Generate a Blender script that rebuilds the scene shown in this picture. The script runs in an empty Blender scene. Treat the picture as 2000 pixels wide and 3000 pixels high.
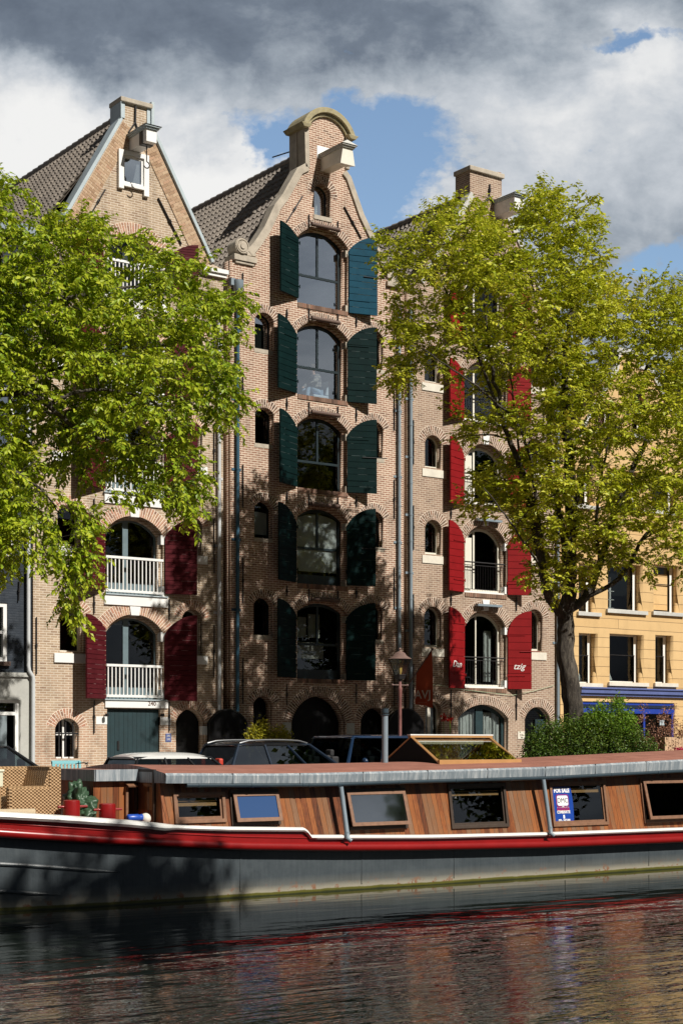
import bpy, bmesh, math, random
from mathutils import Vector, Matrix, noise
R=math.radians
random.seed(7)
sc=bpy.context.scene
COL=sc.collection
# ------------------------------------------------------------------ camera calibration (measured from the photograph)
FPX=4735.0; TH=R(36); SN,CS=math.sin(TH),math.cos(TH); HORY=2178.0; EYE=1.68
YF=40.0           # plane of the house fronts
WZ=-1.22          # canal level
def P(x,y,Y=YF):
    u=(x-1000)/FPX; Z=Y/(CS-u*SN)
    return Vector((Z*(SN+u*CS),Y,EYE+(HORY-y)/FPX*Z))
def PXof(X,Y):
    return 1000+FPX*(X*CS-Y*SN)/(X*SN+Y*CS)
def PYof(X,Y,z):
    return HORY-FPX*(z-EYE)/(X*SN+Y*CS)
def Xp(x,Y=YF): return P(x,0,Y).x
def Zp(x,y,Y=YF): return P(x,y,Y).z
# ------------------------------------------------------------------ materials
M={}
def nodes(name):
    m=bpy.data.materials.new(name); m.use_nodes=True
    nt=m.node_tree; b=nt.nodes['Principled BSDF']; M[name]=m
    return m,nt,b
def N(nt,t,**k):
    n=nt.nodes.new(t)
    for a,v in k.items():
        if a.startswith('i_'):
            key=a[2:].replace('_',' ')
            n.inputs[key].default_value=v
        else: setattr(n,a,v)
    return n
def ramp(nt,stops,fac=None,interp='LINEAR'):
    r=nt.nodes.new('ShaderNodeValToRGB'); r.color_ramp.interpolation=interp
    e=r.color_ramp.elements
    while len(e)<len(stops): e.new(0.5)
    for i,(p,c) in enumerate(stops):
        e[i].position=p; e[i].color=(*c,1) if len(c)==3 else c
    if fac is not None: nt.links.new(fac,r.inputs[0])
    return r
def mixc(nt,fac,a,b,mode='MIX'):
    n=nt.nodes.new('ShaderNodeMix'); n.data_type='RGBA'; n.blend_type=mode
    for s,v in ((0,fac),(6,a),(7,b)):
        if hasattr(v,'is_output') or hasattr(v,'links'): nt.links.new(v,n.inputs[s])
        else: n.inputs[s].default_value=v if s==0 else ((*v,1) if len(v)==3 else v)
    return n.outputs[2]
def math_(nt,op,a,b=None,c=None):
    n=nt.nodes.new('ShaderNodeMath'); n.operation=op
    for i,v in enumerate((a,b,c)):
        if v is None: continue
        if isinstance(v,(int,float)): n.inputs[i].default_value=v
        else: nt.links.new(v,n.inputs[i])
    return n.outputs[0]
def objco(nt,scale=(1,1,1)):
    t=nt.nodes.new('ShaderNodeTexCoord'); mp=nt.nodes.new('ShaderNodeMapping')
    mp.inputs['Scale'].default_value=scale
    nt.links.new(t.outputs['Object'],mp.inputs[0]); return mp.outputs[0]
def noise_(nt,vec,scale,detail=4,rough=.6,dist=0):
    n=nt.nodes.new('ShaderNodeTexNoise'); n.inputs['Scale'].default_value=scale
    n.inputs['Detail'].default_value=detail; n.inputs['Roughness'].default_value=rough
    n.inputs['Distortion'].default_value=dist
    nt.links.new(vec,n.inputs['Vector']); return n.outputs['Fac']
def bump(nt,b,h,strength=.3,dist=.02):
    n=nt.nodes.new('ShaderNodeBump'); n.inputs['Strength'].default_value=strength; n.inputs['Distance'].default_value=dist
    nt.links.new(h,n.inputs['Height']); nt.links.new(n.outputs[0],b.inputs['Normal'])
def paint(name,col,rough=.5,var=.25,scale=6,spec=.5,metal=0,speck=None,stretch=(1,1,1),bmp=0.0):
    """painted / plain surface with uneven tone, wear and optional paint chips"""
    m,nt,b=nodes(name); v=objco(nt,stretch)
    n1=noise_(nt,v,scale,5,.65); n2=noise_(nt,v,scale*9,3,.6)
    s=math_(nt,'ADD',math_(nt,'MULTIPLY',n1,.7),math_(nt,'MULTIPLY',n2,.3))
    lo=tuple(c*(1-var) for c in col); hi=tuple(min(1,c*(1+var)) for c in col)
    r=ramp(nt,[(.3,lo),(.7,hi)],s); out=r.outputs[0]
    if speck:
        n3=noise_(nt,v,scale*5,6,.75); k=ramp(nt,[(speck[1],(0,0,0)),(speck[1]+.03,(1,1,1))],n3)
        out=mixc(nt,k.outputs[0],out,speck[0])
    nt.links.new(out,b.inputs['Base Color'])
    b.inputs['Roughness'].default_value=rough; b.inputs['Specular IOR Level'].default_value=spec; b.inputs['Metallic'].default_value=metal
    if bmp: bump(nt,b,s,bmp,.02)
    return m
def brick(name,c1,c2,c3,mortar,bw=.215,rh=.066,ms=.011,dirt=.35,off=.5,bumpk=.5,lowtint=None):
    m,nt,b=nodes(name)
    t=nt.nodes.new('ShaderNodeTexCoord'); sp=N(nt,'ShaderNodeSeparateXYZ'); nt.links.new(t.outputs['Object'],sp.inputs[0])
    wob=noise_(nt,t.outputs['Object'],.8,2,.5)
    u=math_(nt,'ADD',sp.outputs[0],sp.outputs[1])
    vz=math_(nt,'ADD',sp.outputs[2],math_(nt,'MULTIPLY',wob,.03))
    cb=N(nt,'ShaderNodeCombineXYZ'); nt.links.new(u,cb.inputs[0]); nt.links.new(vz,cb.inputs[1])
    bt=N(nt,'ShaderNodeTexBrick'); bt.offset=off; bt.squash=1
    bt.inputs['Scale'].default_value=1; bt.inputs['Brick Width'].default_value=bw; bt.inputs['Row Height'].default_value=rh
    bt.inputs['Mortar Size'].default_value=ms; bt.inputs['Mortar Smooth'].default_value=.2; bt.inputs['Bias'].default_value=0
    bt.inputs['Color1'].default_value=(0,0,0,1); bt.inputs['Color2'].default_value=(1,1,1,1); bt.inputs['Mortar'].default_value=(.5,.5,.5,1)
    nt.links.new(cb.outputs[0],bt.inputs['Vector'])
    big=noise_(nt,t.outputs['Object'],.55,5,.6)
    key=math_(nt,'ADD',math_(nt,'MULTIPLY',bt.outputs['Color'],.75),math_(nt,'MULTIPLY',big,.5))
    r=ramp(nt,[(.12,c3),(.42,c1),(.68,c2),(.95,c1)],key)
    fine=noise_(nt,t.outputs['Object'],40,3,.7)
    col=mixc(nt,.35,r.outputs[0],ramp(nt,[(.3,(.55,.55,.55)),(.7,(1,1,1))],fine).outputs[0],'MULTIPLY')
    if lowtint:
        k=ramp(nt,[(.42,(0,0,0)),(.6,(1,1,1))],math_(nt,'ADD',math_(nt,'MULTIPLY',sp.outputs[2],-.05),math_(nt,'ADD',math_(nt,'MULTIPLY',big,.6),.35)))
        col=mixc(nt,math_(nt,'MULTIPLY',k.outputs[0],.6),col,lowtint,'MIX')
    col=mixc(nt,bt.outputs['Fac'],col,mortar)
    d=noise_(nt,t.outputs['Object'],1.7,6,.7)
    st_=noise_(nt,objco(nt,(1.6,1.6,.22)),1.5,5,.65)
    d=math_(nt,'ADD',math_(nt,'MULTIPLY',d,.55),math_(nt,'MULTIPLY',st_,.45))
    dk=ramp(nt,[(.36,(1-dirt*1.25,)*3),(.47,(1-dirt*.45,)*3),(.58,(1,1,1))],d)
    col=mixc(nt,1.0,col,dk.outputs[0],'MULTIPLY')
    nt.links.new(col,b.inputs['Base Color']); b.inputs['Roughness'].default_value=.9; b.inputs['Specular IOR Level'].default_value=.2
    h=math_(nt,'ADD',math_(nt,'MULTIPLY',math_(nt,'SUBTRACT',1.0,bt.outputs['Fac']),1.0),math_(nt,'MULTIPLY',fine,.4))
    bump(nt,b,h,bumpk,.012)
    return m
def island(name,stops,rough=.85,fine=.35,spec=.2):
    m,nt,b=nodes(name); g=N(nt,'ShaderNodeNewGeometry')
    r=ramp(nt,stops,g.outputs['Random Per Island'])
    n=noise_(nt,objco(nt),35,4,.7)
    c=mixc(nt,fine,r.outputs[0],ramp(nt,[(.3,(.5,.5,.5)),(.7,(1,1,1))],n).outputs[0],'MULTIPLY')
    nt.links.new(c,b.inputs['Base Color']); b.inputs['Roughness'].default_value=rough; b.inputs['Specular IOR Level'].default_value=spec
    return m
# bricks
brick('brick_tan',(.44,.325,.22),(.53,.405,.285),(.29,.185,.13),(.66,.57,.46),lowtint=(.52,.30,.21))
brick('brick_red',(.37,.20,.14),(.42,.265,.195),(.14,.08,.06),(.70,.58,.46),ms=.0135,dirt=.35)
brick('brick_brown',(.34,.225,.165),(.40,.28,.205),(.19,.125,.10),(.56,.47,.37),dirt=.25)
brick('brick_blue',(.045,.055,.07),(.06,.07,.085),(.035,.042,.055),(.045,.055,.07),dirt=.3,bumpk=1)
brick('render_yellow',(.68,.46,.22),(.72,.50,.25),(.64,.43,.20),(.24,.15,.08),bw=9,rh=.335,ms=.009,dirt=.12,bumpk=.6)
brick('brick_quay',(.16,.10,.08),(.2,.13,.1),(.08,.06,.05),(.18,.16,.13))
brick('street_brick',(.17,.12,.10),(.2,.15,.13),(.12,.09,.08),(.10,.09,.08),bw=.2,rh=.1)
island('arch_brick_tan',[(0,(.25,.14,.10)),(.35,(.43,.25,.17)),(.7,(.50,.33,.22)),(1,(.46,.22,.15))])
island('band_brick_tan',[(0,(.33,.21,.13)),(.35,(.45,.31,.2)),(.7,(.53,.39,.26)),(1,(.46,.29,.19))])
island('arch_brick_red',[(0,(.10,.06,.045)),(.4,(.21,.13,.095)),(.8,(.30,.20,.145)),(1,(.26,.13,.09))])
island('arch_brick_brown',[(0,(.13,.085,.06)),(.4,(.23,.145,.10)),(.8,(.30,.20,.145)),(1,(.26,.14,.095))])
paint('mortar',(.78,.68,.57),.95,.15,8)
paint('stone',(.42,.37,.30),.9,.3,4,bmp=.4)
paint('stone_moss',(.33,.29,.18),.9,.4,5,speck=((.38,.30,.05),.58),bmp=.4)
paint('stone_pale',(.5,.5,.47),.9,.2,2,speck=((.30,.29,.27),.66))
paint('zinc_blue',(.40,.47,.50),.45,.15,2,metal=.0)
paint('white_paint',(.78,.78,.76),.45,.06,3,speck=((.45,.43,.4),.7))
paint('cream_paint',(.70,.67,.58),.5,.08,3)
paint('cream_sill',(.66,.62,.53),.7,.15,4,speck=((.4,.36,.3),.64))
paint('teal_paint',(.006,.016,.021),.4,.25,3)
paint('teal_door',(.006,.026,.032),.6,.3,4,speck=((.3,.33,.32),.72))
paint('grey_teal',(.12,.17,.19),.5,.2,5)
paint('shutter_green',(.003,.014,.014),.5,.3,3,spec=.07,speck=((.12,.16,.16),.735))
paint('shutter_blue',(.004,.050,.085),.5,.25,3,spec=.1,speck=((.25,.3,.33),.735))
paint('shutter_wine',(.075,.008,.012),.55,.25,3,spec=.12,speck=((.45,.36,.36),.72))
paint('shutter_red',(.22,.008,.010),.5,.15,3,spec=.15,speck=((.5,.3,.28),.75))
paint('iron',(.018,.017,.018),.5,.3,8,metal=.3)
paint('iron_brown',(.10,.06,.045),.6,.3,8)
paint('pipe_grey',(.20,.25,.29),.5,.12,3)
paint('pipe_white',(.52,.54,.55),.5,.12,3,speck=((.3,.3,.3),.7))
paint('pipe_blue',(.03,.09,.14),.45,.2,3)
paint('dark_void',(.004,.004,.004),.9,.2,2)
paint('black_board_and_shade',(.004,.004,.005),.6,.3,3,spec=.2)  # black doors and gates, and the painted shade of the skylight ends
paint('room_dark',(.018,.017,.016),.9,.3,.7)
paint('curtain_white',(.75,.75,.73),.9,.08,2)
paint('blue_gloss',(.02,.05,.32),.25,.15,3)
paint('blue_matt',(.10,.13,.30),.4,.2,3)
paint('navy',(.01,.02,.045),.4,.2,3)
paint('grey_door',(.20,.24,.26),.45,.08,2)
paint('stone_grey',(.42,.42,.39),.85,.15,1.5,speck=((.22,.21,.19),.66))
def wavycloth():
    m,nt,b=nodes('curtain_folds'); v=objco(nt)
    w=N(nt,'ShaderNodeTexWave'); w.bands_direction='X'; w.inputs['Scale'].default_value=2.2; w.inputs['Distortion'].default_value=1.5
    nt.links.new(v,w.inputs[0])
    b.inputs['Base Color'].default_value=(.75,.75,.72,1); b.inputs['Roughness'].default_value=.95
    bump(nt,b,w.outputs['Fac'],1,.08)
wavycloth()
def glass(name,refl=.12,tint=(.75,.85,.85),rough=.0,warp=.0,gcol=1.0):
    m,nt,b=nodes(name); nt.nodes.remove(b); out=nt.nodes['Material Output']
    tr=N(nt,'ShaderNodeBsdfTransparent'); tr.inputs[0].default_value=(*tint,1)
    gl=N(nt,'ShaderNodeBsdfGlossy'); gl.inputs['Roughness'].default_value=rough; gl.inputs['Color'].default_value=(gcol,gcol,gcol,1)
    fr=N(nt,'ShaderNodeFresnel'); fr.inputs['IOR'].default_value=1.5
    mx=N(nt,'ShaderNodeMixShader')
    gm=N(nt,'ShaderNodeNewGeometry'); nt.links.new(math_(nt,'MULTIPLY',math_(nt,'ADD',fr.outputs[0],refl),math_(nt,'SUBTRACT',1.0,gm.outputs['Backfacing'])),mx.inputs[0]); nt.links.new(tr.outputs[0],mx.inputs[1]); nt.links.new(gl.outputs[0],mx.inputs[2])
    if warp:
        n=noise_(nt,objco(nt),1.3,2,.5); bp=N(nt,'ShaderNodeBump'); bp.inputs['Strength'].default_value=warp; bp.inputs['Distance'].default_value=.02
        nt.links.new(n,bp.inputs['Height']); nt.links.new(bp.outputs[0],gl.inputs['Normal'])
    nt.links.new(mx.outputs[0],out.inputs[0])
glass('window_glass',.33,(.75,.8,.8),0,.02)
glass('window_glass_soft',.22,(.85,.88,.88),0,.02)
glass('dark_glass',.02,(.74,.77,.77),0,.05,.75)
glass('car_glass',.05,(.25,.3,.3),0,0)
glass('lamp_glass',.03,(.62,.55,.30),.1,0)
# ------------------------------------------------------------------ mesh builder
SPLIT={'stone_block','zinc_strip','fascia_seam','seat_back','roller_bracket','blind_slat','lamp_fitting'}
class MB:
    def __init__(s): s.v=[]; s.f=[]
    def add(s,vs,fs):
        k=len(s.v); s.v+= [tuple(v) for v in vs]; s.f+=[tuple(i+k for i in f) for f in fs]
    def box(s,x0,x1,y0,y1,z0,z1):
        s.add([(x0,y0,z0),(x1,y0,z0),(x1,y1,z0),(x0,y1,z0),(x0,y0,z1),(x1,y0,z1),(x1,y1,z1),(x0,y1,z1)],
              [(0,3,2,1),(4,5,6,7),(0,1,5,4),(1,2,6,5),(2,3,7,6),(3,0,4,7)])
    def hexa(s,b,t):
        """8 corner solid: b = 4 bottom points (ccw from above), t = 4 top points"""
        s.add(list(b)+list(t),[(0,3,2,1),(4,5,6,7),(0,1,5,4),(1,2,6,5),(2,3,7,6),(3,0,4,7)])
    def prism(s,poly,y0,y1):
        """poly in (x,z), extruded from y0 (front) to y1"""
        n=len(poly); a=sum(poly[i][0]*poly[(i+1)%n][1]-poly[(i+1)%n][0]*poly[i][1] for i in range(n))
        if a<0: poly=poly[::-1]
        vs=[(p[0],y0,p[1]) for p in poly]+[(p[0],y1,p[1]) for p in poly]
        fs=[tuple(range(n)),tuple(range(2*n-1,n-1,-1))]+[(i,i+n,(i+1)%n+n,(i+1)%n) for i in range(n)]
        s.add(vs,fs)
    def slabz(s,poly,z0,z1):
        n=len(poly); a=sum(poly[i][0]*poly[(i+1)%n][1]-poly[(i+1)%n][0]*poly[i][1] for i in range(n))
        if a<0: poly=poly[::-1]
        vs=[(p[0],p[1],z0) for p in poly]+[(p[0],p[1],z1) for p in poly]
        s.add(vs,[tuple(range(n-1,-1,-1)),tuple(range(n,2*n))]+[(i,(i+1)%n,(i+1)%n+n,i+n) for i in range(n)])
    def ring(s,A,B,y0,y1,closed=True):
        """plate between outline A (outer) and B (inner), same count, (x,z)"""
        n=len(A); vs=[(p[0],y,p[1]) for y in (y0,y1) for L in (A,B) for p in L]
        fs=[]; m=n if closed else n-1
        for i in range(m):
            j=(i+1)%n
            fs+=[(i,j,n+j,n+i),(2*n+i,3*n+i,3*n+j,2*n+j),(i,2*n+i,2*n+j,j),(n+i,n+j,3*n+j,3*n+i)]
        if not closed: fs+=[(0,n,3*n,2*n),(n-1,3*n-1,4*n-1,2*n-1)]
        s.add(vs,fs)
    def tube(s,pts,r,seg=8,cap=True,flat=1.0):
        pts=[Vector(p) for p in pts]
        rs=r if isinstance(r,(list,tuple)) else [r]*len(pts)
        k=len(s.v); n=len(pts); prev=None
        for i,p in enumerate(pts):
            d=(pts[min(i+1,n-1)]-pts[max(i-1,0)]).normalized()
            if prev is None:
                a=Vector((0,0,1)) if abs(d.z)<.9 else Vector((0,1,0))
                u=d.cross(a).normalized()
            else:
                u=(prev-d*prev.dot(d)); u=u.normalized() if u.length>1e-6 else d.orthogonal().normalized()
            prev=u; w=d.cross(u)
            for q in range(seg):
                t=2*math.pi*q/seg; s.v.append(tuple(p+(u*math.cos(t)+w*math.sin(t)*flat)*rs[i]))
        for i in range(n-1):
            for q in range(seg):
                a=k+i*seg+q; b=k+i*seg+(q+1)%seg
                s.f.append((a,b,b+seg,a+seg))
        if cap:
            s.f.append(tuple(k+q for q in range(seg-1,-1,-1))); s.f.append(tuple(k+(n-1)*seg+q for q in range(seg)))
    def lathe(s,prof,c,seg=16):
        """prof: (r,z) list bottom to top about vertical axis through c"""
        k=len(s.v)
        for r,z in prof:
            for q in range(seg):
                t=2*math.pi*q/seg; s.v.append((c[0]+r*math.cos(t),c[1]+r*math.sin(t),c[2]+z))
        for i in range(len(prof)-1):
            for q in range(seg):
                a=k+i*seg+q; b=k+i*seg+(q+1)%seg; s.f.append((a,b,b+seg,a+seg))
        s.f.append(tuple(k+q for q in range(seg-1,-1,-1))); s.f.append(tuple(k+(len(prof)-1)*seg+q for q in range(seg)))
    def ball(s,c,r,seg=16,rings=10,sc3=(1,1,1)):
        prof=[]
        k=len(s.v)
        for i in range(1,rings):
            t=math.pi*i/rings-math.pi/2
            for q in range(seg):
                a=2*math.pi*q/seg
                s.v.append((c[0]+r*sc3[0]*math.cos(t)*math.cos(a),c[1]+r*sc3[1]*math.cos(t)*math.sin(a),c[2]+r*sc3[2]*math.sin(t)))
        for i in range(rings-2):
            for q in range(seg):
                a=k+i*seg+q; b=k+i*seg+(q+1)%seg; s.f.append((a,b,b+seg,a+seg))
        s.v.append((c[0],c[1],c[2]-r*sc3[2])); s.v.append((c[0],c[1],c[2]+r*sc3[2])); bo=len(s.v)-2; to=bo+1
        for q in range(seg):
            s.f.append((bo,k+(q+1)%seg,k+q)); s.f.append((to,k+(rings-2)*seg+q,k+(rings-2)*seg+(q+1)%seg))
    def build(s,name,mat,parent=None,smooth=False,bevel=0):
        if name in SPLIT:
            par=list(range(len(s.v)))
            def fnd(a):
                while par[a]!=a: par[a]=par[par[a]]; a=par[a]
                return a
            for f in s.f:
                for q in f[1:]: par[fnd(q)]=fnd(f[0])
            gr={}
            for f in s.f: gr.setdefault(fnd(f[0]),[]).append(f)
            last=None
            for fs in gr.values():
                ids=sorted({i for f in fs for i in f}); mp={i:k for k,i in enumerate(ids)}
                me=bpy.data.meshes.new(name); me.from_pydata([s.v[i] for i in ids],[],[tuple(mp[i] for i in f) for f in fs]); me.update()
                last=place(name,me,mat,parent,smooth,bevel)
            return last
        me=bpy.data.meshes.new(name); me.from_pydata(s.v,[],s.f); me.update()
        return place(name,me,mat,parent,smooth,bevel)
def place(name,me,mat,parent=None,smooth=False,bevel=0):
    o=bpy.data.objects.new(name,me); COL.objects.link(o)
    if mat is not None: me.materials.append(M[mat] if isinstance(mat,str) else mat)
    if smooth:
        me.polygons.foreach_set('use_smooth',[True]*len(me.polygons))
        if smooth!='all':
            try: me.set_sharp_from_angle(angle=R(40))
            except Exception: pass
    if parent: attach(o,parent)
    if bevel:
        b=o.modifiers.new('bevel','BEVEL'); b.width=bevel; b.segments=2; b.limit_method='ANGLE'; b.angle_limit=R(35)
    return o
def attach(o,parent):
    o.parent=parent
    w=Vector((0,0,0)); q=parent
    while q: w+=q.location; q=q.parent
    o.location=-w if o.location.length<1e-9 else o.location-w
def thing(name,label,cat,loc=(0,0,0),group=None):
    o=bpy.data.objects.new(name,None); COL.objects.link(o); o.location=loc; o.empty_display_size=.3
    return tag(o,label,cat,group)
def tag(o,label,cat,group=None,kind=None):
    if label: o['label']=label
    if cat: o['category']=cat
    if group: o['group']=group
    if kind: o['kind']=kind
    return o
def struct(o): o['kind']='structure'; return o
def part(parent,name,mat,fn,smooth=False,bevel=0):
    m=MB(); fn(m); return m.build(name,mat,parent,smooth,bevel)
def dup(o,parent=None):
    c=o.copy(); COL.objects.link(c); c.parent=parent
    for ch in list(o.children):
        dup(ch,c)
    return c
def fill2d(polys,y0,y1):
    """filled plate with holes: polys in (x,z); returns mesh with y from y0 to y1"""
    cu=bpy.data.curves.new('t','CURVE'); cu.dimensions='2D'; cu.fill_mode='BOTH'; cu.extrude=(y1-y0)/2
    for pl in polys:
        s=cu.splines.new('POLY'); s.points.add(len(pl)-1)
        for i,p in enumerate(pl): s.points[i].co=(p[0],p[1],0,1)
        s.use_cyclic_u=True
    o=bpy.data.objects.new('t',cu); COL.objects.link(o)
    dg=bpy.context.evaluated_depsgraph_get(); dg.update()
    me=bpy.data.meshes.new_from_object(o.evaluated_get(dg))
    bpy.data.objects.remove(o); bpy.data.curves.remove(cu)
    ym=(y0+y1)/2
    for v in me.vertices:
        x,y,z=v.co; v.co=(x,ym-z,y)
    me.materials.clear(); me.flip_normals(); me.update()
    bm=bmesh.new(); bm.from_mesh(me); bmesh.ops.remove_doubles(bm,verts=bm.verts,dist=1e-5); bmesh.ops.recalc_face_normals(bm,faces=bm.faces); bm.to_mesh(me); bm.free()
    return me
def text(body,size,origin,xdir,zdir,mat,parent,name,extrude=.002,shear=0,align='CENTER',sx=1,off=0,bold=0):
    cu=bpy.data.curves.new('t','FONT'); cu.body=body; cu.size=size; cu.shear=shear; cu.align_x=align; cu.align_y='CENTER'; cu.extrude=extrude; cu.offset=bold
    cu.resolution_u=3
    o=bpy.data.objects.new('t',cu); COL.objects.link(o)
    dg=bpy.context.evaluated_depsgraph_get(); dg.update()
    me=bpy.data.meshes.new_from_object(o.evaluated_get(dg))
    bpy.data.objects.remove(o); bpy.data.curves.remove(cu)
    xd=Vector(xdir).normalized(); zd=Vector(zdir).normalized(); nd=xd.cross(zd)
    for v in me.vertices:
        x,y,z=v.co; v.co=Vector(origin)+xd*x*sx+zd*y+nd*z
    me.materials.clear()
    return place(name,me,mat,parent)
# ------------------------------------------------------------------ arches
def arc(xl,xr,zs,zt,n=14,grow=0.0):
    """points of the arch from left spring to right spring"""
    w=(xr-xl)/2; h=zt-zs; xc=(xl+xr)/2
    if h<=1e-3: return [(xl-grow,zs),(xr+grow,zs)]
    Rr=(w*w+h*h)/(2*h); zc=zt-Rr; a0=math.atan2(zs-zc,w)
    Rg=Rr+grow
    return [(xc-Rg*math.cos(a0+(math.pi-2*a0)*i/n),zc+Rg*math.sin(a0+(math.pi-2*a0)*i/n)) for i in range(n+1)]
def outline(xl,xr,z0,zs,zt,n=14):
    return [(xr,z0),(xl,z0)]+arc(xl,xr,zs,zt,n)
def arch_ring(parent,xl,xr,zs,zt,mat,rad=.25,y=YF,cut=None):
    w=(xr-xl)/2; h=zt-zs; xc=(xl+xr)/2
    Rr=(w*w+h*h)/(2*h); zc=zt-Rr; a0=math.atan2(zs-zc,w); span=math.pi-2*a0
    nb=max(7,int(round(span*(Rr+rad*.5)/.078))); m=MB()
    for i in range(nb):
        t0=a0+span*i/nb; t1=a0+span*(i+1)/nb; g=.0105/(Rr+rad/2)
        t0+=g; t1-=g
        cuts=[0,.5,1] if i%2 else ([0,.27,.77,1] if rad>.22 else [0,1])
        for c0,c1 in zip(cuts,cuts[1:]):
            r0=Rr+rad*c0+(.006 if c0 else 0); r1=Rr+rad*c1-.006
            jit=random.uniform(0,.004)
            q=[(xc-r*math.cos(t),zc+r*math.sin(t)) for r,t in ((r0,t0),(r0,t1),(r1,t1),(r1,t0))]
            m.prism(q,y-.007-jit,y+.02)
    o=m.build('brick_arch',mat,parent)
    n=24
    A=[(xc-(Rr+rad+.004)*math.cos(a0+span*i/n),zc+(Rr+rad+.004)*math.sin(a0+span*i/n)) for i in range(n+1)]
    B=[(xc-(Rr+.001)*math.cos(a0+span*i/n),zc+(Rr+.001)*math.sin(a0+span*i/n)) for i in range(n+1)]
    m2=MB(); m2.ring(A,B,y-.0035,y+.015,closed=False); m2.build('mortar_joint','mortar',o)
    return o
paint('rattan_plain',(.30,.17,.08),.6,.2,10)
paint('lilac_blind',(.42,.39,.42),.8,.08,2)
paint('worn_wine',(.26,.13,.13),.8,.2,9); paint('worn_green',(.05,.08,.08),.8,.3,9)
paint('pinkish',(.55,.22,.25),.8,.15,2)
paint('boat_blue_pane',(.03,.07,.2),.1,.2,3)
glass('boat_pane',.22,(.5,.55,.55),.05,.1)
glass('sky_pane',.30,(.55,.6,.55),.0,.15)
paint('brassy',(.25,.17,.06),.4,.2,6,metal=.6)
paint('deck_cream',(.62,.62,.48),.5,.05,3)
paint('sign_blue',(.008,.05,.30),.35,.12,2); paint('sign_white',(.8,.8,.8),.4,.03,2); paint('sign_red',(.42,.01,.04),.4,.1,2); paint('sign_dark',(.03,.04,.06),.4,.1,2)
m,nt,b=nodes('boat_pane_blue'); b.inputs['Base Color'].default_value=(.02,.06,.17,1); b.inputs['Roughness'].default_value=.05; b.inputs['Specular IOR Level'].default_value=.9
paint('cable_green',(.35,.42,.28),.6,.1,3); paint('bench_pale',(.5,.58,.68),.8,.05,3)
# ================================================================== canal houses
def OP(xl,xr,ysill,yspr,ytop,zsill=None):
    """opening measured on the house front: returns (xl,xr,z0,zs,zt) in metres"""
    xc=(xl+xr)/2
    z0=Zp(xc,ysill) if zsill is None else zsill
    return (Xp(xl),Xp(xr),z0,Zp(xc,yspr),Zp(xc,ytop))
def inset(o,d,bottom=None):
    return (o[0]+d,o[1]-d,o[2]+(d if bottom is None else bottom),o[3],max(o[4]-d,o[3]+.002))
def house_walls(h,outline_px,opens,matname,flats=(),rebates=()):
    ol=[(Xp(x),Zp(x,y)) for x,y in outline_px]
    holes=[outline(*o) for o in opens]+[[(a,c),(b,c),(b,d),(a,d)] for a,b,c,d in flats]
    me=fill2d([ol]+holes,YF,YF+.13); w=place('front_wall',me,matname,h)
    holes2=[outline(*(inset(o,.10,0) if i in rebates else o)) for i,o in enumerate(opens)]+[[(a,c),(b,c),(b,d),(a,d)] for a,b,c,d in flats]
    me=fill2d([ol]+holes2,YF+.13,YF+.46); place('inner_wall',me,matname,w)
    return w
def window(h,o,rec=.30,fw=.06,mat='teal_paint',gl='window_glass',name='window',transom=None,mull=(.5,),mull_above=True,mw=.05,sub=None,bars=None,bottom=None):
    y=YF+rec; A=outline(*o); B=outline(*inset(o,fw,bottom))
    m=MB(); m.ring(A,B,y,y+.07)
    X0,X1,Z0,ZS,ZT=inset(o,fw,bottom)
    zt=Z0+(ZT-Z0)*transom if transom else None
    if transom: m.box(X0-.005,X1+.005,y+.003,y+.065,zt-.035,zt+.035)
    for q in mull:
        xm=X0+(X1-X0)*q
        w=(o[1]-o[0])/2; hh=o[4]-o[3]
        xx=abs(xm-(o[0]+o[1])/2)
        if hh>.01:
            Rr=(w*w+hh*hh)/(2*hh); top=o[4]-Rr+math.sqrt(max(Rr*Rr-xx*xx,0))-fw*.5
        else: top=o[4]-fw*.5
        m.box(xm-mw/2,xm+mw/2,y+.006,y+.062,(zt if (transom and mull_above) else Z0)-.005,top)
    f=m.build(name,mat,h)
    me=MB(); me.prism(outline(X0-.01,X1+.01,Z0-.01,ZS,ZT+.01),y+.03,y+.036); me.build('pane',gl,f)
    if sub: sub(f,X0,X1,Z0,ZS,ZT,y)
    return f
def curtain(f,X0,X1,Z0,Z1,y,mat='curtain_folds',zs=None,zt=None):
    n=int(max(6,(X1-X0)/.02)); top=[]; vs=[];fs=[]
    for i in range(n+1):
        x=X0+(X1-X0)*i/n; d=.022*math.sin(i*1.15)+.01*math.sin(i*.43)
        vs+=[(x,y+d,Z0),(x,y+d,Z1)]
    for i in range(n): fs.append((2*i,2*i+2,2*i+3,2*i+1))
    m=MB(); m.add(vs,fs); return m.build('curtain',mat,f,smooth='all')
WORN={'shutter_wine':'worn_wine','shutter_green':'worn_green','shutter_blue':'worn_green'}; SHP={}
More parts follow.
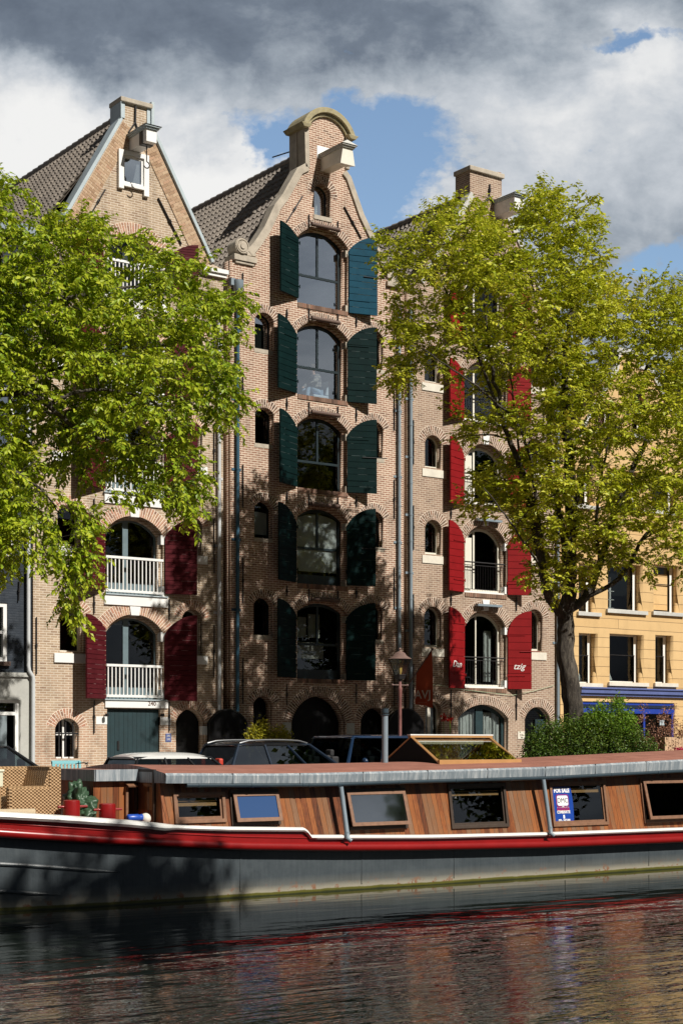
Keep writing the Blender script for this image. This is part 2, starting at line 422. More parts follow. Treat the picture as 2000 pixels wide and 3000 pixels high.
def shutter(h,side,hx,ox,yb,yh,yo,mat,w=.93,nb=12,t=.045,phi=None,strap=True,bar=0):
    """side -1 left / +1 right; hx hinge px, ox px of the free edge, yb bottom px at hinge, yh top px at hinge, yo top px at free edge"""
    Y0=YF-.035; Xh=Xp(hx,Y0)
    zb=Zp(hx,yb,Y0); zh=Zp(hx,yh,Y0)
    if phi is None:
        best=None
        for k in range(5,75):
            a=R(k*.6+2); X=Xh+side*w*math.cos(a); Y=Y0-w*math.sin(a)
            e=abs(PXof(X,Y)-ox)+ (0 if k*.6+2<26 else (k*.6-24)*.9)
            if best is None or e<best[0]: best=(e,a)
        a=best[1]
    else: a=R(phi)
    Xo=Xh+side*w*math.cos(a); Yo=Y0-w*math.sin(a)
    Zo=EYE+(HORY-yo)/FPX*(Xo*SN+Yo*CS)
    Hh=max(.12,Zo-zh); Rr=(w*w+Hh*Hh)/(2*Hh)
    def top(s): return zh+Hh-Rr+math.sqrt(max(Rr*Rr-(w-s)**2,0)) if Rr>=w else zh+Hh*math.sqrt(max(0,1-((w-s)/w)**2))
    d=Vector((side*math.cos(a),-math.sin(a),0)); nrm=Vector((math.sin(a)*side,math.cos(a),0))   # nrm: towards wall
    m=MB(); ztop=Zo; hb=(ztop-zb)/nb
    for i in range(nb):
        z0=zb+i*hb+.006; z1=zb+(i+1)*hb-.006
        if i==nb-1: z1=ztop
        ss=[s*w/24 for s in range(25)]
        s0=0
        for s in ss:
            if top(s)>z0+.004: s0=s; break
        pts=[(s0,z0),(w,z0)]+[(s,min(z1,top(s))) for s in reversed(ss) if s>=s0]
        if len(pts)<4: continue
        n=len(pts); off=random.uniform(0,.004)
        vs=[]
        for dd in (-t-off,-.004):
            for s,z in pts:
                p=Vector((Xh,Y0,0))+d*s+nrm*(dd+.02); vs.append((p.x,p.y,z))
        fs=[tuple(range(n)),tuple(range(2*n-1,n-1,-1))]+[(k,k+n,(k+1)%n+n,(k+1)%n) for k in range(n)]
        m.add(vs,fs)
    # thin backing behind the boards
    ss=[s*w/24 for s in range(25)]
    pts=[(0,zb),(w,zb)]+[(s,top(s)) for s in reversed(ss)]
    n=len(pts); vs=[]
    for dd in (.014,.022):
        for s,z in pts:
            p=Vector((Xh,Y0,0))+d*s+nrm*dd; vs.append((p.x,p.y,z))
    m.add(vs,[tuple(range(n)),tuple(range(2*n-1,n-1,-1))]+[(k,k+n,(k+1)%n+n,(k+1)%n) for k in range(n)])
    bm=None
    nf=len(m.f)
    for i in range(nb-1):
        z1=zb+(i+1)*hb
        for _ in range(random.choice((0,1,2)) if mat in WORN else 0):
            a0=random.uniform(.03,w*.8); l=random.uniform(.06,.5)*w; a1=min(w-.01,a0+l)
            if top(a0)<z1+.02: continue
            q=[Vector((Xh,Y0,0))+d*s+nrm*dd for s,dd in ((a0,-t+.014),(a1,-t+.014),(a1,.01),(a0,.01))]
            zz=z1-random.uniform(.006,.010); hh=random.uniform(.006,.010)
            m.hexa([(v.x,v.y,zz) for v in q],[(v.x,v.y,zz+hh) for v in q])
    o=m.build('shutter',mat,h)
    SHP[o.name]=(Xh,Y0,d.copy(),nrm.copy(),t)
    if mat in WORN:
        o.data.materials.append(M[WORN[mat]])
        for p in list(o.data.polygons)[nf:]: p.material_index=1
    # make normals consistent
    bm=bmesh.new(); bm.from_mesh(o.data); bmesh.ops.recalc_face_normals(bm,faces=bm.faces); bm.to_mesh(o.data); bm.free()
    if strap:
        for zz in (zb+.17*(Zo-zb),zh-.12):
            q=MB(); p0=Vector((Xh,Y0,zz))+nrm*(-t+.012); p1=p0+d*w*.72
            b=[p0+Vector((0,0,-.022)),p1+Vector((0,0,-.016)),p1+Vector((0,0,-.016))-nrm*.012,p0+Vector((0,0,-.022))-nrm*.012]
            tt=[v+Vector((0,0,.036)) for v in b]
            q.hexa(b,tt); q.tube([p0+Vector((-side*.03,0,-.05)),p0+Vector((-side*.03,0,.05))],.016,6)
            q.build('hinge_strap',mat,o)
    if bar:
        q=MB(); zz=zb+(Zo-zb)*.48; p0=Vector((Xh,Y0,zz))+nrm*(-t)+d*w*.5; q.tube([p0,p0+d*w*.85],.014,6); q.build('shutter_bolt','iron' if bar==1 else mat,o)
    return o
def sill(h,xl,xr,yt,yb,mat,proud=.05,name='stone_sill'):
    xc=(xl+xr)/2; m=MB(); m.box(Xp(xl,YF-proud),Xp(xr,YF-proud),YF-proud,YF+.30,Zp(xc,yb),Zp(xc,yt)); return m.build(name,mat,h,bevel=.006)
def anchor(h,pts,r=.02,mat='iron'):
    m=MB(); q=[P(x,y,YF-.035) for x,y in pts]; m.tube(q,r,6)
    c=(q[0]+q[-1])/2; dd=(q[-1]-q[0]).normalized()
    m.tube([c-dd*.05,c+dd*.05],r*1.8,6); m.tube([c+Vector((0,-.01,0)),c+Vector((0,.09,0))],.015,5)
    return m.build('wall_anchor',mat,h)
def pipe(h,pts,r,mat,y=YF-.09,name='downpipe',brk=()):
    m=MB(); q=[P(x,yy,y) for x,yy in pts]; m.tube(q,r,10)
    L=(q[0]-q[-1]).length; k=int(L/2.1)
    for i in range(1,k+1):
        p=q[0].lerp(q[-1],i/(k+1)) if len(q)==2 else None
        if p: m.tube([p+Vector((0,0,.03)),p-Vector((0,0,.03))],r*1.14,10)
    o=m.build(name,mat,h,smooth=True)
    if len(q)==2:
        for i in range(1,k+1):
            p=q[0].lerp(q[-1],(i-.45)/(k+1)); b=MB(); b.box(p.x-.16,p.x+.16,YF-.022,YF-.004,p.z-.035,p.z+.035); b.tube([p+Vector((0,-.0,.02)),p-Vector((0,0,.02))],r*1.2,8); b.build('pipe_bracket',mat,o)
    return o
def tile_roof(h,Xr,Zr,Xe,Ze,Y0,Y1,mat='roof_tile',side=-1):
    """pantile slope from ridge (Xr,Zr) down to eave (Xe,Ze), along Y"""
    L=math.hypot(Xe-Xr,Ze-Zr); nr=int(L/.30); nc=int((Y1-Y0)/.235)
    d=Vector(((Xe-Xr)/L,0,(Ze-Zr)/L)); nn=Vector((side*abs(Ze-Zr)/L,0,abs(Xe-Xr)/L))
    vs=[];fs=[]; SU=6
    for i in range(nr):
        for e,(t,lift) in enumerate(((0,.0),(1.06,.052))):
            for j in range(nc*SU+1):
                ph=(j%SU)/SU; w=.034*math.cos(2*math.pi*ph)+.016*math.cos(4*math.pi*ph+1.0)
                p=Vector((Xr,Y0+(Y1-Y0)*j/(nc*SU),Zr))+d*((i+t)*L/nr)+nn*(w+lift+.02)
                vs.append(tuple(p))
        # lower lip
        for j in range(nc*SU+1):
            ph=(j%SU)/SU; w=.034*math.cos(2*math.pi*ph)+.016*math.cos(4*math.pi*ph+1.0)
            p=Vector((Xr,Y0+(Y1-Y0)*j/(nc*SU),Zr))+d*((i+1.06)*L/nr)+nn*(w+.052+.02-.035); vs.append(tuple(p))
        k=i*3*(nc*SU+1); W=nc*SU+1
        for j in range(nc*SU):
            a=k+j; fs.append((a,a+1,a+W+1,a+W)); fs.append((a+W,a+W+1,a+2*W+1,a+2*W))
    m=MB(); m.add(vs,fs)
    b=[Vector((Xr,Y0,Zr)),Vector((Xr,Y1,Zr)),Vector((Xe,Y1,Ze)),Vector((Xe,Y0,Ze))]
    m.add([tuple(v) for v in b],[(0,1,2,3)])
    return m.build('tiled_slope',mat,h)
def ridge(h,X,Z,Y0,Y1,mat='roof_tile'):
    n=int((Y1-Y0)/.38); m=MB()
    for i in range(n):
        a=Y0+(Y1-Y0)*i/n; b=Y0+(Y1-Y0)*(i+1.12)/n
        m.tube([(X,a,Z+.02),(X,b,Z+.035)],[.105,.125],10)
    return m.build('ridge_tiles',mat,h,smooth=True)
m,nt,b=nodes('roof_tile'); v=objco(nt)
g=noise_(nt,v,4.5,3,.8); g2=noise_(nt,v,.6,4,.6)
r=ramp(nt,[(.25,(.07,.058,.05)),(.45,(.155,.132,.112)),(.62,(.235,.20,.165)),(.8,(.30,.25,.20))],math_(nt,'ADD',math_(nt,'MULTIPLY',g,.65),math_(nt,'MULTIPLY',g2,.38)))
nt.links.new(r.outputs[0],b.inputs['Base Color']); b.inputs['Roughness'].default_value=.55
def house_body(h,xl,xr,zl,yback,zr_ridge,matname):
    """side and back walls (front wall is built apart) plus a dark room wall behind the windows"""
    m=MB(); a,b2=Xp(xl),Xp(xr)
    m.box(a,a+.3,YF+.46,yback,0,zl); m.box(b2-.3,b2,YF+.46,yback,0,zl)
    xm=(a+b2)/2
    m.prism([(a,0),(b2,0),(b2,zl),(xm,zr_ridge-.15),(a,zl)],yback-.01,yback+.3)
    m.build('side_walls',matname,h)
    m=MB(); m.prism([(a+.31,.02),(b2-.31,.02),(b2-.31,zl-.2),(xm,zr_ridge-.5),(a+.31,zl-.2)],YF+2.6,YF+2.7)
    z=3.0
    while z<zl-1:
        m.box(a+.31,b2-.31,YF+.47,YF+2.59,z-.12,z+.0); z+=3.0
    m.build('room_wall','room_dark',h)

# ------------------------------------------------------------------ middle house: dark green shutters, stone coped gable
H2=thing('canal_house','tall middle brick canal warehouse with dark green shutters and round topped gable','house',(Xp(925),YF,0),'brick canal warehouses')
rows2=[(668,711,900),(941,982,1166),(1214,1254,1436),(1481,1520,1714),(1758,1794,1990)]
op2=[OP(870,1019,s,sp,t) for t,sp,s in rows2]
smallL=[(746,803,1024,939,916),(747,803,1301,1212,1194),(745,801,1577,1490,1468),(743,801,1861,1772,1750)]
smallR=[(1070,1123,1080,990,967),(1069,1123,1341,1256,1234),(1068,1123,1602,1518,1497),(1066,1121,1874,1790,1766)]
opL=[OP(*a) for a in smallL]; opR=[OP(*a) for a in smallR]
opG=[OP(854,1013,2300,2115,2039,zsill=.0),OP(742,800,2300,2062,2040,zsill=.05),OP(1056,1142,2300,2112,2073,zsill=.0)]
opA=[OP(920,969,634,575,540)]     # little attic window
allop=op2+opL+opR+opG+opA
ol2=[(676,2330),(676,760),(734,757),(750,741),(773,707),(803,646),(838,580),(852,552),(876,512),(900,480),(900,365)]
ap=arc(*[Xp(900),Xp(1008)],Zp(900,372),Zp(955,338),12)
olm=[(Xp(x),Zp(x,y)) for x,y in ol2]+ap[1:]
rt=[(1011,500),(1030,560),(1060,630),(1094,697),(1136,795),(1150,822),(1182,832),(1182,2330)]
olm+= [(Xp(x),Zp(x,y)) for x,y in rt]
olm[0]=(olm[0][0],-.02); olm[-1]=(olm[-1][0],-.02)
def walls_m(h,ol,opens,mat,reb,flats=()):
    fl=[[(a,c),(b,c),(b,d),(a,d)] for a,b,c,d in flats]
    w=place('front_wall',fill2d([ol]+[outline(*o) for o in opens]+fl,YF,YF+.13),mat,h)
    place('inner_wall',fill2d([ol]+[outline(*(inset(o,.09,0) if i in reb else o)) for i,o in enumerate(opens)]+fl,YF+.13,YF+.44),mat,w)
    return w
w2=walls_m(H2,olm,allop,'brick_red',set(range(5)))
for o in op2: arch_ring(H2,*[o[0],o[1],o[3],o[4]],'arch_brick_red',.24)
for o in opL+opR: arch_ring(H2,o[0],o[1],o[3],o[4],'arch_brick_red',.25)
arch_ring(H2,opG[0][0],opG[0][1],opG[0][3],opG[0][4],'arch_brick_red',.30)
for o in opG[1:]: arch_ring(H2,o[0],o[1],o[3],o[4],'arch_brick_red',.26)
arch_ring(H2,opA[0][0],opA[0][1],opA[0][3],opA[0][4],'arch_brick_red',.24)
def curt_row4(f,X0,X1,Z0,ZS,ZT,y):
    m=MB(); m.prism(outline(X0,X1-.02,Z0+.10,ZS,ZT-.06),y+.045,y+.05); m.build('roller_blind','curtain_white',f)
def blind_part(f,X0,X1,Z0,ZS,ZT,y):
    m=MB(); xr=X0+(X1-X0)*.78
    m.box(X0,xr,y+.3,y+.31,Z0+.35,Z0+.85); m.box(X0,X0+(X1-X0)*.45,y+.5,y+.51,Z0+1.0,ZS-.1); m.box(X0+(X1-X0)*.5,xr,y+.5,y+.51,Z0+1.0,ZS)
    m.build('roller_blind','cream_paint',f)
for i,o in enumerate(op2):
    oi=inset(o,.09,0)
    window(H2,oi,rec=.28,fw=.095,transom=(.42,.42,.40,.42,.40)[i],mull=(.5,),gl=('window_glass','window_glass_soft','dark_glass','dark_glass','dark_glass')[i],bottom=(.03,.03,.03,.32,.30)[i],sub=(None,None,None,curt_row4,blind_part)[i],mw=.07)
    # sill of bricks on edge
    m=MB(); n=24; x0,x1=o[0]+.02,o[1]-.02
    for k in range(n):
        a=x0+(x1-x0)*k/n; m.box(a+.004,a+(x1-x0)/n-.004,YF-.03,YF+.27,o[2]-.13,o[2]-.0+random.uniform(0,.004))
    m.build('brick_sill','arch_brick_red',H2)
    # roller above the opening, held by two irons
    xa,xb=o[0]+.44,o[1]-.42; zt=o[4]+.02
    m=MB(); m.tube([(xa,YF-.13,zt-.02),(xb,YF-.13,zt-.02)],.062,10); m.build('roller_beam','iron_brown',H2,smooth=True)
    m=MB()
    for xx in (xa-.02,xb+.02):
        m.tube([(xx,YF-.03,zt+.28),(xx,YF-.03,zt-.05),(xx,YF-.14,zt-.05)],.022,6)
    m.build('roller_bracket','iron',H2)
    # stone jamb blocks
    m=MB()
    for za in (o[3]-.28,o[2]+.0): m.box(o[1]-.094,o[1]+.10,YF-.004,YF+.2,za,za+.2)
    m.build('stone_block','stone',H2)
for i,o in enumerate(opL):
    window(H2,o,rec=.26,fw=.04,mull=(),gl='window_glass' if i==0 else 'dark_glass',sub=(lambda f,X0,X1,Z0,ZS,ZT,y:part(f,'roller_blind','curtain_white',lambda m:m.prism(outline(X0,X1,Z0+.1,ZS-.1,ZT-.25),y+.045,y+.05))) if i==2 else None)
    m=MB(); m.box(o[0]-.02,o[1]-.05,YF-.012,YF+.26,o[2]-.12,o[2]-.002); m.build('stone_sill','stone',H2)
for i,o in enumerate(opR):
    window(H2,o,rec=.26,fw=.04,mull=(),gl='dark_glass')
    m=MB(); m.box(o[0]+.02,o[1]+.02,YF-.012,YF+.26,o[2]-.12,o[2]-.002); m.build('stone_sill','stone',H2)
window(H2,opA[0],rec=.25,fw=.04,mull=(),sub=lambda f,X0,X1,Z0,ZS,ZT,y:part(f,'roller_blind','curtain_white',lambda m:m.box(X0+.25,X0+.38,y+.2,y+.21,Z0,ZS)))
m=MB(); m.box(opA[0][0]-.03,opA[0][1]+.02,YF-.03,YF+.24,opA[0][2]-.13,opA[0][2]-.002); m.build('stone_sill','stone',H2)
# ground floor doors (deep, dark)
for o,nm in ((opG[0],'garage_door'),(opG[1],'door'),(opG[2],'door')):
    m=MB(); m.prism(outline(o[0]-.02,o[1]+.02,o[2],o[3],o[4]+.02),YF+.40,YF+.46)
    for k in range(1,6): 
        xx=o[0]+(o[1]-o[0])*k/6; m.box(xx-.01,xx+.01,YF+.392,YF+.41,o[2]+.02,o[3]-.05)
    d=m.build(nm,'black_board_and_shade',H2)
    q=MB(); q.tube([(o[0]+.5*(o[1]-o[0])+.06,YF+.36,1.05),(o[0]+.5*(o[1]-o[0])+.06,YF+.36,1.2)],.015,6); q.build('door_handle','iron',d)
m=MB()
for xa in (opG[0][0]-.32,opG[0][1]+.02):
    m.box(xa,xa+.30,YF-.012,YF+.1,opG[0][3]-.36,opG[0][3]-.02)
m.build('stone_block','stone_pale',H2)
# shutters of the middle house
LS=[(873,821,874,700,646),(868,815,1153,980,918),(869,820,1426,1255,1196),(867,816,1706,1532,1470),(866,814,1986,1800,1753)]
RS=[(1022,1107,917,733,698),(1018,1105,1178,1001,960),(1017,1104,1443,1275,1230),(1016,1100,1715,1540,1491),(1014,1101,1993,1812,1767)]
for i,a in enumerate(LS): shutter(H2,-1,a[0],a[1],a[2],a[3],a[4],'shutter_green',w=.98,nb=12)
for i,a in enumerate(RS): shutter(H2,1,a[0],a[1],a[2],a[3],a[4],'shutter_blue' if i==0 else 'shutter_green',w=.93,nb=12,phi=(15,19,22,17,20)[i],bar=1 if i in(0,2,3) else 0)
for x,ys in ((712,((799,902),(1080,1203),(1361,1488),(1635,1767),(1928,2062))),(1155,((892,1010),(1140,1261),(1404,1520),(1662,1787),(1950,2068))),
             (841,((905,936),(1165,1200),(1440,1472),(1716,1745),(2004,2066))),(1044,((925,958),(1195,1235),(1452,1485),(1720,1752),(2004,2062)))):
    for a in ys: anchor(H2,[(x,a[0]),(x,a[1])],.018)
anchor(H2,[(886,575),(841,648)],.022); anchor(H2,[(1008,605),(1058,698)],.022)
# coping
def coping(h,pts,width,mat,y0=YF-.06,y1=YF+.34,nm='gable_coping',inner=-1):
    q=[Vector((Xp(x),0,Zp(x,y))) for x,y in pts]; A=[];B=[]
    for i,p in enumerate(q):
        d=(q[min(i+1,len(q)-1)]-q[max(i-1,0)]).normalized(); n=Vector((-d.z,0,d.x))*inner
        A.append((p.x,p.z)); B.append((p.x+n.x*width,p.z+n.z*width))
    m=MB(); m.ring(A,B,y0,y1,closed=False); return m.build(nm,mat,h,bevel=.01)
coping(H2,[(722,733),(745,706),(772,665),(802,600),(826,568),(868,493),(894,478)],.24,'stone',inner=-1)
coping(H2,[(892,490),(889,372)],.16,'stone',inner=-1)
coping(H2,[(1022,375),(1021,498)],.14,'stone',inner=-1)
coping(H2,[(1012,500),(1026,520),(1064,630),(1095,695),(1138,798),(1152,812)],.20,'stone',inner=-1)
# neck side block (visible flank of the chimney-like top)
m=MB(); xa,xb=Xp(890),Xp(1021); m.box(xa-.02,xb+.02,YF+.35,YF+.75,Zp(890,520),Zp(890,372)); m.build('gable_neck','stone',H2)
# arched top
ax=arc(Xp(893)-.02,Xp(1019)+.02,Zp(893,372)-.02,Zp(955,330)-.06,18); bx=arc(Xp(893)-.02,Xp(1019)+.02,Zp(893,372)-.02,Zp(955,330)-.06,18,grow=.16)
m=MB(); m.ring(bx,ax,YF-.18,YF+.78,closed=False)
m.ring([(p[0],p[1]) for p in arc(Xp(893)-.02,Xp(1019)+.02,Zp(893,372)-.02,Zp(955,330)-.06,18,grow=.0)],arc(Xp(893)-.02,Xp(1019)+.02,Zp(893,372)-.02,Zp(955,330)-.06,18,grow=-.10),YF-.08,YF+.7,closed=False)
for s_,xx in ((-1,Xp(893)-.06),(1,Xp(1019)+.06)):
    z=Zp(893,372)
    m.hexa([(xx-.10,YF-.19,z-.06),(xx+.10,YF-.19,z-.06),(xx+.10,YF+.79,z-.06),(xx-.10,YF+.79,z-.06)],[(xx-.20,YF-.22,z+.06),(xx+.20,YF-.22,z+.06),(xx+.20,YF+.82,z+.06),(xx-.20,YF+.82,z+.06)])
m.build('arched_cornice','stone_moss',H2,bevel=.015)
# scroll stones on the shoulders
def scroll(h,x,y,mat='stone'):
    c=P(x,y,YF-.1); m=MB(); m.tube([(c.x,YF-.12,c.z),(c.x,YF+.34,c.z)],.24,20)
    m.tube([(c.x,YF-.15,c.z),(c.x,YF-.11,c.z)],.16,18); m.tube([(c.x,YF-.18,c.z),(c.x,YF-.14,c.z)],.08,14)
    tor=[(c.x+.2*math.cos(t),YF-.13,c.z+.2*math.sin(t)) for t in [i*.35 for i in range(19)]]
    m.tube(tor,.025,6)
    return m.build('scroll_stone',mat,h,smooth=True)
scroll(H2,709,722)
m=MB(); m.box(Xp(682),Xp(748),YF-.1,YF+.45,Zp(712,767),Zp(712,750)); m.box(Xp(688),Xp(742),YF-.06,YF+.4,Zp(712,775),Zp(712,767)); m.hexa([(Xp(722),YF-.05,Zp(722,750)),(Xp(748),YF-.05,Zp(745,752)),(Xp(748),YF+.3,Zp(745,752)),(Xp(722),YF+.3,Zp(722,750))],[(Xp(722),YF-.05,Zp(722,728)),(Xp(744),YF-.05,Zp(744,716)),(Xp(744),YF+.3,Zp(744,716)),(Xp(722),YF+.3,Zp(722,728))]); m.build('shoulder_stone','stone',H2,bevel=.01)
m=MB(); m.box(Xp(1130),Xp(1168),YF-.1,YF+.45,Zp(1150,842),Zp(1150,828)); m.hexa([(Xp(1136),YF-.05,Zp(1140,828)),(Xp(1160),YF-.05,Zp(1150,828)),(Xp(1160),YF+.3,Zp(1150,828)),(Xp(1136),YF+.3,Zp(1140,828))],[(Xp(1136),YF-.05,Zp(1140,795)),(Xp(1142),YF-.05,Zp(1140,795)),(Xp(1142),YF+.3,Zp(1140,795)),(Xp(1136),YF+.3,Zp(1140,795))]); m.build('shoulder_stone','stone',H2)
# hoist beam
def beam(h,xl,xr,yt,yb,pr,flare,mat,hood,nm='hoist_beam'):
    a,b2=Xp(xl),Xp(xr); z1=Zp((xl+xr)/2,yt); z0=Zp((xl+xr)/2,yb)
    m=MB(); m.box(a,b2,YF-pr*.62,YF+.05,z0,z1)
    y0,y1=YF-pr*.62,YF-pr
    m.hexa([(a-flare,y1,z0-flare),(b2+flare,y1,z0-flare),(b2,y0,z0),(a,y0,z0)],[(a,y1,z1),(b2,y1,z1),(b2,y0,z1),(a,y0,z1)])
    o=m.build(nm,mat,h,bevel=.008)
    q=MB(); q.box(a-.04,b2+.04,YF-pr-.05,YF,z1,z1+.05); q.box(a-.08,b2+.08,YF-pr-.10,YF,z1+.05,z1+.09)
    xm=(a+b2)/2; e=.11; z=z1+.09
    q.add([(a-e,YF-pr-.13,z),(b2+e,YF-pr-.13,z),(b2+e,YF+.02,z),(a-e,YF+.02,z),(xm,YF-pr+.02,z+hood),(xm,YF+.02,z+hood)],[(0,3,2,1),(0,1,4),(1,2,5,4),(2,3,5),(3,0,4,5)])
    q.build('beam_hood','stone_pale' if hood>.06 else 'zinc_blue',o); return o
b2o=beam(H2,939,967,467,506,1.15,.09,'cream_paint',.17)
m=MB(); m.box(Xp(928),Xp(966),YF-.012,YF+.01,Zp(945,468),Zp(945,430)); m.build('white_board','white_paint',H2)
# roof
XR2,ZR2=28.45,19.85
tile_roof(H2,XR2,ZR2,25.15,14.95,YF+.35,YF+13); ridge(H2,XR2,ZR2+.03,YF+.7,YF+13)
tile_roof(H2,XR2,ZR2,31.55,14.95,YF+.35,YF+13,side=1)
m=MB(); m.box(25.02,25.2,YF+.3,YF+13,14.85,15.0); m.build('eaves_gutter','pipe_grey',H2)
house_body(H2,676,1182,14.95,YF+13,ZR2,'brick_red')
p0=P(873,437,YF+.5); m=MB(); m.tube([p0,(p0.x-.0,YF+1.9,19.9)],.02,6); m.build('stay_rod','iron',H2)
pipe(H2,[(697,850),(696,2084)],.055,'pipe_blue')
m=MB(); c=P(698,838,YF-.13); m.tube([(c.x,c.y,c.z-.22),(c.x,c.y,c.z-.12),(c.x,c.y,c.z+.16)],[.07,.15,.16],14); m.box(c.x-.25,c.x-.1,YF-.15,YF-.02,c.z-.0,c.z+.2); m.build('pipe_hopper','pipe_grey',H2,smooth=True)
pipe(H2,[(1169,905),(1169,2060)],.055,'pipe_grey')

# ------------------------------------------------------------------ left house: tan brick, wine red shutters
H1=thing('canal_house','tan brick canal warehouse with wine red shutters and pale zinc edged gable','house',(Xp(380),YF,0),'brick canal warehouses')
rows1=[(307,480,691,748,872),(307,480,950,1004,1160),(307,480,1229,1285,1450),(307,480,1512,1566,1744),(309,480,1800,1853,2050)]
op1=[OP(a,b2,s,sp,t) for a,b2,t,sp,s in rows1]
sm1=[(170,240,1050,945,920),(170,240,1322,1222,1200),(169,240,1597,1503,1480),(176,246,1910,1803,1778)]
sm1r=[(535,594,1090,990,962),(534,594,1362,1262,1236),(534,594,1625,1542,1514),(533,594,1919,1812,1785)]
smg=[OP(162,233,2222,2133,2104),OP(516,602,2300,2112,2077,zsill=0)]
ops=op1+[OP(*a) for a in sm1]+[OP(*a) for a in sm1r]+smg
gar=(Xp(314),Xp(470),0,Zp(392,2076))
atw=(Xp(346)+.08,Xp(431)-.08,Zp(388,553),Zp(388,453))
ol1=[(98,2330),(98,760),(167,646),(357,350),(357,300),(440,309),(440,379),(458,422),(616,771),(654,790),(654,2330)]
olm=[(Xp(x),Zp(x,y)) for x,y in ol1]; olm[0]=(olm[0][0],-.02); olm[-1]=(olm[-1][0],-.02)
# keep the left slope a mirror of the right one
xc1=(Xp(357)+Xp(440))/2
olm[2]=(2*xc1-Xp(616),Zp(616,771)); olm[1]=(olm[0][0],Zp(654,790))
walls_m(H1,olm,ops,'brick_tan',set(range(5)),flats=[gar,atw])
for o in op1: arch_ring(H1,o[0],o[1],o[3],o[4],'arch_brick_tan',.36)
for o in ops[5:]: arch_ring(H1,o[0],o[1],o[3],o[4],'arch_brick_tan',.27)
def rail(h,x0,x1,z0,z1,y,mat='white_paint',n=15,th=.03,tp=.07):
    m=MB(); m.box(x0,x1,y-.03,y+.04,z1-tp,z1); m.box(x0,x1,y-.025,y+.035,z0,z0+tp)
    o=m.build('balcony_railing',mat,h,bevel=.004)
    b=MB(); b.box(-th/2,th/2,-th/2,th/2,z0+tp,z1-tp); first=None
    for i in range(n):
        xx=x0+(x1-x0)*(i+.5)/n
        if first is None:
            first=b.build('baluster',mat,None); first.parent=o; q=first
        else: q=first.copy(); COL.objects.link(q)
        q.parent=o; q.location=(xx-h.location.x,y+.005-h.location.y,0)
        q.location=Vector((xx,y+.005,0))
    return o
for i,o in enumerate(op1):
    oi=inset(o,.09,0)
    window(H1,oi,rec=.30,fw=.05,mat='grey_teal' if i>0 else 'teal_paint',gl='dark_glass',mull=(.42,),mw=.17,bottom=.35,
      sub=(lambda f,X0,X1,Z0,ZS,ZT,y:part(f,'roller_blind','curtain_white',lambda m:m.box(X0+.1,X1-.3,y+.35,y+.36,ZS+.28,ZT-.12))) if i==4 else None)
    zt=o[2]+ (1.06 if i==3 else .98); rail(H1,o[0]+.02,o[1]-.03,o[2]+.06,zt,YF-.02)
    m=MB(); m.box(o[0]-.02,o[1]+.12,YF-.05,YF+.29,o[2]-.30 if i<4 else Zp(392,2074),o[2]-.02); m.build('stone_sill','white_paint',H1,bevel=.006)
    m=MB(); m.box(o[0]-.05,o[1]+.1,YF-.09,YF+.29,o[2]-.02,o[2]+.01); m.build('lead_flashing','zinc_blue',H1)
    m=MB(); m.box(o[1]-.093,o[1]+.14,YF-.005,YF+.2,o[3]-.22,o[3]+.04); m.box(o[1]-.093,o[1]+.02,YF-.005,YF+.2,o[2]+.0,o[2]+.3); m.build('stone_block','white_paint',H1)
    if i>0:
        xk=(o[0]+o[1])/2; m=MB(); m.prism([(xk-.13,o[4]-.03),(xk+.13,o[4]-.03),(xk+.20,o[4]+.40),(xk-.20,o[4]+.40)],YF-.03,YF+.2); m.build('keystone','white_paint',H1,bevel=.006)
text('240',.17,(Xp(443),YF-.052,Zp(443,2062)),(1,0,0),(0,0,1),'iron_brown',H1,'house_number',bold=.004)
for j,o in enumerate(ops[5:9]):
    window(H1,o,rec=.26,fw=.05,mat='cream_paint' ,mull=(),gl='dark_glass',sub=(lambda f,X0,X1,Z0,ZS,ZT,y:part(f,'roller_blind','curtain_white',lambda m:m.box(X0,X1,y+.1,y+.11,ZS+.02,ZT-.02))) if j==3 else None)
    m=MB(); m.box(o[0]-.18,o[1]+.08,YF-.05,YF+.25,o[2]-.30,o[2]-.05); m.build('stone_sill','white_paint',H1,bevel=.006)
for o in ops[9:13]:
    window(H1,o,rec=.26,fw=.05,mat='cream_paint',mull=(),gl='dark_glass')
    m=MB(); m.box(o[0]+.0,o[1]+.14,YF-.05,YF+.25,o[2]-.26,o[2]-.02); m.build('stone_sill','white_paint',H1,bevel=.006)
def bars(f,X0,X1,Z0,ZS,ZT,y):
    m=MB()
    for q in (.18,.48,.82):
        xx=X0+(X1-X0)*q; m.box(xx-.018,xx+.018,YF+.06,YF+.09,Z0,ZS+ (ZT-ZS)*.75)
    m.box(X0-.04,X1+.04,YF+.05,YF+.08,Z0+.62,Z0+.66); m.build('iron_bars','iron',f)
window(H1,smg[0],rec=.24,fw=.04,mat='white_paint',mull=(.5,),transom=.62,mull_above=False,gl='dark_glass',sub=bars)
o=smg[1]; m=MB(); m.prism(outline(o[0]-.02,o[1]+.02,0,o[3],o[4]+.02),YF+.40,YF+.45); k=0
z=.2
while z<o[3]: m.box(o[0],o[1],YF+.385,YF+.41,z,z+.012); z+=.11
m.build('door','dark_void',H1)
m=MB(); m.box(Xp(590),Xp(612),YF-.05,YF+.1,Zp(600,2153),Zp(600,2127)); m.build('stone_block','white_paint',H1)
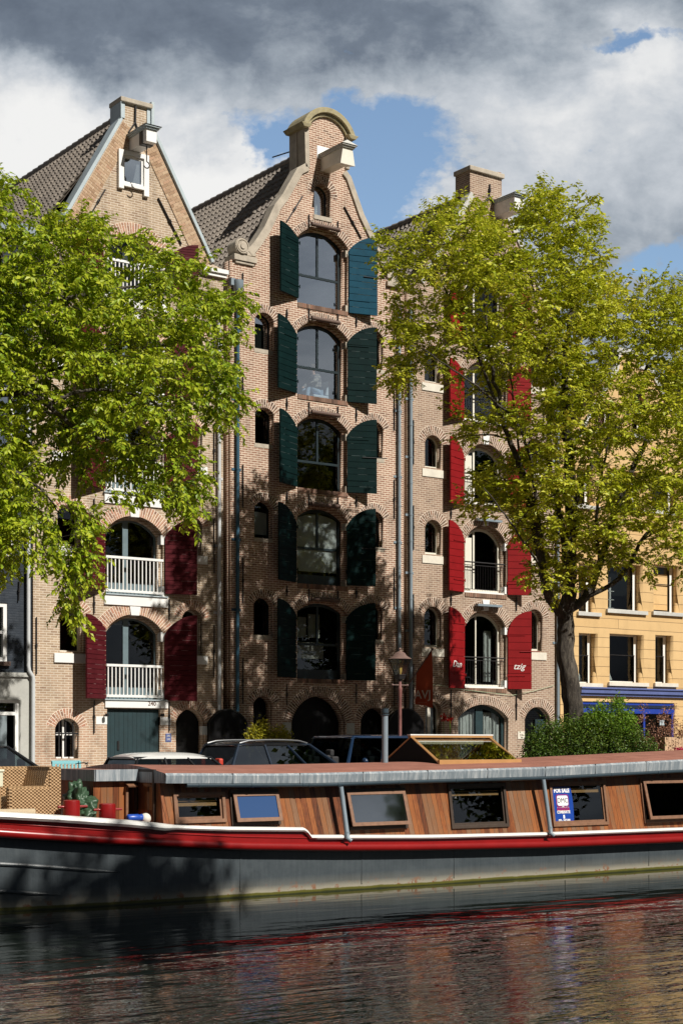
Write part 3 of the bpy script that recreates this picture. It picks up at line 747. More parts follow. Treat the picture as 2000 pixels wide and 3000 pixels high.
# garage door
m=MB(); n=12
for k in range(n):
    a=gar[0]+.01+(gar[1]-gar[0]-.02)*k/n; m.box(a+.003,a+(gar[1]-gar[0]-.02)/n-.003,YF+.09,YF+.14,.01,gar[3]-.01)
m.box(gar[0]+.01,gar[1]-.01,YF+.13,YF+.16,.01,gar[3]-.01)
gd=m.build('garage_door','teal_door',H1)
m=MB(); m.box(gar[0]+.36,gar[0]+.42,YF+.06,YF+.09,1.5,1.75); m.box(gar[0]+.37,gar[0]+.41,YF+.06,YF+.09,1.2,1.26); m.build('door_handle','iron',gd)
m=MB(); m.box(gar[0]-.34,gar[0]-.0,YF-.01,YF+.12,Zp(300,2122),Zp(300,2099)); m.box(gar[1],gar[1]+.33,YF-.01,YF+.12,Zp(486,2124),Zp(486,2101)); m.build('stone_block','white_paint',H1)
m=MB()
for x in (311,474): c=P(x,2095,YF-.1); m.tube([(c.x,YF-.16,c.z-.04),(c.x,YF-.16,c.z+.04)],.05,10); m.tube([(c.x,YF-.16,c.z),(c.x,YF,c.z)],.02,6)
m.build('lamp_fitting','iron',H1)
m=MB(); m.box(Xp(485),Xp(501),YF-.02,YF,Zp(493,2173),Zp(493,2149)); pl=m.build('number_plate','blue_matt',H1)
for t_,yy in (('240',2156),('242',2166)): text(t_,.075,(Xp(493),YF-.022,Zp(493,yy)),(1,0,0),(0,0,1),'cream_paint',pl,'plate_writing')
LS1=[(303,212,850,722,666,.95),(303,238,1150,985,925,.95),(308,237,1432,1265,1205,1.0),(307,245,1729,1555,1499,1.0),(309,254,2048,1843,1798,1.0)]
for a in LS1: shutter(H1,-1,a[0],a[1],a[2],a[3],a[4],'shutter_wine',w=a[5],nb=17,phi=None,strap=False)
RS1=[(487,565,845,770,719),(486,570,1160,1010,955),(484,574,1462,1295,1240),(484,576,1740,1573,1521),(482,571,2053,1861,1803)]
for i,a in enumerate(RS1): shutter(H1,1,a[0],a[1],a[2],a[3],a[4],'shutter_wine',w=.93,nb=17,phi=(18,15,20,16,22)[i],strap=False)
anchor(H1,[(309,555),(270,622)],.022); anchor(H1,[(464,580),(532,716)],.026)
for x,ys in ((108,((1520,1640),(1808,1975))),(628,((1521,1679),(1832,1985),(1240,1400),(940,1090))),(277,((1460,1500),(1740,1797),(2052,2148))),(497,((1470,1510),(1755,1815),(2056,2142)))):
    for a in ys: anchor(H1,[(x,a[0]),(x,a[1])],.018)
# gable edge: zinc capping, slanted brick band, top
def slant_band(h,p0,p1,width,mat,side):
    a=Vector((Xp(p0[0]),0,Zp(*p0))); b=Vector((Xp(p1[0]),0,Zp(*p1))); L=(b-a).length; d=(b-a)/L; n=Vector((-d.z,0,d.x))*side
    m=MB(); k=int(L/.08)
    for i in range(k):
        for c0,c1 in (((0,.5),(.5,1)) if i%2 else ((0,.25),(.25,.75),(.75,1))):
            q=[a+d*(L*(i+e)/k+g)+n*(width*c+gg) for e,g,c,gg in ((0,.004,c0,.004),(1,-.004,c0,.004),(1,-.004,c1,-.004),(0,.004,c1,-.004))]
            m.prism([(v.x,v.z) for v in q],YF-.025-random.uniform(0,.004),YF+.01)
    o=m.build('gable_brick_band',mat,h)
    m=MB(); q=[a,b,b+n*width,a+n*width]; m.prism([(v.x,v.z) for v in q],YF-.018,YF+.005); m.build('mortar_joint','mortar',o)
lsl=(2*xc1-Xp(616)); 
def pxof(X,z,Y=YF): return (PXof(X,Y),PYof(X,Y,z))
pL=pxof(lsl,Zp(616,771)); pTL=(357,352); pTR=(440,382); pR=(616,771)
slant_band(H1,pxof(lsl+.05,Zp(616,771)),(359,356),.42,'band_brick_tan',-1)
slant_band(H1,(441,392),(614,771),.42,'band_brick_tan',-1)
coping(H1,[pL,pTL,(352,345)],-.10,'zinc_blue',YF-.09,YF+.40,nm='gable_coping',inner=-1)
coping(H1,[(352,345),(352,299)],-.0-.02,'zinc_blue',YF-.09,YF+.40,inner=-1)
coping(H1,[(440,300),(440,378),(617,771)],-.10,'zinc_blue',YF-.09,YF+.40,inner=-1)
m=MB(); m.box(Xp(352)-.01,Xp(365),YF-.03,YF-.005,Zp(358,345),Zp(358,299)); m.box(Xp(430),Xp(441),YF-.03,YF-.005,Zp(435,383),Zp(435,310)); m.build('zinc_strip','zinc_blue',H1)
m=MB(); m.box(Xp(353)-.03,Xp(440)+.04,YF-.1,YF+.62,Zp(357,299),Zp(357,285)); m.build('gable_top_stone','stone',H1,bevel=.02)
m=MB(); m.box(Xp(353)+.0,Xp(440),YF+.40,YF+.60,Zp(357,350),Zp(357,299)); m.build('gable_neck','zinc_blue',H1)
m=MB(); a,b2,c,d=atw; 
m.box(a-.10,a+.06,YF-.10,YF+.12,c-.08,d+.05); m.box(b2-.06,b2+.10,YF-.10,YF+.12,c-.16,d+.05); m.box(a+.06,b2-.06,YF-.10,YF+.12,d-.08,d+.05); m.box(a+.06,b2-.06,YF-.10,YF+.12,c-.0,c+.10)
f=m.build('window','white_paint',H1,bevel=.006)
m=MB(); m.ring([(a+.06,c+.1),(b2-.06,c+.1),(b2-.06,d-.08),(a+.06,d-.08)],[(a+.11,c+.15),(b2-.12,c+.15),(b2-.12,d-.14),(a+.11,d-.14)],YF-.04,YF+.0); m.build('casement','white_paint',f)
m=MB(); m.box(a+.1,b2-.1,YF-.02,YF-.015,c+.14,d-.13); m.build('pane','window_glass',f)
m=MB(); m.box(a+.1,b2-.1,YF+.05,YF+.06,c+.12,d-.12); m.build('roller_blind','lilac_blind',f)
b1o=beam(H1,379,409,411,447,.98,.0,'white_paint',.03)
m=MB(); c=P(415,432,YF-.62); m.box(Xp(378)-.005,Xp(378)+.34,YF-.78,YF-.60,Zp(394,449),Zp(394,412)); m.build('beam_clamp','iron',b1o)
m=MB(); xh=(Xp(379)+Xp(409))/2; zh=Zp(394,450); m.tube([(xh,YF-.7,zh),(xh,YF-.7,zh-.42)]+[(xh+.09*math.sin(t)*1.0,YF-.7,zh-.52+.09*math.cos(t)) for t in [.2+.45*i for i in range(10)]],.018,6); m.build('hoist_hook','iron',b1o)
m=MB(); q=[P(398,312,YF-.04),P(397,358,YF-.04)]; m.tube(q,.03,6); m.tube([P(397,358,YF-.04),P(377,388,YF-.04)],.024,6); m.tube([P(397,358,YF-.04),P(409,392,YF-.04)],.024,6); m.build('wall_anchor','iron',H1)
m=MB(); m.box(Xp(373),Xp(404),YF-.012,YF+.01,Zp(388,412),Zp(388,388)); m.build('stone_block','stone_pale',H1)
XR1,ZR1=xc1,19.45
tile_roof(H1,XR1,ZR1,18.75,15.0,YF+.4,YF+13); ridge(H1,XR1,ZR1+.03,YF+.6,YF+13)
tile_roof(H1,XR1,ZR1,24.85,15.0,YF+.4,YF+13,side=1)
house_body(H1,98,654,15.0,YF+13,ZR1,'brick_tan')
m=MB(); m.box(Xp(584),Xp(662),YF-.16,YF+.5,Zp(622,800),Zp(622,788)); m.box(Xp(584)+.03,Xp(662)-.03,YF-.1,YF+.5,Zp(622,800)-.1,Zp(622,800)); m.build('eaves_gutter','white_paint',H1)
pipe(H1,[(642,900),(643,2080)],.055,'pipe_white')

# ------------------------------------------------------------------ right house: brown brick, bright red shutters
H3=thing('canal_house','brown brick canal warehouse with bright red shutters half hidden by the big tree','house',(Xp(1400),YF,0),'brick canal warehouses')
op3=[OP(1359,1484,994+20,862,800),OP(1359,1484,1240,1112,1058),OP(1359,1484,1482,1355,1300),OP(1359,1484,1739,1595,1538),OP(1359,1484,2016,1843,1787)]
s3=[(1243,1292,1120,1040,1012),(1244,1293,1371,1300,1275),(1244,1293,1624,1548,1523),(1242,1294,1896,1803,1777)]
s3r=[(1542,1589,1130,1050,1022),(1542,1589,1380,1310,1284),(1541,1589,1632,1556,1530),(1541,1589,1907,1812,1785)]
g3=[OP(1246,1293,2156,2080,2055),OP(1341,1489,2300,2105,2064,zsill=0),OP(1536,1611,2300,2107,2071,zsill=0)]
ops3=op3+[OP(*a) for a in s3]+[OP(*a) for a in s3r]+g3
ol3=[(1192,2330),(1192,860),(1215,830),(1252,770),(1376,565),(1376,495),(1467,505),(1467,575),(1590,850),(1625,885),(1625,2330)]
olm=[(Xp(x),Zp(x,y)) for x,y in ol3]; olm[0]=(olm[0][0],-.02); olm[-1]=(olm[-1][0],-.02)
walls_m(H3,olm,ops3,'brick_brown',set(range(5)))
for i,o in enumerate(op3): arch_ring(H3,o[0],o[1],o[3],o[4],'arch_brick_brown',.30)
for o in ops3[5:]: arch_ring(H3,o[0],o[1],o[3],o[4],'arch_brick_brown',.30)
for i,o in enumerate(op3):
    oi=inset(o,.10,0)
    def sub(f,X0,X1,Z0,ZS,ZT,y,i=i):
        if i in (2,3):
            q=MB(); q.box(X0+.02,X0+.3,y-.06,y-.02,Z0,ZS+.2); q.build('casement','cream_paint',f)
        if i==4:
            curtain(f,X1-.35,X1-.05,Z0+.1,ZS,y+.3)
    window(H3,oi,rec=.26,fw=.085,mat='cream_paint',gl='dark_glass',mull=(.30,) if i<4 else (.36,),mw=.07 if i<4 else .045,bottom=.14,sub=sub)
    m=MB(); n=22; x0,x1=o[0]+.02,o[1]-.02
    for k in range(n):
        a=x0+(x1-x0)*k/n; m.box(a+.004,a+(x1-x0)/n-.004,YF-.03,YF+.25,o[2]-.14,o[2]-.01+random.uniform(0,.004))
    m.build('brick_sill','arch_brick_brown',H3)
    m=MB(); m.box(o[0],o[1]-.1,YF+.02,YF+.26,o[2]-.005,o[2]+.05); m.build('white_sill','white_paint',H3)
    # thin iron railing
    y=YF+.04; m=MB(); zt=o[2]+1.0; m.tube([(o[0]+.0,y,zt),(o[1]-.06,y,zt)],.022,8); m.tube([(o[0],y,zt-.1),(o[1]-.1,y,zt-.1)],.012,6); m.tube([(o[0],y,o[2]+.12),(o[1]-.1,y,o[2]+.12)],.012,6)
    rl=m.build('balcony_railing','iron',H3); m=MB()
    for k in range(16):
        xx=o[0]+.06+(o[1]-o[0]-.2)*k/15; m.tube([(xx,y,o[2]+.12),(xx,y,zt-.1)],.007,5)
    m.build('railing_bars','iron',rl)
    m=MB()
    for za in (o[3]-.15,o[2]+.03): m.box(o[1]-.104,o[1]+.10,YF-.005,YF+.2,za,za+.24)
    m.build('stone_block','white_paint',H3)
    xk=(o[0]+o[1])/2; m=MB(); m.prism([(xk-.10,o[4]-.02),(xk+.10,o[4]-.02),(xk+.16,o[4]+.33),(xk-.16,o[4]+.33)],YF-.03,YF+.2); m.build('keystone','white_paint',H3,bevel=.006)
    if i>2:
        m=MB(); m.box(o[0]+.42,o[1]-.38,YF-.2,YF-.05,o[4]+.10,o[4]+.17); m.tube([(o[0]+.5,YF-.05,o[4]+.13),(o[0]+.5,YF+.02,o[4]+.13)],.02,6); m.tube([(o[1]-.46,YF-.05,o[4]+.13),(o[1]-.46,YF+.02,o[4]+.13)],.02,6); m.build('roller_beam','pipe_grey',H3)
for o in ops3[5:9]:
    window(H3,o,rec=.22,fw=.055,mat='cream_paint',mull=(),gl='dark_glass',bottom=.08)
    m=MB(); m.box(o[0]-.12,o[1]+.18,YF-.03,YF+.2,o[2]-.30,o[2]-.05); m.build('stone_sill','cream_sill',H3,bevel=.006)
for o in ops3[9:13]:
    window(H3,o,rec=.22,fw=.055,mat='cream_paint',mull=(),gl='dark_glass',bottom=.08)
    m=MB(); m.box(o[0]-.02,o[1]+.15,YF-.03,YF+.2,o[2]-.30,o[2]-.05); m.build('stone_sill','cream_sill',H3,bevel=.006)
window(H3,g3[0],rec=.2,fw=.05,mat='cream_paint',mull=(.45,),mw=.12,gl='dark_glass',sub=lambda f,X0,X1,Z0,ZS,ZT,y:curtain(f,X0,X1,Z0,ZS+.1,y+.15))
m=MB(); o=g3[0]; m.box(o[0]-.04,o[1]+.04,YF-.05,YF+.2,o[2]-.1,o[2]-.0); m.build('stone_sill','cream_sill',H3)
def dcur(f,X0,X1,Z0,ZS,ZT,y):
    curtain(f,X0+.02,X1-.02,Z0+.9,ZT-.12,y+.10); part(f,'frosted_screen','curtain_white',lambda m:m.box(X0,X1,y+.05,y+.055,Z0,Z0+1.15))
window(H3,g3[1],rec=.22,fw=.13,mat='teal_door',mull=(.5,),mw=.30,gl='dark_glass',bottom=.25,name='door',sub=dcur)
window(H3,g3[2],rec=.22,fw=.10,mat='teal_door',mull=(),gl='dark_glass',bottom=1.0,name='door',sub=lambda f,X0,X1,Z0,ZS,ZT,y:part(f,'door_panel','teal_door',lambda m:(m.box(X0+.55,X1-.02,y-.03,y+.02,.1,ZS),m.box(X0+.66,X1-.16,y-.04,y+.02,.8,ZS-.1))))
m=MB(); m.box(Xp(1515),Xp(1535),YF-.02,YF,Zp(1525,2165),Zp(1525,2143)); pl=m.build('number_plate','cream_sill',H3)
text('238',.10,(Xp(1525),YF-.022,Zp(1525,2154)),(1,0,0),(0,0,1),'iron_brown',pl,'plate_writing')
LS3=[(1359,1318,1000,880,835),(1357,1317,1232,1095,1047),(1357,1318,1482,1335,1277),(1357,1314,1735,1576,1523),(1359,1315,2017,1817,1778)]
RS3=[(1487,1568,1008,890,845),(1486,1569,1238,1115,1070),(1486,1569,1490,1350,1305),(1486,1566,1743,1597,1550),(1487,1569,2019,1850,1791)]
sh=[]
for a in LS3: sh.append(shutter(H3,-1,*a,'shutter_red',w=.82,nb=10))
for a in RS3: sh.append(shutter(H3,1,*a,'shutter_red',w=.80,nb=10,phi=None,bar=2))
def on_shutter(s,body,size,px,py,phi_side,sx=.8):
    # write on the board face nearest the canal
    Xh_,Y0_,d,nr_,t_=SHP[s.name]; nr_=nr_ if nr_.y>0 else -nr_
    xd=d if d.x>0 else -d
    # intersect pixel ray with shutter plane
    u=(px-1000)/FPX; ray=Vector((SN+u*CS,CS-u*SN,0)); nn=Vector((d.y,-d.x,0)); 
    pf=Vector((Xh_,Y0_,0))-nr_*(t_-.02+.008); t=pf.dot(nn)/ray.dot(nn)
    pos=ray*t; z=EYE+(HORY-py)/FPX*t
    text(body,size,(pos.x,pos.y,z),xd,(0,0,1),'white_paint',s,'shutter_writing',shear=.35,sx=sx,extrude=.003,bold=.002)
on_shutter(sh[4],'Dan',.30,1338,1946,-1,.95)
on_shutter(sh[9],'tzig',.28,1519,1953,1,1.0)
for x,ys in ((1211,((1230,1360),(1480,1610),(1740,1870),(1945,2090))),(1321,((1488,1520),(1738,1775),(2020,2110))),(1512,((1748,1790),(2022,2110)))):
    for a in ys: anchor(H3,[(x,a[0]),(x,a[1])],.018)
coping(H3,[pxof(Xp(1252)-.35,Zp(1252,770)-.6),(1376,562)],.20,'stone_pale',inner=-1)
coping(H3,[(1467,574),(1590,850)],.20,'stone_pale',inner=-1)
m=MB(); m.box(Xp(1374)-.05,Xp(1467)+.07,YF-.1,YF+.75,Zp(1376,500),Zp(1376,486)); m.build('gable_top_stone','stone',H3,bevel=.02)
m=MB(); m.box(Xp(1376)-.012,Xp(1467)+.012,YF-.012,YF+.72,Zp(1376,566),Zp(1376,500)); m.build('gable_neck','brick_brown',H3)
b3o=beam(H3,1446,1474,602,640,1.0,0,'white_paint',.02)
anchor(H3,[(1434,540),(1432,575)],.03); anchor(H3,[(1432,575),(1422,592)],.024); anchor(H3,[(1433,575),(1443,592)],.024)
XR3,ZR3=34.88,19.75
tile_roof(H3,XR3,ZR3,31.6,14.9,YF+.35,YF+13); ridge(H3,XR3,ZR3+.03,YF+.6,YF+13)
tile_roof(H3,XR3,ZR3,38.1,14.9,YF+.35,YF+13,side=1)
house_body(H3,1192,1625,14.9,YF+13,ZR3,'brick_brown')
pipe(H3,[(1203,905),(1203,2094)],.055,'pipe_grey')
pipe(H3,[(1633,900),(1633,2140)],.055,'pipe_grey')

# ------------------------------------------------------------------ dark void between the houses (alley backs) and arched alley gates
def gate(xl,xr,yt,ybase,label):
    a,b2=Xp(xl,YF-.3),Xp(xr,YF-.3); zt=Zp((xl+xr)/2,yt,YF-.3); w=(b2-a)/2
    g=thing('alley_gate',label,'gate',((a+b2)/2,YF-.3,0),'arched alley gates between the houses')
    m=MB(); m.prism(outline(a,b2,0,zt-w*.62,zt),YF-.34,YF-.28); q=m.build('gate_panel','black_board_and_shade',g)
    m=MB(); A=outline(a,b2,0,zt-w*.62,zt); B=outline(a+.04,b2-.04,.0,zt-w*.62,zt-.04); m.ring(A[1:]+[A[0]],B[1:]+[B[0]],YF-.36,YF-.27,closed=False); m.build('gate_frame','iron',g)
    m=MB(); m.box(b2-.25,b2-.17,YF-.39,YF-.34,1.0,1.05); m.build('gate_handle','iron',g)
gate(609,723,2077,0,'black arched gate closing the alley beside the green garage door')
gate(1132,1238,2075,0,'black arched gate closing the alley behind the street lamp')
for xa,xb,nm in ((655,675,0),(1183,1191,1)):
    m=MB(); m.box(Xp(xa)+.01,Xp(xb)-.01,YF+1.6,YF+1.8,0,14.5); o=m.build('alley_wall','brick_quay',None)
    tag(o,('narrow dark wall in the slit between the tan and the middle house','narrow dark wall in the slit between the middle and the brown house')[nm],'wall')

# ------------------------------------------------------------------ yellow house on the right
H4=thing('yellow_house','ochre yellow rendered canal house with blue shop front behind the right tree','house',(Xp(1850),YF,0))
def R4(xl,xr,yt,yb): xc=(xl+xr)/2; return (Xp(xl),Xp(xr),Zp(xc,yb),Zp(xc,yt))
w4=[R4(1694,1750,1855,2001),R4(1784,1885,1858,1999),R4(1918,1971,1861,2001),
    R4(1694,1746,1650,1793),R4(1779,1882,1652,1787),R4(1913,1990,1655,1793),
    R4(1688,1742,1372,1480),R4(1776,1878,1378,1488),R4(1908,1985,1385,1497),
    R4(1742,1800,1180,1266),R4(1850,1895,1150,1275)]
shop=R4(1700,1976,2057,2290); shop=(shop[0],shop[1],.35,shop[3])
ol4=[(1640,2330),(1640,1300),(1700,1240),(1800,1075),(1805,1030),(1872,1040),(1872,1075),(1905,1075),(1968,1200),(2040,1330),(2080,1345),(2080,2330)]
olm=[(Xp(x),Zp(x,y)) for x,y in ol4]; olm[0]=(olm[0][0],-.02); olm[-1]=(olm[-1][0],-.02)
place('front_wall',fill2d([olm]+[[(a,c),(b,c),(b,d),(a,d)] for a,b,c,d in w4+[shop]],YF,YF+.5),'render_yellow',H4)
for i,(a,b2,c,d) in enumerate(w4):
    y=YF+.36; m=MB(); A=[(a,c),(b2,c),(b2,d),(a,d)]; t=.05; B=[(a+t,c+t),(b2-t,c+t),(b2-t,d-t),(a+t,d-t)]
    m.ring(A,B,y,y+.07); m.box(b2-t-.12,b2-t+.01,y-.02,y+.0,c,d); f=m.build('window','white_paint',H4)
    g=MB(); g.box(a+.04,b2-.04,y+.03,y+.036,c+.04,d-.04); g.build('pane','dark_glass',f)
    if i<3:
        g=MB(); g.box(a+.02,b2-.15,y-.05,y-.03,c+.95,c+.98); g.box(b2-.2,b2-.17,y-.05,y-.03,c,c+.98); g.build('guard_rail','iron',f)
        if i<2: g=MB(); g.prism([(a+.1,c+.1),(a+ .75,c+.1),(a+.62,c+.35),(a+.4,c+.5),(a+.1,c+.5)],y+.25,y+.6); g.build('armchair_back','curtain_white',f)
        else: g=MB(); g.box(a+.1,b2-.1,y+.4,y+.42,c,d); g.build('roller_blind','cream_paint',f)
    if i==4:
        g=MB(); xx=a+.75; g.box(xx,xx+.07,y+.3,y+.34,c+.05,c+1.2)
        for k in range(4): g.box(xx-.16,xx+.23,y+.3,y+.45,c+.1+k*.3,c+.12+k*.3)
        g.build('shelf_rack','white_paint',f)
        g=MB(); g.ring([(a+.1,c+.55),(a+.42,c+.55),(a+.42,c+1.15),(a+.1,c+1.15)],[(a+.15,c+.6),(a+.37,c+.6),(a+.37,c+1.1),(a+.15,c+1.1)],y+.2,y+.24); g.build('picture_frame','rattan_plain',f)
    if i==5:
        g=MB(); g.box(a+.02,b2-.25,y+.02,y+.03,c+.1,d-.3); g.build('roller_blind','render_yellow',f); g=MB(); g.box(a+.02,b2-.1,y-.04,y-.02,c+1.0,c+1.03); g.build('guard_rail','iron',f)
    if i==9:
        g=MB(); g.box(a+.05,b2-.05,y+.1,y+.11,c+.1,d-.1); g.build('roller_blind','pinkish',f) if 'pinkish' in M else None
    m=MB(); m.box(a-.10,b2+.16,YF-.10,YF+.34,c-.14,c-.01); m.build('stone_sill','cream_sill' if i<3 else 'stone_pale',H4,bevel=.006)
a,b2,c,d=shop
m=MB(); m.box(a,b2,YF+.05,YF+.12,d-.10,d-.01); m.box(a,b2,YF+.05,YF+.12,c,c+.12); m.box(a,b2,YF+.03,YF+.11,Zp(1830,2090),Zp(1830,2076))
for q in (0,.33,.66,.97): xx=a+(b2-a)*q; m.box(xx,xx+.1,YF+.04,YF+.115,c,d)
sf=m.build('shop_front','blue_gloss',H4)
m=MB(); m.box(a,b2,YF+.09,YF+.1,c+.1,d-.1); m.build('pane','dark_glass',sf)
m=MB(); m.box(a,b2,YF+.035,YF+.08,Zp(1830,2074),d-.1); m.build('fascia_board','navy',sf)
m=MB(); zc0,zc1=Zp(1830,2041),Zp(1830,2016); x0=Xp(1694); 
m.box(x0,Xp(2080),YF-.10,YF+.01,zc0,zc0+.09); m.box(x0-.03,Xp(2080),YF-.17,YF+.01,zc0+.09,zc1-.06); m.box(x0-.06,Xp(2080),YF-.22,YF+.01,zc1-.06,zc1); m.build('cornice','blue_matt',H4,bevel=.008)
m=MB(); m.box(Xp(1930),Xp(1943),YF-.02,YF+.03,Zp(1936,2125),Zp(1936,2109)); pl=m.build('number_plate','zinc_blue',H4); text('73',.09,(Xp(1936),YF-.022,Zp(1936,2117)),(1,0,0),(0,0,1),'iron',pl,'plate_writing')
coping(H4,[pxof(Xp(1700)-.5,Zp(1700,1240)-.8),(1800,1072),(1805,1032)],.18,'stone_pale',inner=-1)
coping(H4,[(1872,1040),(1874,1070),(1905,1075),(1968,1200),(2040,1330)],.18,'stone_pale',inner=-1)
m=MB(); m.box(Xp(1805)-.05,Xp(1872)+.05,YF-.08,YF+.5,Zp(1805,1032),Zp(1805,1018)); m.build('gable_top_stone','stone_pale',H4)
XR4=(Xp(1805)+Xp(1872))/2; ZR4=Zp(1805,1050)
tile_roof(H4,XR4,ZR4,Xp(1640),ZR4-5.0,YF+.5,YF+11); tile_roof(H4,XR4,ZR4,2*XR4-Xp(1640),ZR4-5.0,YF+.5,YF+11,side=1)
m=MB(); m.box(Xp(1640),Xp(1640)+.3,YF+.5,YF+11,0,ZR4-5); m.box(Xp(2080)-.3,Xp(2080),YF+.5,YF+11,0,ZR4-5); m.prism([(Xp(1640),0),(Xp(2080),0),(Xp(2080),ZR4-5),(XR4,ZR4-.2),(Xp(1640),ZR4-5)],YF+11,YF+11.3); m.build('side_walls','render_yellow',H4)
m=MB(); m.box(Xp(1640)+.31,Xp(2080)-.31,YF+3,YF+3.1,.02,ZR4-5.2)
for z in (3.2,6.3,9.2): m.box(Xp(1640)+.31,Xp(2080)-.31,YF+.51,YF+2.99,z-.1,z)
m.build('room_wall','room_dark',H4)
# grey house beyond the yellow one
H5=thing('grey_house','pale grey house with dark blue roof beyond the yellow house','house',(50,YF+.5,0))
x0,x1=Xp(2080)+.05,Xp(2080)+9
m=MB(); m.box(x0,x1,YF,YF+10,0,13.2); m.build('front_wall','stone_grey',H5)
m=MB(); m.hexa([(x0-.1,YF-.1,13.2),(x1,YF-.1,13.2),(x1,YF+10,13.2),(x0-.1,YF+10,13.2)],[(x0+.2,YF+1.0,15.6),(x1,YF+1.0,15.6),(x1,YF+9,15.6),(x0+.2,YF+9,15.6)]); m.build('mansard_roof','navy',H5)
for k in range(3):
    for r_ in range(4):
        a=x0+1+k*2.6; c=1.2+r_*3; m=MB(); m.ring([(a,c),(a+1.2,c),(a+1.2,c+1.9),(a,c+1.9)],[(a+.08,c+.08),(a+1.12,c+.08),(a+1.12,c+1.82),(a+.08,c+1.82)],YF-.03,YF+.02); f=m.build('window','white_paint',H5); g=MB(); g.box(a+.05,a+1.15,YF-.015,YF-.01,c+.05,c+1.85); g.build('pane','dark_glass',f)
# ------------------------------------------------------------------ dark blue house at the left edge
H0=thing('blue_house','dark blue painted brick house with white windows at the left edge','house',(Xp(30),YF,0))
xl=Xp(-260); xr=Xp(94)-.0
zst=Zp(40,1977)
w0=[(Xp(-60),Xp(24),Zp(0,1937),Zp(0,1765)),(Xp(-50),Xp(44),Zp(10,1628),Zp(10,1440)),(Xp(-50),Xp(44),Zp(10,1330),Zp(10,1130)),(Xp(-50),Xp(44),Zp(10,1040),Zp(10,850))]
def rect(a): return [(a[0],a[2]),(a[1],a[2]),(a[1],a[3]),(a[0],a[3])]
place('front_wall',fill2d([[(xl,zst),(xr,zst),(xr,Zp(60,690)),(xl,Zp(60,690))]]+[rect(a) for a in w0],YF+.02,YF+.4),'brick_blue',H0)
dr=(Xp(-30),Xp(62),0.02,Zp(10,2050))
place('ground_floor_wall',fill2d([[(xl,-.02),(xr,-.02),(xr,zst-.05),(xl,zst-.05)],rect(dr)],YF-.0,YF+.4),'stone_grey',H0)
m=MB(); m.box(xl,xr,YF-.06,YF+.3,zst-.05,zst+.06); m.build('string_course','stone_grey',H0)
for a,b2,c,d in w0:
    t=.11; m=MB(); m.ring([(a,c),(b2,c),(b2,d),(a,d)],[(a+t,c+t),(b2-t,c+t),(b2-t,d-t),(a+t,d-t)],YF+.05,YF+.2); zc=(c+d)/2; m.box(a+t-.01,b2-t+.01,YF+.09,YF+.17,zc-.04,zc+.04); f=m.build('window','white_paint',H0)
    g=MB(); g.box(a+t-.02,b2-t+.02,YF+.13,YF+.135,c+t-.02,d-t+.02); g.build('pane','window_glass',f)
    g=MB(); g.box(a-.05,b2+.05,YF-.07,YF+.1,c-.12,c-.005); g.build('stone_sill','iron_brown',H0)
a,b2,c,d=dr
m=MB(); m.ring(rect(dr),[(a+.1,.1),(b2-.12,.1),(b2-.12,d-.08),(a+.1,d-.08)],YF+.1,YF+.2); zt=Zp(10,2085); m.box(a+.1,b2-.12,YF+.1,YF+.2,zt-.09,zt+.0); f=m.build('door_frame','white_paint',H0)
g=MB(); g.box(a+.1,b2-.12,YF+.15,YF+.155,zt,d-.08); g.build('pane','window_glass',f)
g=MB(); g.box(a+.1,b2-.35,YF+.12,YF+.17,.05,zt-.09); 
g.ring([(a+.3,.3),(b2-.5,.3),(b2-.5,zt-.25),(a+.3,zt-.25)],[(a+.34,.34),(b2-.54,.34),(b2-.54,zt-.29),(a+.34,zt-.29)],YF+.11,YF+.13); g.build('door','grey_door',H0)
m=MB(); m.box(xl,xl+.3,YF+.4,YF+12,0,Zp(60,690)); m.box(xr-.3,xr,YF+.4,YF+12,0,Zp(60,690)); m.box(xl,xr,YF+12,YF+12.3,0,Zp(60,690)); m.build('side_walls','brick_blue',H0)
m=MB(); m.box(xl,xr,YF+.2,YF+12.2,Zp(60,690)+.0,Zp(60,690)+.2); m.box(xl,xr+.05,YF-.25,YF+.2,Zp(60,690)-.05,Zp(60,690)+.25); m.build('flat_roof','pipe_grey',H0)
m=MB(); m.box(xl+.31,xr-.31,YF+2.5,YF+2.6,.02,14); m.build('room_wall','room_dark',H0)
m=MB(); m.tube([P(84,1180,YF-.1),P(84,1950,YF-.1),P(86,1965,YF-.1),P(97,1982,YF-.1),P(98,1995,YF-.1),P(97,2300,YF-.1)],.055,10); m.build('downpipe','pipe_white',H0,smooth=True)
anchor(H0,[(58,1700),(56,1760)],.018)
# ================================================================== the barge
YN=25.6; YCB=27.4; HB=1.8
def half(X):
    if X<15: return HB*math.sqrt(max(0.0,1-((15-X)/6.6)**2))
    if X>29: return HB*math.sqrt(max(0.0,1-((X-29)/5.5)**2))
    return HB
def Ys(X): return YCB-half(X)
def at_side(x,y,off=0):
    Y=YN
    for _ in range(25):
        X=Xp(x,Y); Y=.5*Y+.5*(Ys(max(X,8.7))+off)
    return P(x,y,Y)
def interp(tab,X):
    if X<=tab[0][0]: a,b2=tab[0],tab[1]
    elif X>=tab[-1][0]: a,b2=tab[-2],tab[-1]
    else:
        for a,b2 in zip(tab,tab[1:]):
            if a[0]<=X<=b2[0]: break
    t=(X-a[0])/(b2[0]-a[0]); return a[1]+(b2[1]-a[1])*t
def tabl(pts,off=0):
    return [(q.x,q.z) for q in (at_side(x,y,off) for x,y in pts)]
T_rail=tabl([(0,2381),(156,2390),(384,2406),(478,2416),(650,2422),(885,2424),(893,2428),(907,2446),(1250,2446),(1608,2438),(2000,2424)])
T_str=tabl([(0,2440),(308,2460),(700,2478),(1011,2482),(1200,2481),(1600,2474),(2000,2458)])
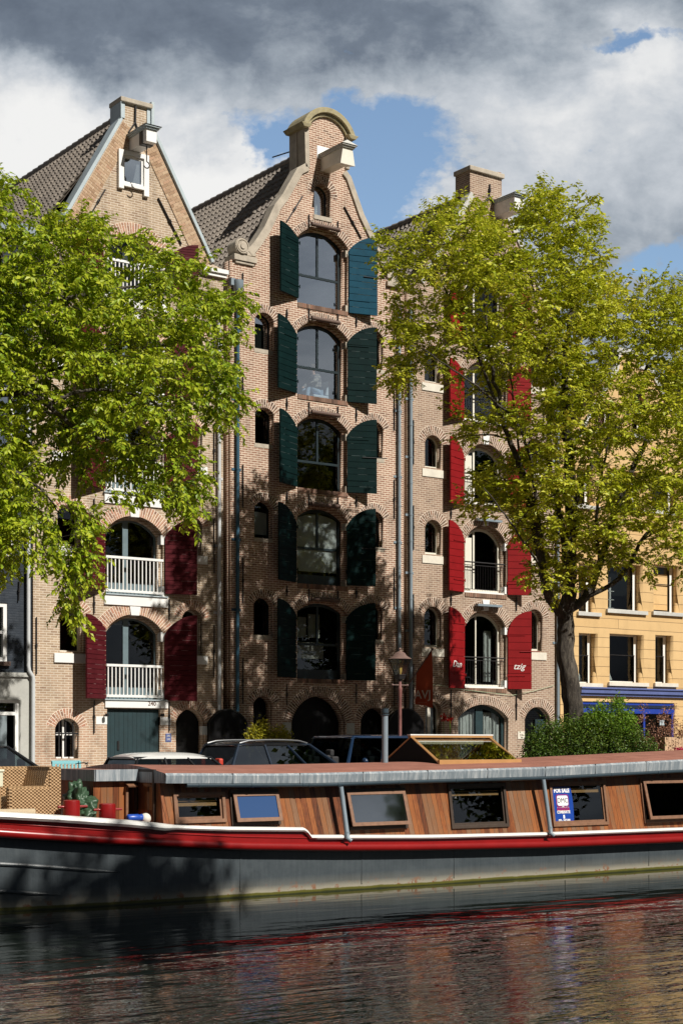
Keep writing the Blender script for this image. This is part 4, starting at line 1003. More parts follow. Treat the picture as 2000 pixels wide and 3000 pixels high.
T_ftop=tabl([(487,2267),(787,2268),(940,2266),(1250,2258),(1593,2248),(2000,2226)])
T_fbot=tabl([(491,2295),(940,2294),(1200,2285),(1600,2274),(2000,2254)])
zr=lambda X:interp(T_rail,X); zst=lambda X:interp(T_str,X); zft=lambda X:interp(T_ftop,X); zfb=lambda X:interp(T_fbot,X)
B=thing('barge','long residential barge with grey hull, red band and brown wooden cabin moored in the canal','boat',(20,YCB,WZ))
# materials
m,nt,b=nodes('hull_grey'); v=objco(nt); t=nt.nodes.new('ShaderNodeTexCoord'); sp=N(nt,'ShaderNodeSeparateXYZ'); nt.links.new(t.outputs['Object'],sp.inputs[0])
n1=noise_(nt,v,1.6,6,.65); n2=noise_(nt,objco(nt,(5,5,.45)),3,5,.7)
base=ramp(nt,[(.3,(.032,.042,.05)),(.7,(.078,.093,.102))],math_(nt,'ADD',math_(nt,'MULTIPLY',n1,.6),math_(nt,'MULTIPLY',n2,.4))).outputs[0]
hz=math_(nt,'ADD',math_(nt,'SUBTRACT',sp.outputs[2],WZ),math_(nt,'MULTIPLY',math_(nt,'SUBTRACT',n1,.5),.06))
pale=ramp(nt,[(.06,(1,1,1)),(.11,(.75,)*3),(.2,(.18,)*3),(.35,(0,0,0))],hz).outputs[0]
c=mixc(nt,pale,base,(.34,.31,.24))
rn=noise_(nt,v,5,5,.7); rk=math_(nt,'MULTIPLY',ramp(nt,[(.56,(0,0,0)),(.63,(1,1,1))],rn).outputs[0],ramp(nt,[(.08,(1,1,1)),(.26,(0,0,0))],hz).outputs[0])
c=mixc(nt,rk,c,(.23,.10,.05))
c=mixc(nt,ramp(nt,[(.055,(1,1,1)),(.075,(0,0,0))],hz).outputs[0],c,(.10,.095,.015))
c=mixc(nt,ramp(nt,[(.01,(1,1,1)),(.03,(0,0,0))],hz).outputs[0],c,(.03,.035,.01))
nt.links.new(c,b.inputs['Base Color']); b.inputs['Roughness'].default_value=.42
bump(nt,b,math_(nt,'ADD',n1,math_(nt,'MULTIPLY',n2,.35)),.5,.03)
paint('red_paint',(.23,.008,.008),.3,.18,2,speck=((.5,.2,.18),.765),stretch=(1,1,2))
paint('gunwale_white',(.75,.75,.72),.35,.08,3,speck=((.35,.33,.3),.73))
m,nt,b=nodes('cabin_wood'); t=nt.nodes.new('ShaderNodeTexCoord'); sp=N(nt,'ShaderNodeSeparateXYZ'); nt.links.new(t.outputs['Object'],sp.inputs[0])
u=math_(nt,'ADD',sp.outputs[0],sp.outputs[1]); q=math_(nt,'DIVIDE',u,.125); fl=math_(nt,'FLOOR',q); fr=math_(nt,'FRACT',q)
wn=N(nt,'ShaderNodeTexWhiteNoise',noise_dimensions='1D'); nt.links.new(fl,wn.inputs['W'])
g=noise_(nt,objco(nt,(14,14,.8)),2.2,5,.7,.6); big=noise_(nt,objco(nt,(1,1,.5)),.9,4,.6)
key=math_(nt,'ADD',math_(nt,'ADD',math_(nt,'MULTIPLY',wn.outputs['Value'],.38),math_(nt,'MULTIPLY',g,.4)),math_(nt,'MULTIPLY',big,.42))
cc=ramp(nt,[(.32,(.05,.018,.010)),(.48,(.18,.055,.019)),(.58,(.30,.105,.032)),(.70,(.20,.095,.045)),(.85,(.24,.145,.09)),(1,(.12,.06,.03))],key).outputs[0]
gr=ramp(nt,[(0,(0,0,0)),(.05,(1,1,1)),(.95,(1,1,1)),(1,(0,0,0))],fr).outputs[0]
cc=mixc(nt,gr,(.035,.02,.014),cc)
nt.links.new(cc,b.inputs['Base Color']); b.inputs['Roughness'].default_value=.42; b.inputs['Specular IOR Level'].default_value=.4; bump(nt,b,math_(nt,'ADD',gr,math_(nt,'MULTIPLY',g,.3)),.5,.01)
paint('window_wood',(.20,.10,.055),.5,.35,9,stretch=(1,1,1))
paint('window_wood_dark',(.045,.028,.018),.5,.35,9)
paint('skylight_wood',(.46,.25,.10),.4,.12,4)
paint('roof_deck_plain',(.2,.1,.08),.9)
m,nt,b=nodes('roof_deck'); v=objco(nt); t=nt.nodes.new('ShaderNodeTexCoord'); sp=N(nt,'ShaderNodeSeparateXYZ'); nt.links.new(t.outputs['Object'],sp.inputs[0])
g=noise_(nt,v,2,5,.7); q=math_(nt,'FRACT',math_(nt,'DIVIDE',math_(nt,'ADD',sp.outputs[1],math_(nt,'MULTIPLY',sp.outputs[0],.03)),.42)); ln=ramp(nt,[(0,(.4,.4,.4)),(.05,(1,1,1)),(.95,(1,1,1)),(1,(.4,.4,.4))],q).outputs[0]
c=mixc(nt,1.0,ramp(nt,[(.3,(.24,.095,.065)),(.7,(.34,.145,.105))],g).outputs[0],ln,'MULTIPLY'); nt.links.new(c,b.inputs['Base Color']); b.inputs['Roughness'].default_value=.85
m,nt,b=nodes('lead_fascia'); s1=noise_(nt,objco(nt,(9,9,.6)),1.6,5,.75); s2=noise_(nt,objco(nt,(1,1,1)),.8,3,.6)
c=ramp(nt,[(.32,(.13,.16,.19)),(.48,(.24,.28,.31)),(.58,(.40,.43,.45)),(.68,(.66,.66,.62))],math_(nt,'ADD',math_(nt,'MULTIPLY',s1,.75),math_(nt,'MULTIPLY',s2,.27))).outputs[0]
nt.links.new(c,b.inputs['Base Color']); b.inputs['Roughness'].default_value=.45; b.inputs['Metallic'].default_value=.15; bump(nt,b,s1,.3,.01)
paint('gutter_teal',(.035,.055,.07),.35,.2,4)
# stations
ST=[8.42+.02]+[8.6+.25*i for i in range(28)]+[15.5+.5*i for i in range(27)]+[29.25+.35*i for i in range(15)]
ST=sorted(set(x for x in ST if 8.42<x<34.4))
xj0,xj1=T_rail[5][0],T_rail[7][0]
for e in (xj0,xj0+.04,(xj0+xj1)/2,xj1-.03,xj1): ST.append(e)
ST=sorted(ST)
def strip(mb,rows):
    """rows: list of polylines of equal length"""
    k=len(mb.v); n=len(rows[0])
    for r_ in rows: mb.v+=[tuple(p) for p in r_]
    for i in range(len(rows)-1):
        for j in range(n-1):
            a=k+i*n+j; mb.f.append((a,a+1,a+n+1,a+n))
def both(fn):
    for s in (-1,1): yield s
def sidept(X,s,z,kk=1.0,out=0): return (X,YCB+s*(half(X)*kk+out),z)
m=MB()
for s in (-1,1):
    rows=[[sidept(X,s,zst(X)-.02) for X in ST],[sidept(X,s,zst(X)-.06,.93) for X in ST],[sidept(X,s,(zst(X)+WZ)/2,.928) for X in ST],[sidept(X,s,WZ+.1,.922) for X in ST],[sidept(X,s,WZ-.35,.90) for X in ST],[(X,YCB,WZ-.7) for X in ST]]
    if s>0: rows=rows[::-1]
    strip(m,rows)
m.build('hull','hull_grey',B,smooth=True)
m=MB()
for s in (-1,1):
    rows=[[sidept(X,s,zr(X)-.05,1,-.0) for X in ST],[sidept(X,s,zst(X)-.03) for X in ST]]
    if s>0: rows=rows[::-1]
    strip(m,rows)
m.build('bulwark','red_paint',B,smooth=True)
for nm,mat,rad,zf_,out,flat in (('rub_rail','red_paint',.085,lambda X:zst(X),.03,1),('bulwark_bead','red_paint',.016,lambda X:zst(X)+.17,.0,1)):
    m=MB()
    for s in (-1,1): m.tube([sidept(X,s,zf_(X),1,out) for X in ST],rad,10)
    m.build(nm,mat,B,smooth=True)
m=MB()
for s in (-1,1):
    k=len(m.v); prof=[(-.06,-.05),(-.085,-.02),(-.07,.02),(-.02,.035),(.06,.03),(.07,-.05)]
    wid=lambda X:1.25 if X<interp([(T_rail[3][0],T_rail[3][0]),(40,40)],20) else 1.0
    for X in ST:
        for dy,dz in prof:
            kx=1.5 if X<T_rail[3][0] else 1.0
            m.v.append((X,YCB+s*(half(X)-dy*kx if False else half(X)+(-dy)*kx),zr(X)-.03+dz*kx))
    n=len(prof)
    for i in range(len(ST)-1):
        for j in range(n):
            a=k+i*n+j; b2=k+i*n+(j+1)%n; m.f.append((a,b2,b2+n,a+n) if s<0 else (a,a+n,b2+n,b2))
m.build('gunwale','gunwale_white',B,smooth=True)
for xs_ in (705,1060,1330,1655,1900):
    p=at_side(xs_,2560,.13); m=MB(); m.box(p.x-.012,p.x+.012,YCB-HB*.93-.006,YCB-HB*.92+.02,WZ+.12,zst(p.x)-.1); m.build('hull_seam','hull_grey',B)
# bow mouldings
for pts in ([(0,2531),(60,2534),(160,2541),(260,2549),(360,2556)],[(0,2611),(80,2616),(180,2621)]):
    m=MB(); q=[at_side(x,y,.10) for x,y in pts]; m.tube([(p.x,YCB-half(p.x)*.925-.01,p.z) for p in q],[.035]*(len(q)-1)+[.008],8); m.build('hull_moulding','hull_grey',B,smooth=True)
# deck
m=MB(); XM=Xp(487,YN)
rows=[[(X,YCB-half(X)+.05 if half(X)>.1 else YCB,zr(X)-.09) for X in ST if X<XM+4],[(X,YCB,zr(X)-.05) for X in ST if X<XM+4],[(X,YCB+half(X)-.05 if half(X)>.1 else YCB,zr(X)-.09) for X in ST if X<XM+4]]
strip(m,rows[::-1])
m.build('foredeck','roof_deck',B)
# cabin side with window openings (leans inwards)
LEAN=.15
def lean_mesh(me,y0=0):
    for v in me.vertices: v.co.y+=(v.co.z+.16)*LEAN
def lean(mb): mb.v=[(x,y+(z+.16)*LEAN,z) for x,y,z in mb.v]
YW=YN+.12
def Q(x,y): return P(x,y,YW+.06)
WN=[(519,655,2330,2402,'fixed'),(684,812,2322,2409,'open'),(1016,1182,2318,2421,'open'),(1322,1478,2303,2417,'dark'),(1618,1770,2296,2411,'sign'),(1884,2060,2286,2400,'open')]
wrects=[]
for xl,xr,yt,yb,k in WN:
    a=Q(xl,(yt+yb)/2).x; b2=Q(xr,(yt+yb)/2).x; c=(Q(xl,yb).z+Q(xr,yb).z)/2; d=(Q(xl,yt).z+Q(xr,yt).z)/2
    if k=='open' and xl>1800: pass
    wrects.append((a,b2,c,d,k))
XE=31.0
xs=[XM+.06]+[x for x in ST if XM+.3<x<XE]+[XE]
olc=[(x,zr(x)-.03) for x in xs]+[(x,zfb(x)+.02) for x in reversed(xs)]
me=fill2d([olc]+[[(a,c),(b2,c),(b2,d),(a,d)] for a,b2,c,d,k in wrects],YW,YW+.06); lean_mesh(me); place('cabin_side',me,'cabin_wood',B)
for i,(a,b2,c,d,k) in enumerate(wrects):
    dark=k in('dark','sign') or k=='open'
    t=.055; m=MB(); m.ring([(a-t,c-t),(b2+t,c-t),(b2+t,d+t),(a-t,d+t)],[(a+.012,c+.012),(b2-.012,c+.012),(b2-.012,d-.012),(a+.012,d-.012)],YW-.045,YW+.05); lean(m)
    f=m.build('cabin_window','window_wood' if k in('fixed','sign') or i==5 else 'window_wood_dark',B,bevel=.006)
    m=MB(); m.ring([(a,c),(b2,c),(b2,d),(a,d)],[(a+.05,c+.06),(b2-.05,c+.06),(b2-.05,d-.05),(a+.05,d-.05)],YW-.0,YW+.04)
    if k!='open':
        lean(m); s_=m.build('sash','window_wood' if k!='dark' else 'window_wood_dark',f); g=MB(); g.box(a+.04,b2-.04,YW+.015,YW+.02,c+.05,d-.04); lean(g); g.build('pane','dark_glass',s_)
        g=MB(); zz=d-.14; g.box(a+.05 if k!='sign' else a+.62,b2-.1,YW+.045,YW+.07,zz-.06,zz); g.tube([(a+.05 if k!='sign' else a+.62,YW+.05,zz+.035),(b2-.1,YW+.05,zz+.035)],.013,6); lean(g); g.build('bamboo_blind','skylight_wood',f)
    else:
        mm=MB(); e=.0; mm.ring([(a-.02,c+.0),(b2+.02,c+.0),(b2+.02,d-.0),(a-.02,d-.0)],[(a+.055,c+.075),(b2-.055,c+.075),(b2-.055,d-.065),(a+.055,d-.065)],YW-.07,YW-.03)
        g=MB(); g.box(a+.05,b2-.05,YW-.052,YW-.047,c+.07,d-.06)
        ang=R(17 if i!=5 else 15)
        for q_ in (mm,g):
            q_.v=[(x,YW-.05+(y-(YW-.05))*math.cos(ang)-(d-z)*math.sin(ang)+ (d+.16)*LEAN-.03, d-(d-z)*math.cos(ang)-(y-(YW-.05))*math.sin(ang)*-1*0) for x,y,z in q_.v]
        s_=mm.build('sash','window_wood',f,bevel=.005); g.build('pane','boat_pane_blue' if i==1 else 'boat_pane' if i==2 else 'dark_glass',s_)
        g=MB(); g.tube([(a+.1,YW-.06,c+.06),(b2-.1,YW-.06,c+.06)],.012,6); g.box(b2-.22,b2-.12,YW-.1,YW-.04,c+.02,c+.09); lean(g); g.build('window_stay','brassy',f)
# dark cabin inside + end walls
m=MB(); m.box(XM+.2,XE-.1,YCB-.6,YCB-.55,-.6,.95); m.build('cabin_inner_wall','room_dark',B)
m=MB(); Yn0=YW; pts=[(XM+.02,YW+.0,zr(XM)-.05),(XM+.08,YW+.0,zr(XM)-.05),(XM+.08,29.0,zr(XM)-.05),(XM+.02,29.0,zr(XM)-.05)]
tp=[(XM+.02,YW+.17,zfb(XM)+.1),(XM+.08,YW+.17,zfb(XM)+.1),(XM+.08,29.0,zfb(XM)+.16),(XM+.02,29.0,zfb(XM)+.16)]
m.hexa(pts,tp); ew=m.build('cabin_end_wall','cabin_wood',B)
m=MB(); zz=zr(XM); m.box(XM-.01,XM+.03,YW+.35,YW+.95,zz+.25,zz+.85); m.build('door_pane','dark_glass',ew)
m=MB(); m.box(XM-.03,XM+.02,YW+.28,YW+.34,zz,zz+.95); m.box(XM-.03,XM+.02,YW+.96,YW+1.02,zz,zz+.95); m.box(XM-.03,XM+.02,YW+.28,YW+1.02,zz+.95,zz+1.0); m.build('door_frame','window_wood_dark',ew)
m=MB(); m.box(XM+.06,XE,YCB+1.55,YCB+1.6,zr(XM)-.05,.95); m.box(XE,XE+.06,YW+.2,YCB+1.6,-.3,1.1); m.build('cabin_far_wall','cabin_wood',B)
# roof
def roofz(X,Y,z0):
    t=(Y-YN)/(2*(YCB-YN)); return z0+.15*4*t*(1-t)*1.0
m=MB(); xsr=[XM-.02]+[x for x in ST if XM+.3<x<XE]+[XE+.3]
ys=[YN+ (3.6)*j/12 for j in range(13)]
strip(m,[[ (X,Y,roofz(X,Y,zft(X))) for X in xsr] for Y in ys][::-1])
m.build('roof','roof_deck',B,smooth=True)
m=MB(); strip(m,[[(X,YN-.0,zft(X)+.012) for X in xsr],[(X,YN-.035,zft(X)-.03) for X in xsr],[(X,YN-.02,zfb(X)) for X in xsr],[(X,YN+.3,zfb(X)+.02) for X in xsr]])
yf=YCB+HB; strip(m,[[(X,yf+.3-.3,zfb(X)) for X in xsr],[(X,yf+.03,zft(X)-.03) for X in xsr],[(X,yf,zft(X)+.012) for X in xsr]])
# end fascia of main roof (facing the bow)
n=12
top=[(XM-.03,Y,roofz(XM,Y,zft(XM))+.01) for Y in ys]; bot=[(XM-.02,Y,zfb(XM)) for Y in ys]; strip(m,[bot,top][::-1])
strip(m,[[(XM-.02,Y,zfb(XM)) for Y in ys],[(XM+.4,Y,zfb(XM)+.01) for Y in ys]])
xj=XM+1.4
fo=m.build('roof_fascia','lead_fascia',B,smooth=True)
m=MB()
while xj<XE: m.box(xj,xj+.012,YN-.045,YN,zfb(xj)+.005,zft(xj)+.014); xj+=1.35+.3*random.random()
m.build('fascia_seam','lead_fascia',fo)
m=MB(); m.tube([(X,YN+.015,zfb(X)-.035-(.0)) for X in xsr[1:]],.045,10); 
for i,X in enumerate(xsr[2::3]): m.tube([(X,YN+.015,zfb(X)-.035),(X+.05,YN+.015,zfb(X)-.035)],.053,10)
m.build('gutter','gutter_teal',B,smooth=True)
for xt,yt,xb,yb in ((998,2305,1018,2440),(1590,2284,1612,2425)):
    p=P(xt,yt,YN-.02); q=P(xb-2,yb,YN-.09); e=P(xb+3,yb+24,YN-.16); m=MB(); m.tube([p,q,(e.x-.01,e.y+.02,e.z+.05),(e.x+.05,e.y-.02,e.z)],.048,12); m.tube([q+Vector((0,0,.02)),q-Vector((0,0,.05))],.055,12); m.build('downspout','pipe_grey',B,smooth=True)
# low entrance house in front of the cabin
Ya=26.6; Xa,Xb=Xp(279,Ya),XM; za=Zp(340,2256,Ya); zb_=Zp(340,2288,Ya)
m=MB(); m.slabz([(Xa,Ya),(Xb+.3,Ya),(Xb+.3,28.9),(Xa-.0,28.9)],za-.01,za+.0); m.build('entrance_roof','roof_deck',B)
m=MB(); m.box(Xa-.02,Xb-.03,Ya-.03,Ya,zb_,za+.012); m.box(Xa-.03,Xa,Ya-.03,28.9,zb_,za+.012); m.box(Xa,Xb+.2,Ya,28.9,zb_,zb_+.02); m.build('entrance_fascia','lead_fascia',B)
m=MB(); m.box(Xa+.06,Xp(372,Ya+.1),Ya+.10,Ya+.15,zr(Xa)-.1,zb_); m.box(Xa+.02,Xa+.06,Ya+.10,28.85,zr(Xa)-.1,zb_); m.build('entrance_wall','cabin_wood',B)
m=MB(); x0,x1=Xp(376,Ya+.05),XM-.08; m.box(x0-.05,x0+.0,Ya+.04,Ya+.1,zr(Xa),zb_-.1); m.hexa([(x0-.05,Ya-.06,zb_-.12),(x1+.02,Ya-.06,zb_-.12),(x1+.02,Ya+.1,zb_-.05),(x0-.05,Ya+.1,zb_-.05)],[(x0-.05,Ya-.07,zb_-.10),(x1+.02,Ya-.07,zb_-.10),(x1+.02,Ya+.1,zb_-.03),(x0-.05,Ya+.1,zb_-.03)]); m.build('entrance_frame','window_wood',B)
m=MB(); m.box(x0,x1,Ya+.9,Ya+.95,zr(Xa)-.1,zb_); m.build('entrance_door','window_wood_dark',B)
# skylight
Y1,Y2,Y3=26.42,27.4,28.38; xa=Xp(1287,Y1); xb=Xp(1521,Y1); zb=Zp(1287,2240,Y1); zt=Zp(1190,2161,Y2)
m=MB(); m.box(xa,xb,Y1,Y3,zb-.12,zb+.02); m.add([(xa,Y1,zb),(xa,Y3,zb),(xa,Y2,zt)],[(0,2,1)]); m.add([(xb,Y1,zb),(xb,Y3,zb),(xb,Y2,zt)],[(0,1,2)]); 
sk=m.build('skylight','black_board_and_shade',B)  # near-black ends: the shade on them is put into the colour
m=MB(); 
for Ye in (Y1,Y3):
    for X in (xa+.02,xb-.02):
        m.tube([(X,Ye,zb+.03),(X,Y2,zt+.02)],.032,4)
    m.box(xa-.03,xb+.03,Ye-.035,Ye+.035,zb,zb+.10)
m.box(xa-.04,xb+.04,Y2-.05,Y2+.05,zt-.0,zt+.05); m.build('skylight_frame','skylight_wood',sk,bevel=.005)
m=MB(); m.box(xa-.05,xb+.05,Y2-.055,Y2+.055,zt+.05,zt+.075); m.build('ridge_cap','white_paint',sk)
for Ye,nm in ((Y1,0),(Y3,1)):
    m=MB(); m.add([(xa+.03,Ye,zb+.08),(xb-.03,Ye,zb+.08),(xb-.03,Y2,zt),(xa+.03,Y2,zt)],[(0,1,2,3)]); m.build('pane','sky_pane',sk)
m=MB(); m.box(xa+.05,xb-.05,Y2-.02,Y2+.0,zb,zt-.02) if False else m.box(xa+.05,xb-.3,Y2-.12,Y2-.09,zt-.14,zt-.06); m.build('blind_rail','cream_paint',sk)
# chimney
c=P(1127,2200,27.2); zt2=Zp(1127,2076,27.2); m=MB(); m.lathe([(.066,1.1-0),(.066,zt2-.12)],(c.x,27.2,0),16); ch=m.build('chimney_pipe','pipe_grey',B,smooth=True)
m=MB(); m.lathe([(.085,zt2-.14),(.085,zt2-.11)],(c.x,27.2,0),16); m.lathe([(.078,zt2-.09),(.08,zt2)],(c.x,27.2,0),16); m.build('chimney_cap','gutter_teal',ch,smooth=True)
# bollards
for x,yt,yb,xl,xr in ((210,2347,2396,170,256),(315,2357,2404,275,357)):
    Y=26.05; p=P(x,yb,Y); h=Zp(x,yt,Y)-p.z+.02; m=MB(); m.lathe([(.15,-.05),(.15,h-.03),(.145,h-.01),(.12,h)],(p.x,Y,p.z),24); bo=m.build('mooring_bollard','red_paint',B,smooth=True)
    m=MB(); a=Xp(xl,Y); b2=Xp(xr,Y); m.tube([(a,Y,p.z+.2),(b2,Y,p.z+.2)],.022,8); m.build('bollard_pin','red_paint',bo,smooth=True)
# ---------------- things lying on the deck
m,nt,b=nodes('wicker'); t=nt.nodes.new('ShaderNodeTexCoord'); sp=N(nt,'ShaderNodeSeparateXYZ'); nt.links.new(t.outputs['Object'],sp.inputs[0])
u=math_(nt,'ADD',sp.outputs[0],sp.outputs[1])
wv=math_(nt,'MULTIPLY',math_(nt,'SINE',math_(nt,'MULTIPLY',u,2*math.pi/.075)),math_(nt,'SINE',math_(nt,'MULTIPLY',sp.outputs[2],2*math.pi/.058)))
k_=math_(nt,'ADD',math_(nt,'MULTIPLY',wv,.38),math_(nt,'ADD',math_(nt,'MULTIPLY',noise_(nt,objco(nt),14,3,.6),.5),.25))
nt.links.new(ramp(nt,[(.15,(.13,.075,.03)),(.45,(.33,.195,.09)),(.75,(.52,.34,.18)),(1,(.62,.43,.25))],k_).outputs[0],b.inputs['Base Color']); b.inputs['Roughness'].default_value=.5; bump(nt,b,wv,.8,.015)
Yf=26.35; zd=Zp(100,2396,Yf)
S=thing('wicker_armchair','brown wicker garden seat with high back on the bow of the barge','seat',(Xp(110,Yf),Yf+.4,zd))
xl=Xp(26,Yf); xm=Xp(146,Yf); xr=Xp(177,Yf); zlow=Zp(90,2303,Yf); zhi=Zp(180,2246,Yf)
m=MB(); m.box(xl,xm+.05,Yf,Yf+.16,zd,zlow); m.build('arm_side','wicker',S,bevel=.06)
m=MB(); m.box(xm-.0,xr+.02,Yf+.0,Yf+1.0,zd,zhi+.0); m.hexa([(xm-.12,Yf+.02,zlow-.05),(xm+.02,Yf+.02,zlow-.05),(xm+.02,Yf+.98,zlow-.05),(xm-.12,Yf+.98,zlow-.05)],[(xm-.0,Yf+.02,zhi-.03),(xm+.02,Yf+.02,zhi-.03),(xm+.02,Yf+.98,zhi-.03),(xm-.0,Yf+.98,zhi-.03)]); m.build('backrest','wicker',S,bevel=.06)
m=MB(); m.box(xl+.1,xm+.05,Yf+.9,Yf+1.05,zd,zhi); m.build('high_side','wicker',S,bevel=.06)
m=MB(); m.box(xl+.02,xm,Yf+.12,Yf+.95,zd+.03,zlow-.18); m.build('seat_base','wicker',S,bevel=.03)
m=MB(); m.box(xl-.75,xl-.08,Yf+.1,Yf+.7,zd,zlow-.02); t2=m.build('wicker_stool','wicker',None,bevel=.03); tag(t2,'low wicker stool half cut off at the left of the wicker seat','stool')
paint('straw',(.50,.40,.27),.9,.25,12,stretch=(1,12,12),bmp=.5)
m=MB(); Yr=25.98; z0=Zp(60,2384,Yr); m.tube([(Xp(-60,Yr),Yr+.3,z0),(Xp(104,Yr),Yr+.02,z0)],.085,14)
for k in range(7): x=Xp(0,Yr)+k*.12; 
o=m.build('straw_mat_roll','straw',None,smooth=True); tag(o,'rolled up straw mat lying along the white gunwale at the bow','mat')
paint('tarp_green',(.035,.075,.04),.45,.3,3)
m=MB(); 
def lump(mb,c,rr,sd,amp=.6,sc=5.0):
    k=len(mb.v); mb.ball(c,1,44,32,rr)
    for i in range(k,len(mb.v)):
        v=Vector(mb.v[i])-Vector(c); nn=v.normalized(); q=Vector(mb.v[i])*sc+Vector((sd,sd,0))
        d=amp*(1.6*abs(noise.noise(q))+ .9*abs(noise.noise(q*2.1))-.55); v=v*(1+d); v.z*=1; mb.v[i]=tuple(Vector(c)+v)
Yt=26.95; zz=Zp(235,2400,26.3)
lump(m,(Xp(222,Yt),Yt,zz+.30),(.17,.3,.34),1); lump(m,(Xp(248,Yt-.2),Yt-.2,zz+.26),(.20,.25,.15),5); lump(m,(Xp(250,26.6),26.6,zz+.08),(.16,.22,.12),9)
o=m.build('tarpaulin','tarp_green',None,smooth='all'); tag(o,'crumpled dark green tarpaulin between the wicker seat and the cabin','tarpaulin')
paint('blue_plastic',(.015,.07,.38),.35,.15,3); paint('ball_white',(.66,.62,.54),.6,.12,5)
Yg=25.98; p=P(393,2396,Yg); m=MB(); m.tube([(p.x-.14,Yg,p.z),(p.x-.12,Yg,p.z),(p.x+.08,Yg,p.z),(p.x+.12,Yg,p.z),(p.x+.15,Yg,p.z),(p.x+.19,Yg,p.z-.005)],[.05,.068,.068,.055,.07,.045],16); o=m.build('blue_fender','blue_plastic',None,smooth='all'); tag(o,'small blue plastic fender lying on deck beside the white ball','fender','fenders on the foredeck')
p=P(427,2398,Yg); m=MB(); m.ball((p.x,Yg,p.z),.1,20,14); o=m.build('ball_fender','ball_white',None,smooth='all'); tag(o,'round off white ball fender on the deck beside the cabin corner','fender','fenders on the foredeck')
Yq=27.0; m=MB(); m.box(Xp(-60,Yq),Xp(11,Yq),Yq,Yq+.5,Zp(0,2306,Yq),Zp(0,2256,Yq)); m.box(Xp(-60,Yq)-.02,Xp(11,Yq)+.02,Yq-.02,Yq+.52,Zp(0,2262,Yq),Zp(0,2254,Yq)); m.box(Xp(-50,Yq),Xp(5,Yq),Yq+.03,Yq+.45,Zp(0,2392,Yq),Zp(0,2307,Yq))
o=m.build('deck_box','deck_cream',None,bevel=.02); tag(o,'cream deck box at the very left edge of the barge','box')
# for sale sign taped inside/onto the fifth window
a,b2,c,d,k=wrects[4]
SG=thing('sale_sign','blue for sale poster in the barge window right of the second downspout','sign',(a+.3,YW,c))
def lp(x,z,dy=0): return (x,YW+.005+dy+(z+.16)*LEAN,z)
w_=.66*.9; xs0=a+.035; zt_=d-.06; zb0=c+.045
m=MB(); vs=[];fs=[]
n=12
for i in range(n+1):
    t=i/n; z=zt_+(zb0-zt_)*t
    xr_=xs0+.565+(.03*math.sin(t*3.0)); xl_=xs0+.012*t
    vs+=[lp(xl_,z),lp(xr_,z)]
for i in range(n): fs.append((2*i,2*i+2,2*i+3,2*i+1))
m.add(vs,fs); sg=m.build('poster','sign_blue',SG)
up=Vector((0,LEAN,1)).normalized()
def sgt(body,size,fx,fz,mat,dy=-.004,sx=1,bold=0,sh=0):
    X=xs0+.565*fx; z=zt_+(zb0-zt_)*fz; return text(body,size,lp(X,z,dy),(1,0,0),up,mat,sg,'poster_writing',extrude=.0008,sx=sx,bold=bold,shear=sh)
sgt('FOR SALE',.125,.5,.115,'sign_white',sx=.86,bold=.006)
def rrect(w,h,r,n=5):
    p=[]
    for cx,cz,a0 in ((w/2-r,h/2-r,0),(-w/2+r,h/2-r,90),(-w/2+r,-h/2+r,180),(w/2-r,-h/2+r,270)):
        for i in range(n+1): t=R(a0+90*i/n); p.append((cx+r*math.cos(t),cz+r*math.sin(t)))
    return p
def plq(w,h,r,fx,fz,mat,dy):
    X=xs0+.565*fx; z=zt_+(zb0-zt_)*fz; pl=rrect(w,h,r); m=MB(); m.add([lp(X+x,z+y,dy) for x,y in pl],[tuple(range(len(pl)))[::1]]); return m.build('poster_badge',mat,sg)
plq(.37,.265,.05,.5,.40,'sign_red',-.003); plq(.345,.24,.045,.5,.40,'sign_blue',-.005); plq(.325,.22,.045,.5,.40,'sign_white',-.007)
sgt('DMC',.15,.5,.40,'sign_dark',-.009,sx=.95)
plq(.36,.008,.002,.5,.59,'sign_white',-.003); sgt('DE',.05,.5,.565,'sign_white',bold=.002); plq(.36,.075,.002,.5,.635,'sign_red',-.003); sgt('MAKELAARS',.075,.5,.635,'sign_blue',-.005,sx=.8)
plq(.36,.006,.002,.5,.685,'sign_white',-.003); sgt('COMBINATIE',.085,.5,.73,'sign_white',sx=.78,bold=.003); plq(.05,.08,.004,.5,.86,'sign_white',-.003); sgt('020 - 2471000',.07,.5,.965,'sign_white',sx=.85,bold=.003)
# ================================================================== ground, canal, quays
def sheet(name,x0,x1,y0,y1,z,mat,nx=1,ny=1):
    m=MB()
    for i in range(nx):
        for j in range(ny):
            a=x0+(x1-x0)*i/nx; b2=x0+(x1-x0)*(i+1)/nx; c=y0+(y1-y0)*j/ny; d=y0+(y1-y0)*(j+1)/ny
            m.add([(a,c,z),(b2,c,z),(b2,d,z),(a,d,z)],[(0,1,2,3)])
    return struct(m.build(name,mat,None))
YQ=29.5; YQN=4.2
m,nt,b=nodes('water')
v=objco(nt,(1,1,1)); 
a=N(nt,'ShaderNodeTexCoord'); mp=N(nt,'ShaderNodeMapping'); mp.inputs['Rotation'].default_value=(0,0,R(36)); mp.inputs['Scale'].default_value=(.36,1.5,1); nt.links.new(a.outputs['Object'],mp.inputs[0])
mp2=N(nt,'ShaderNodeMapping'); mp2.inputs['Rotation'].default_value=(0,0,R(42)); mp2.inputs['Scale'].default_value=(.5,1.8,1); nt.links.new(a.outputs['Object'],mp2.inputs[0])
w1=noise_(nt,mp.outputs[0],1.25,1.5,.5,.35); w2=noise_(nt,mp2.outputs[0],5.0,2,.55,.2)
sp=N(nt,'ShaderNodeSeparateXYZ'); nt.links.new(a.outputs['Object'],sp.inputs[0])
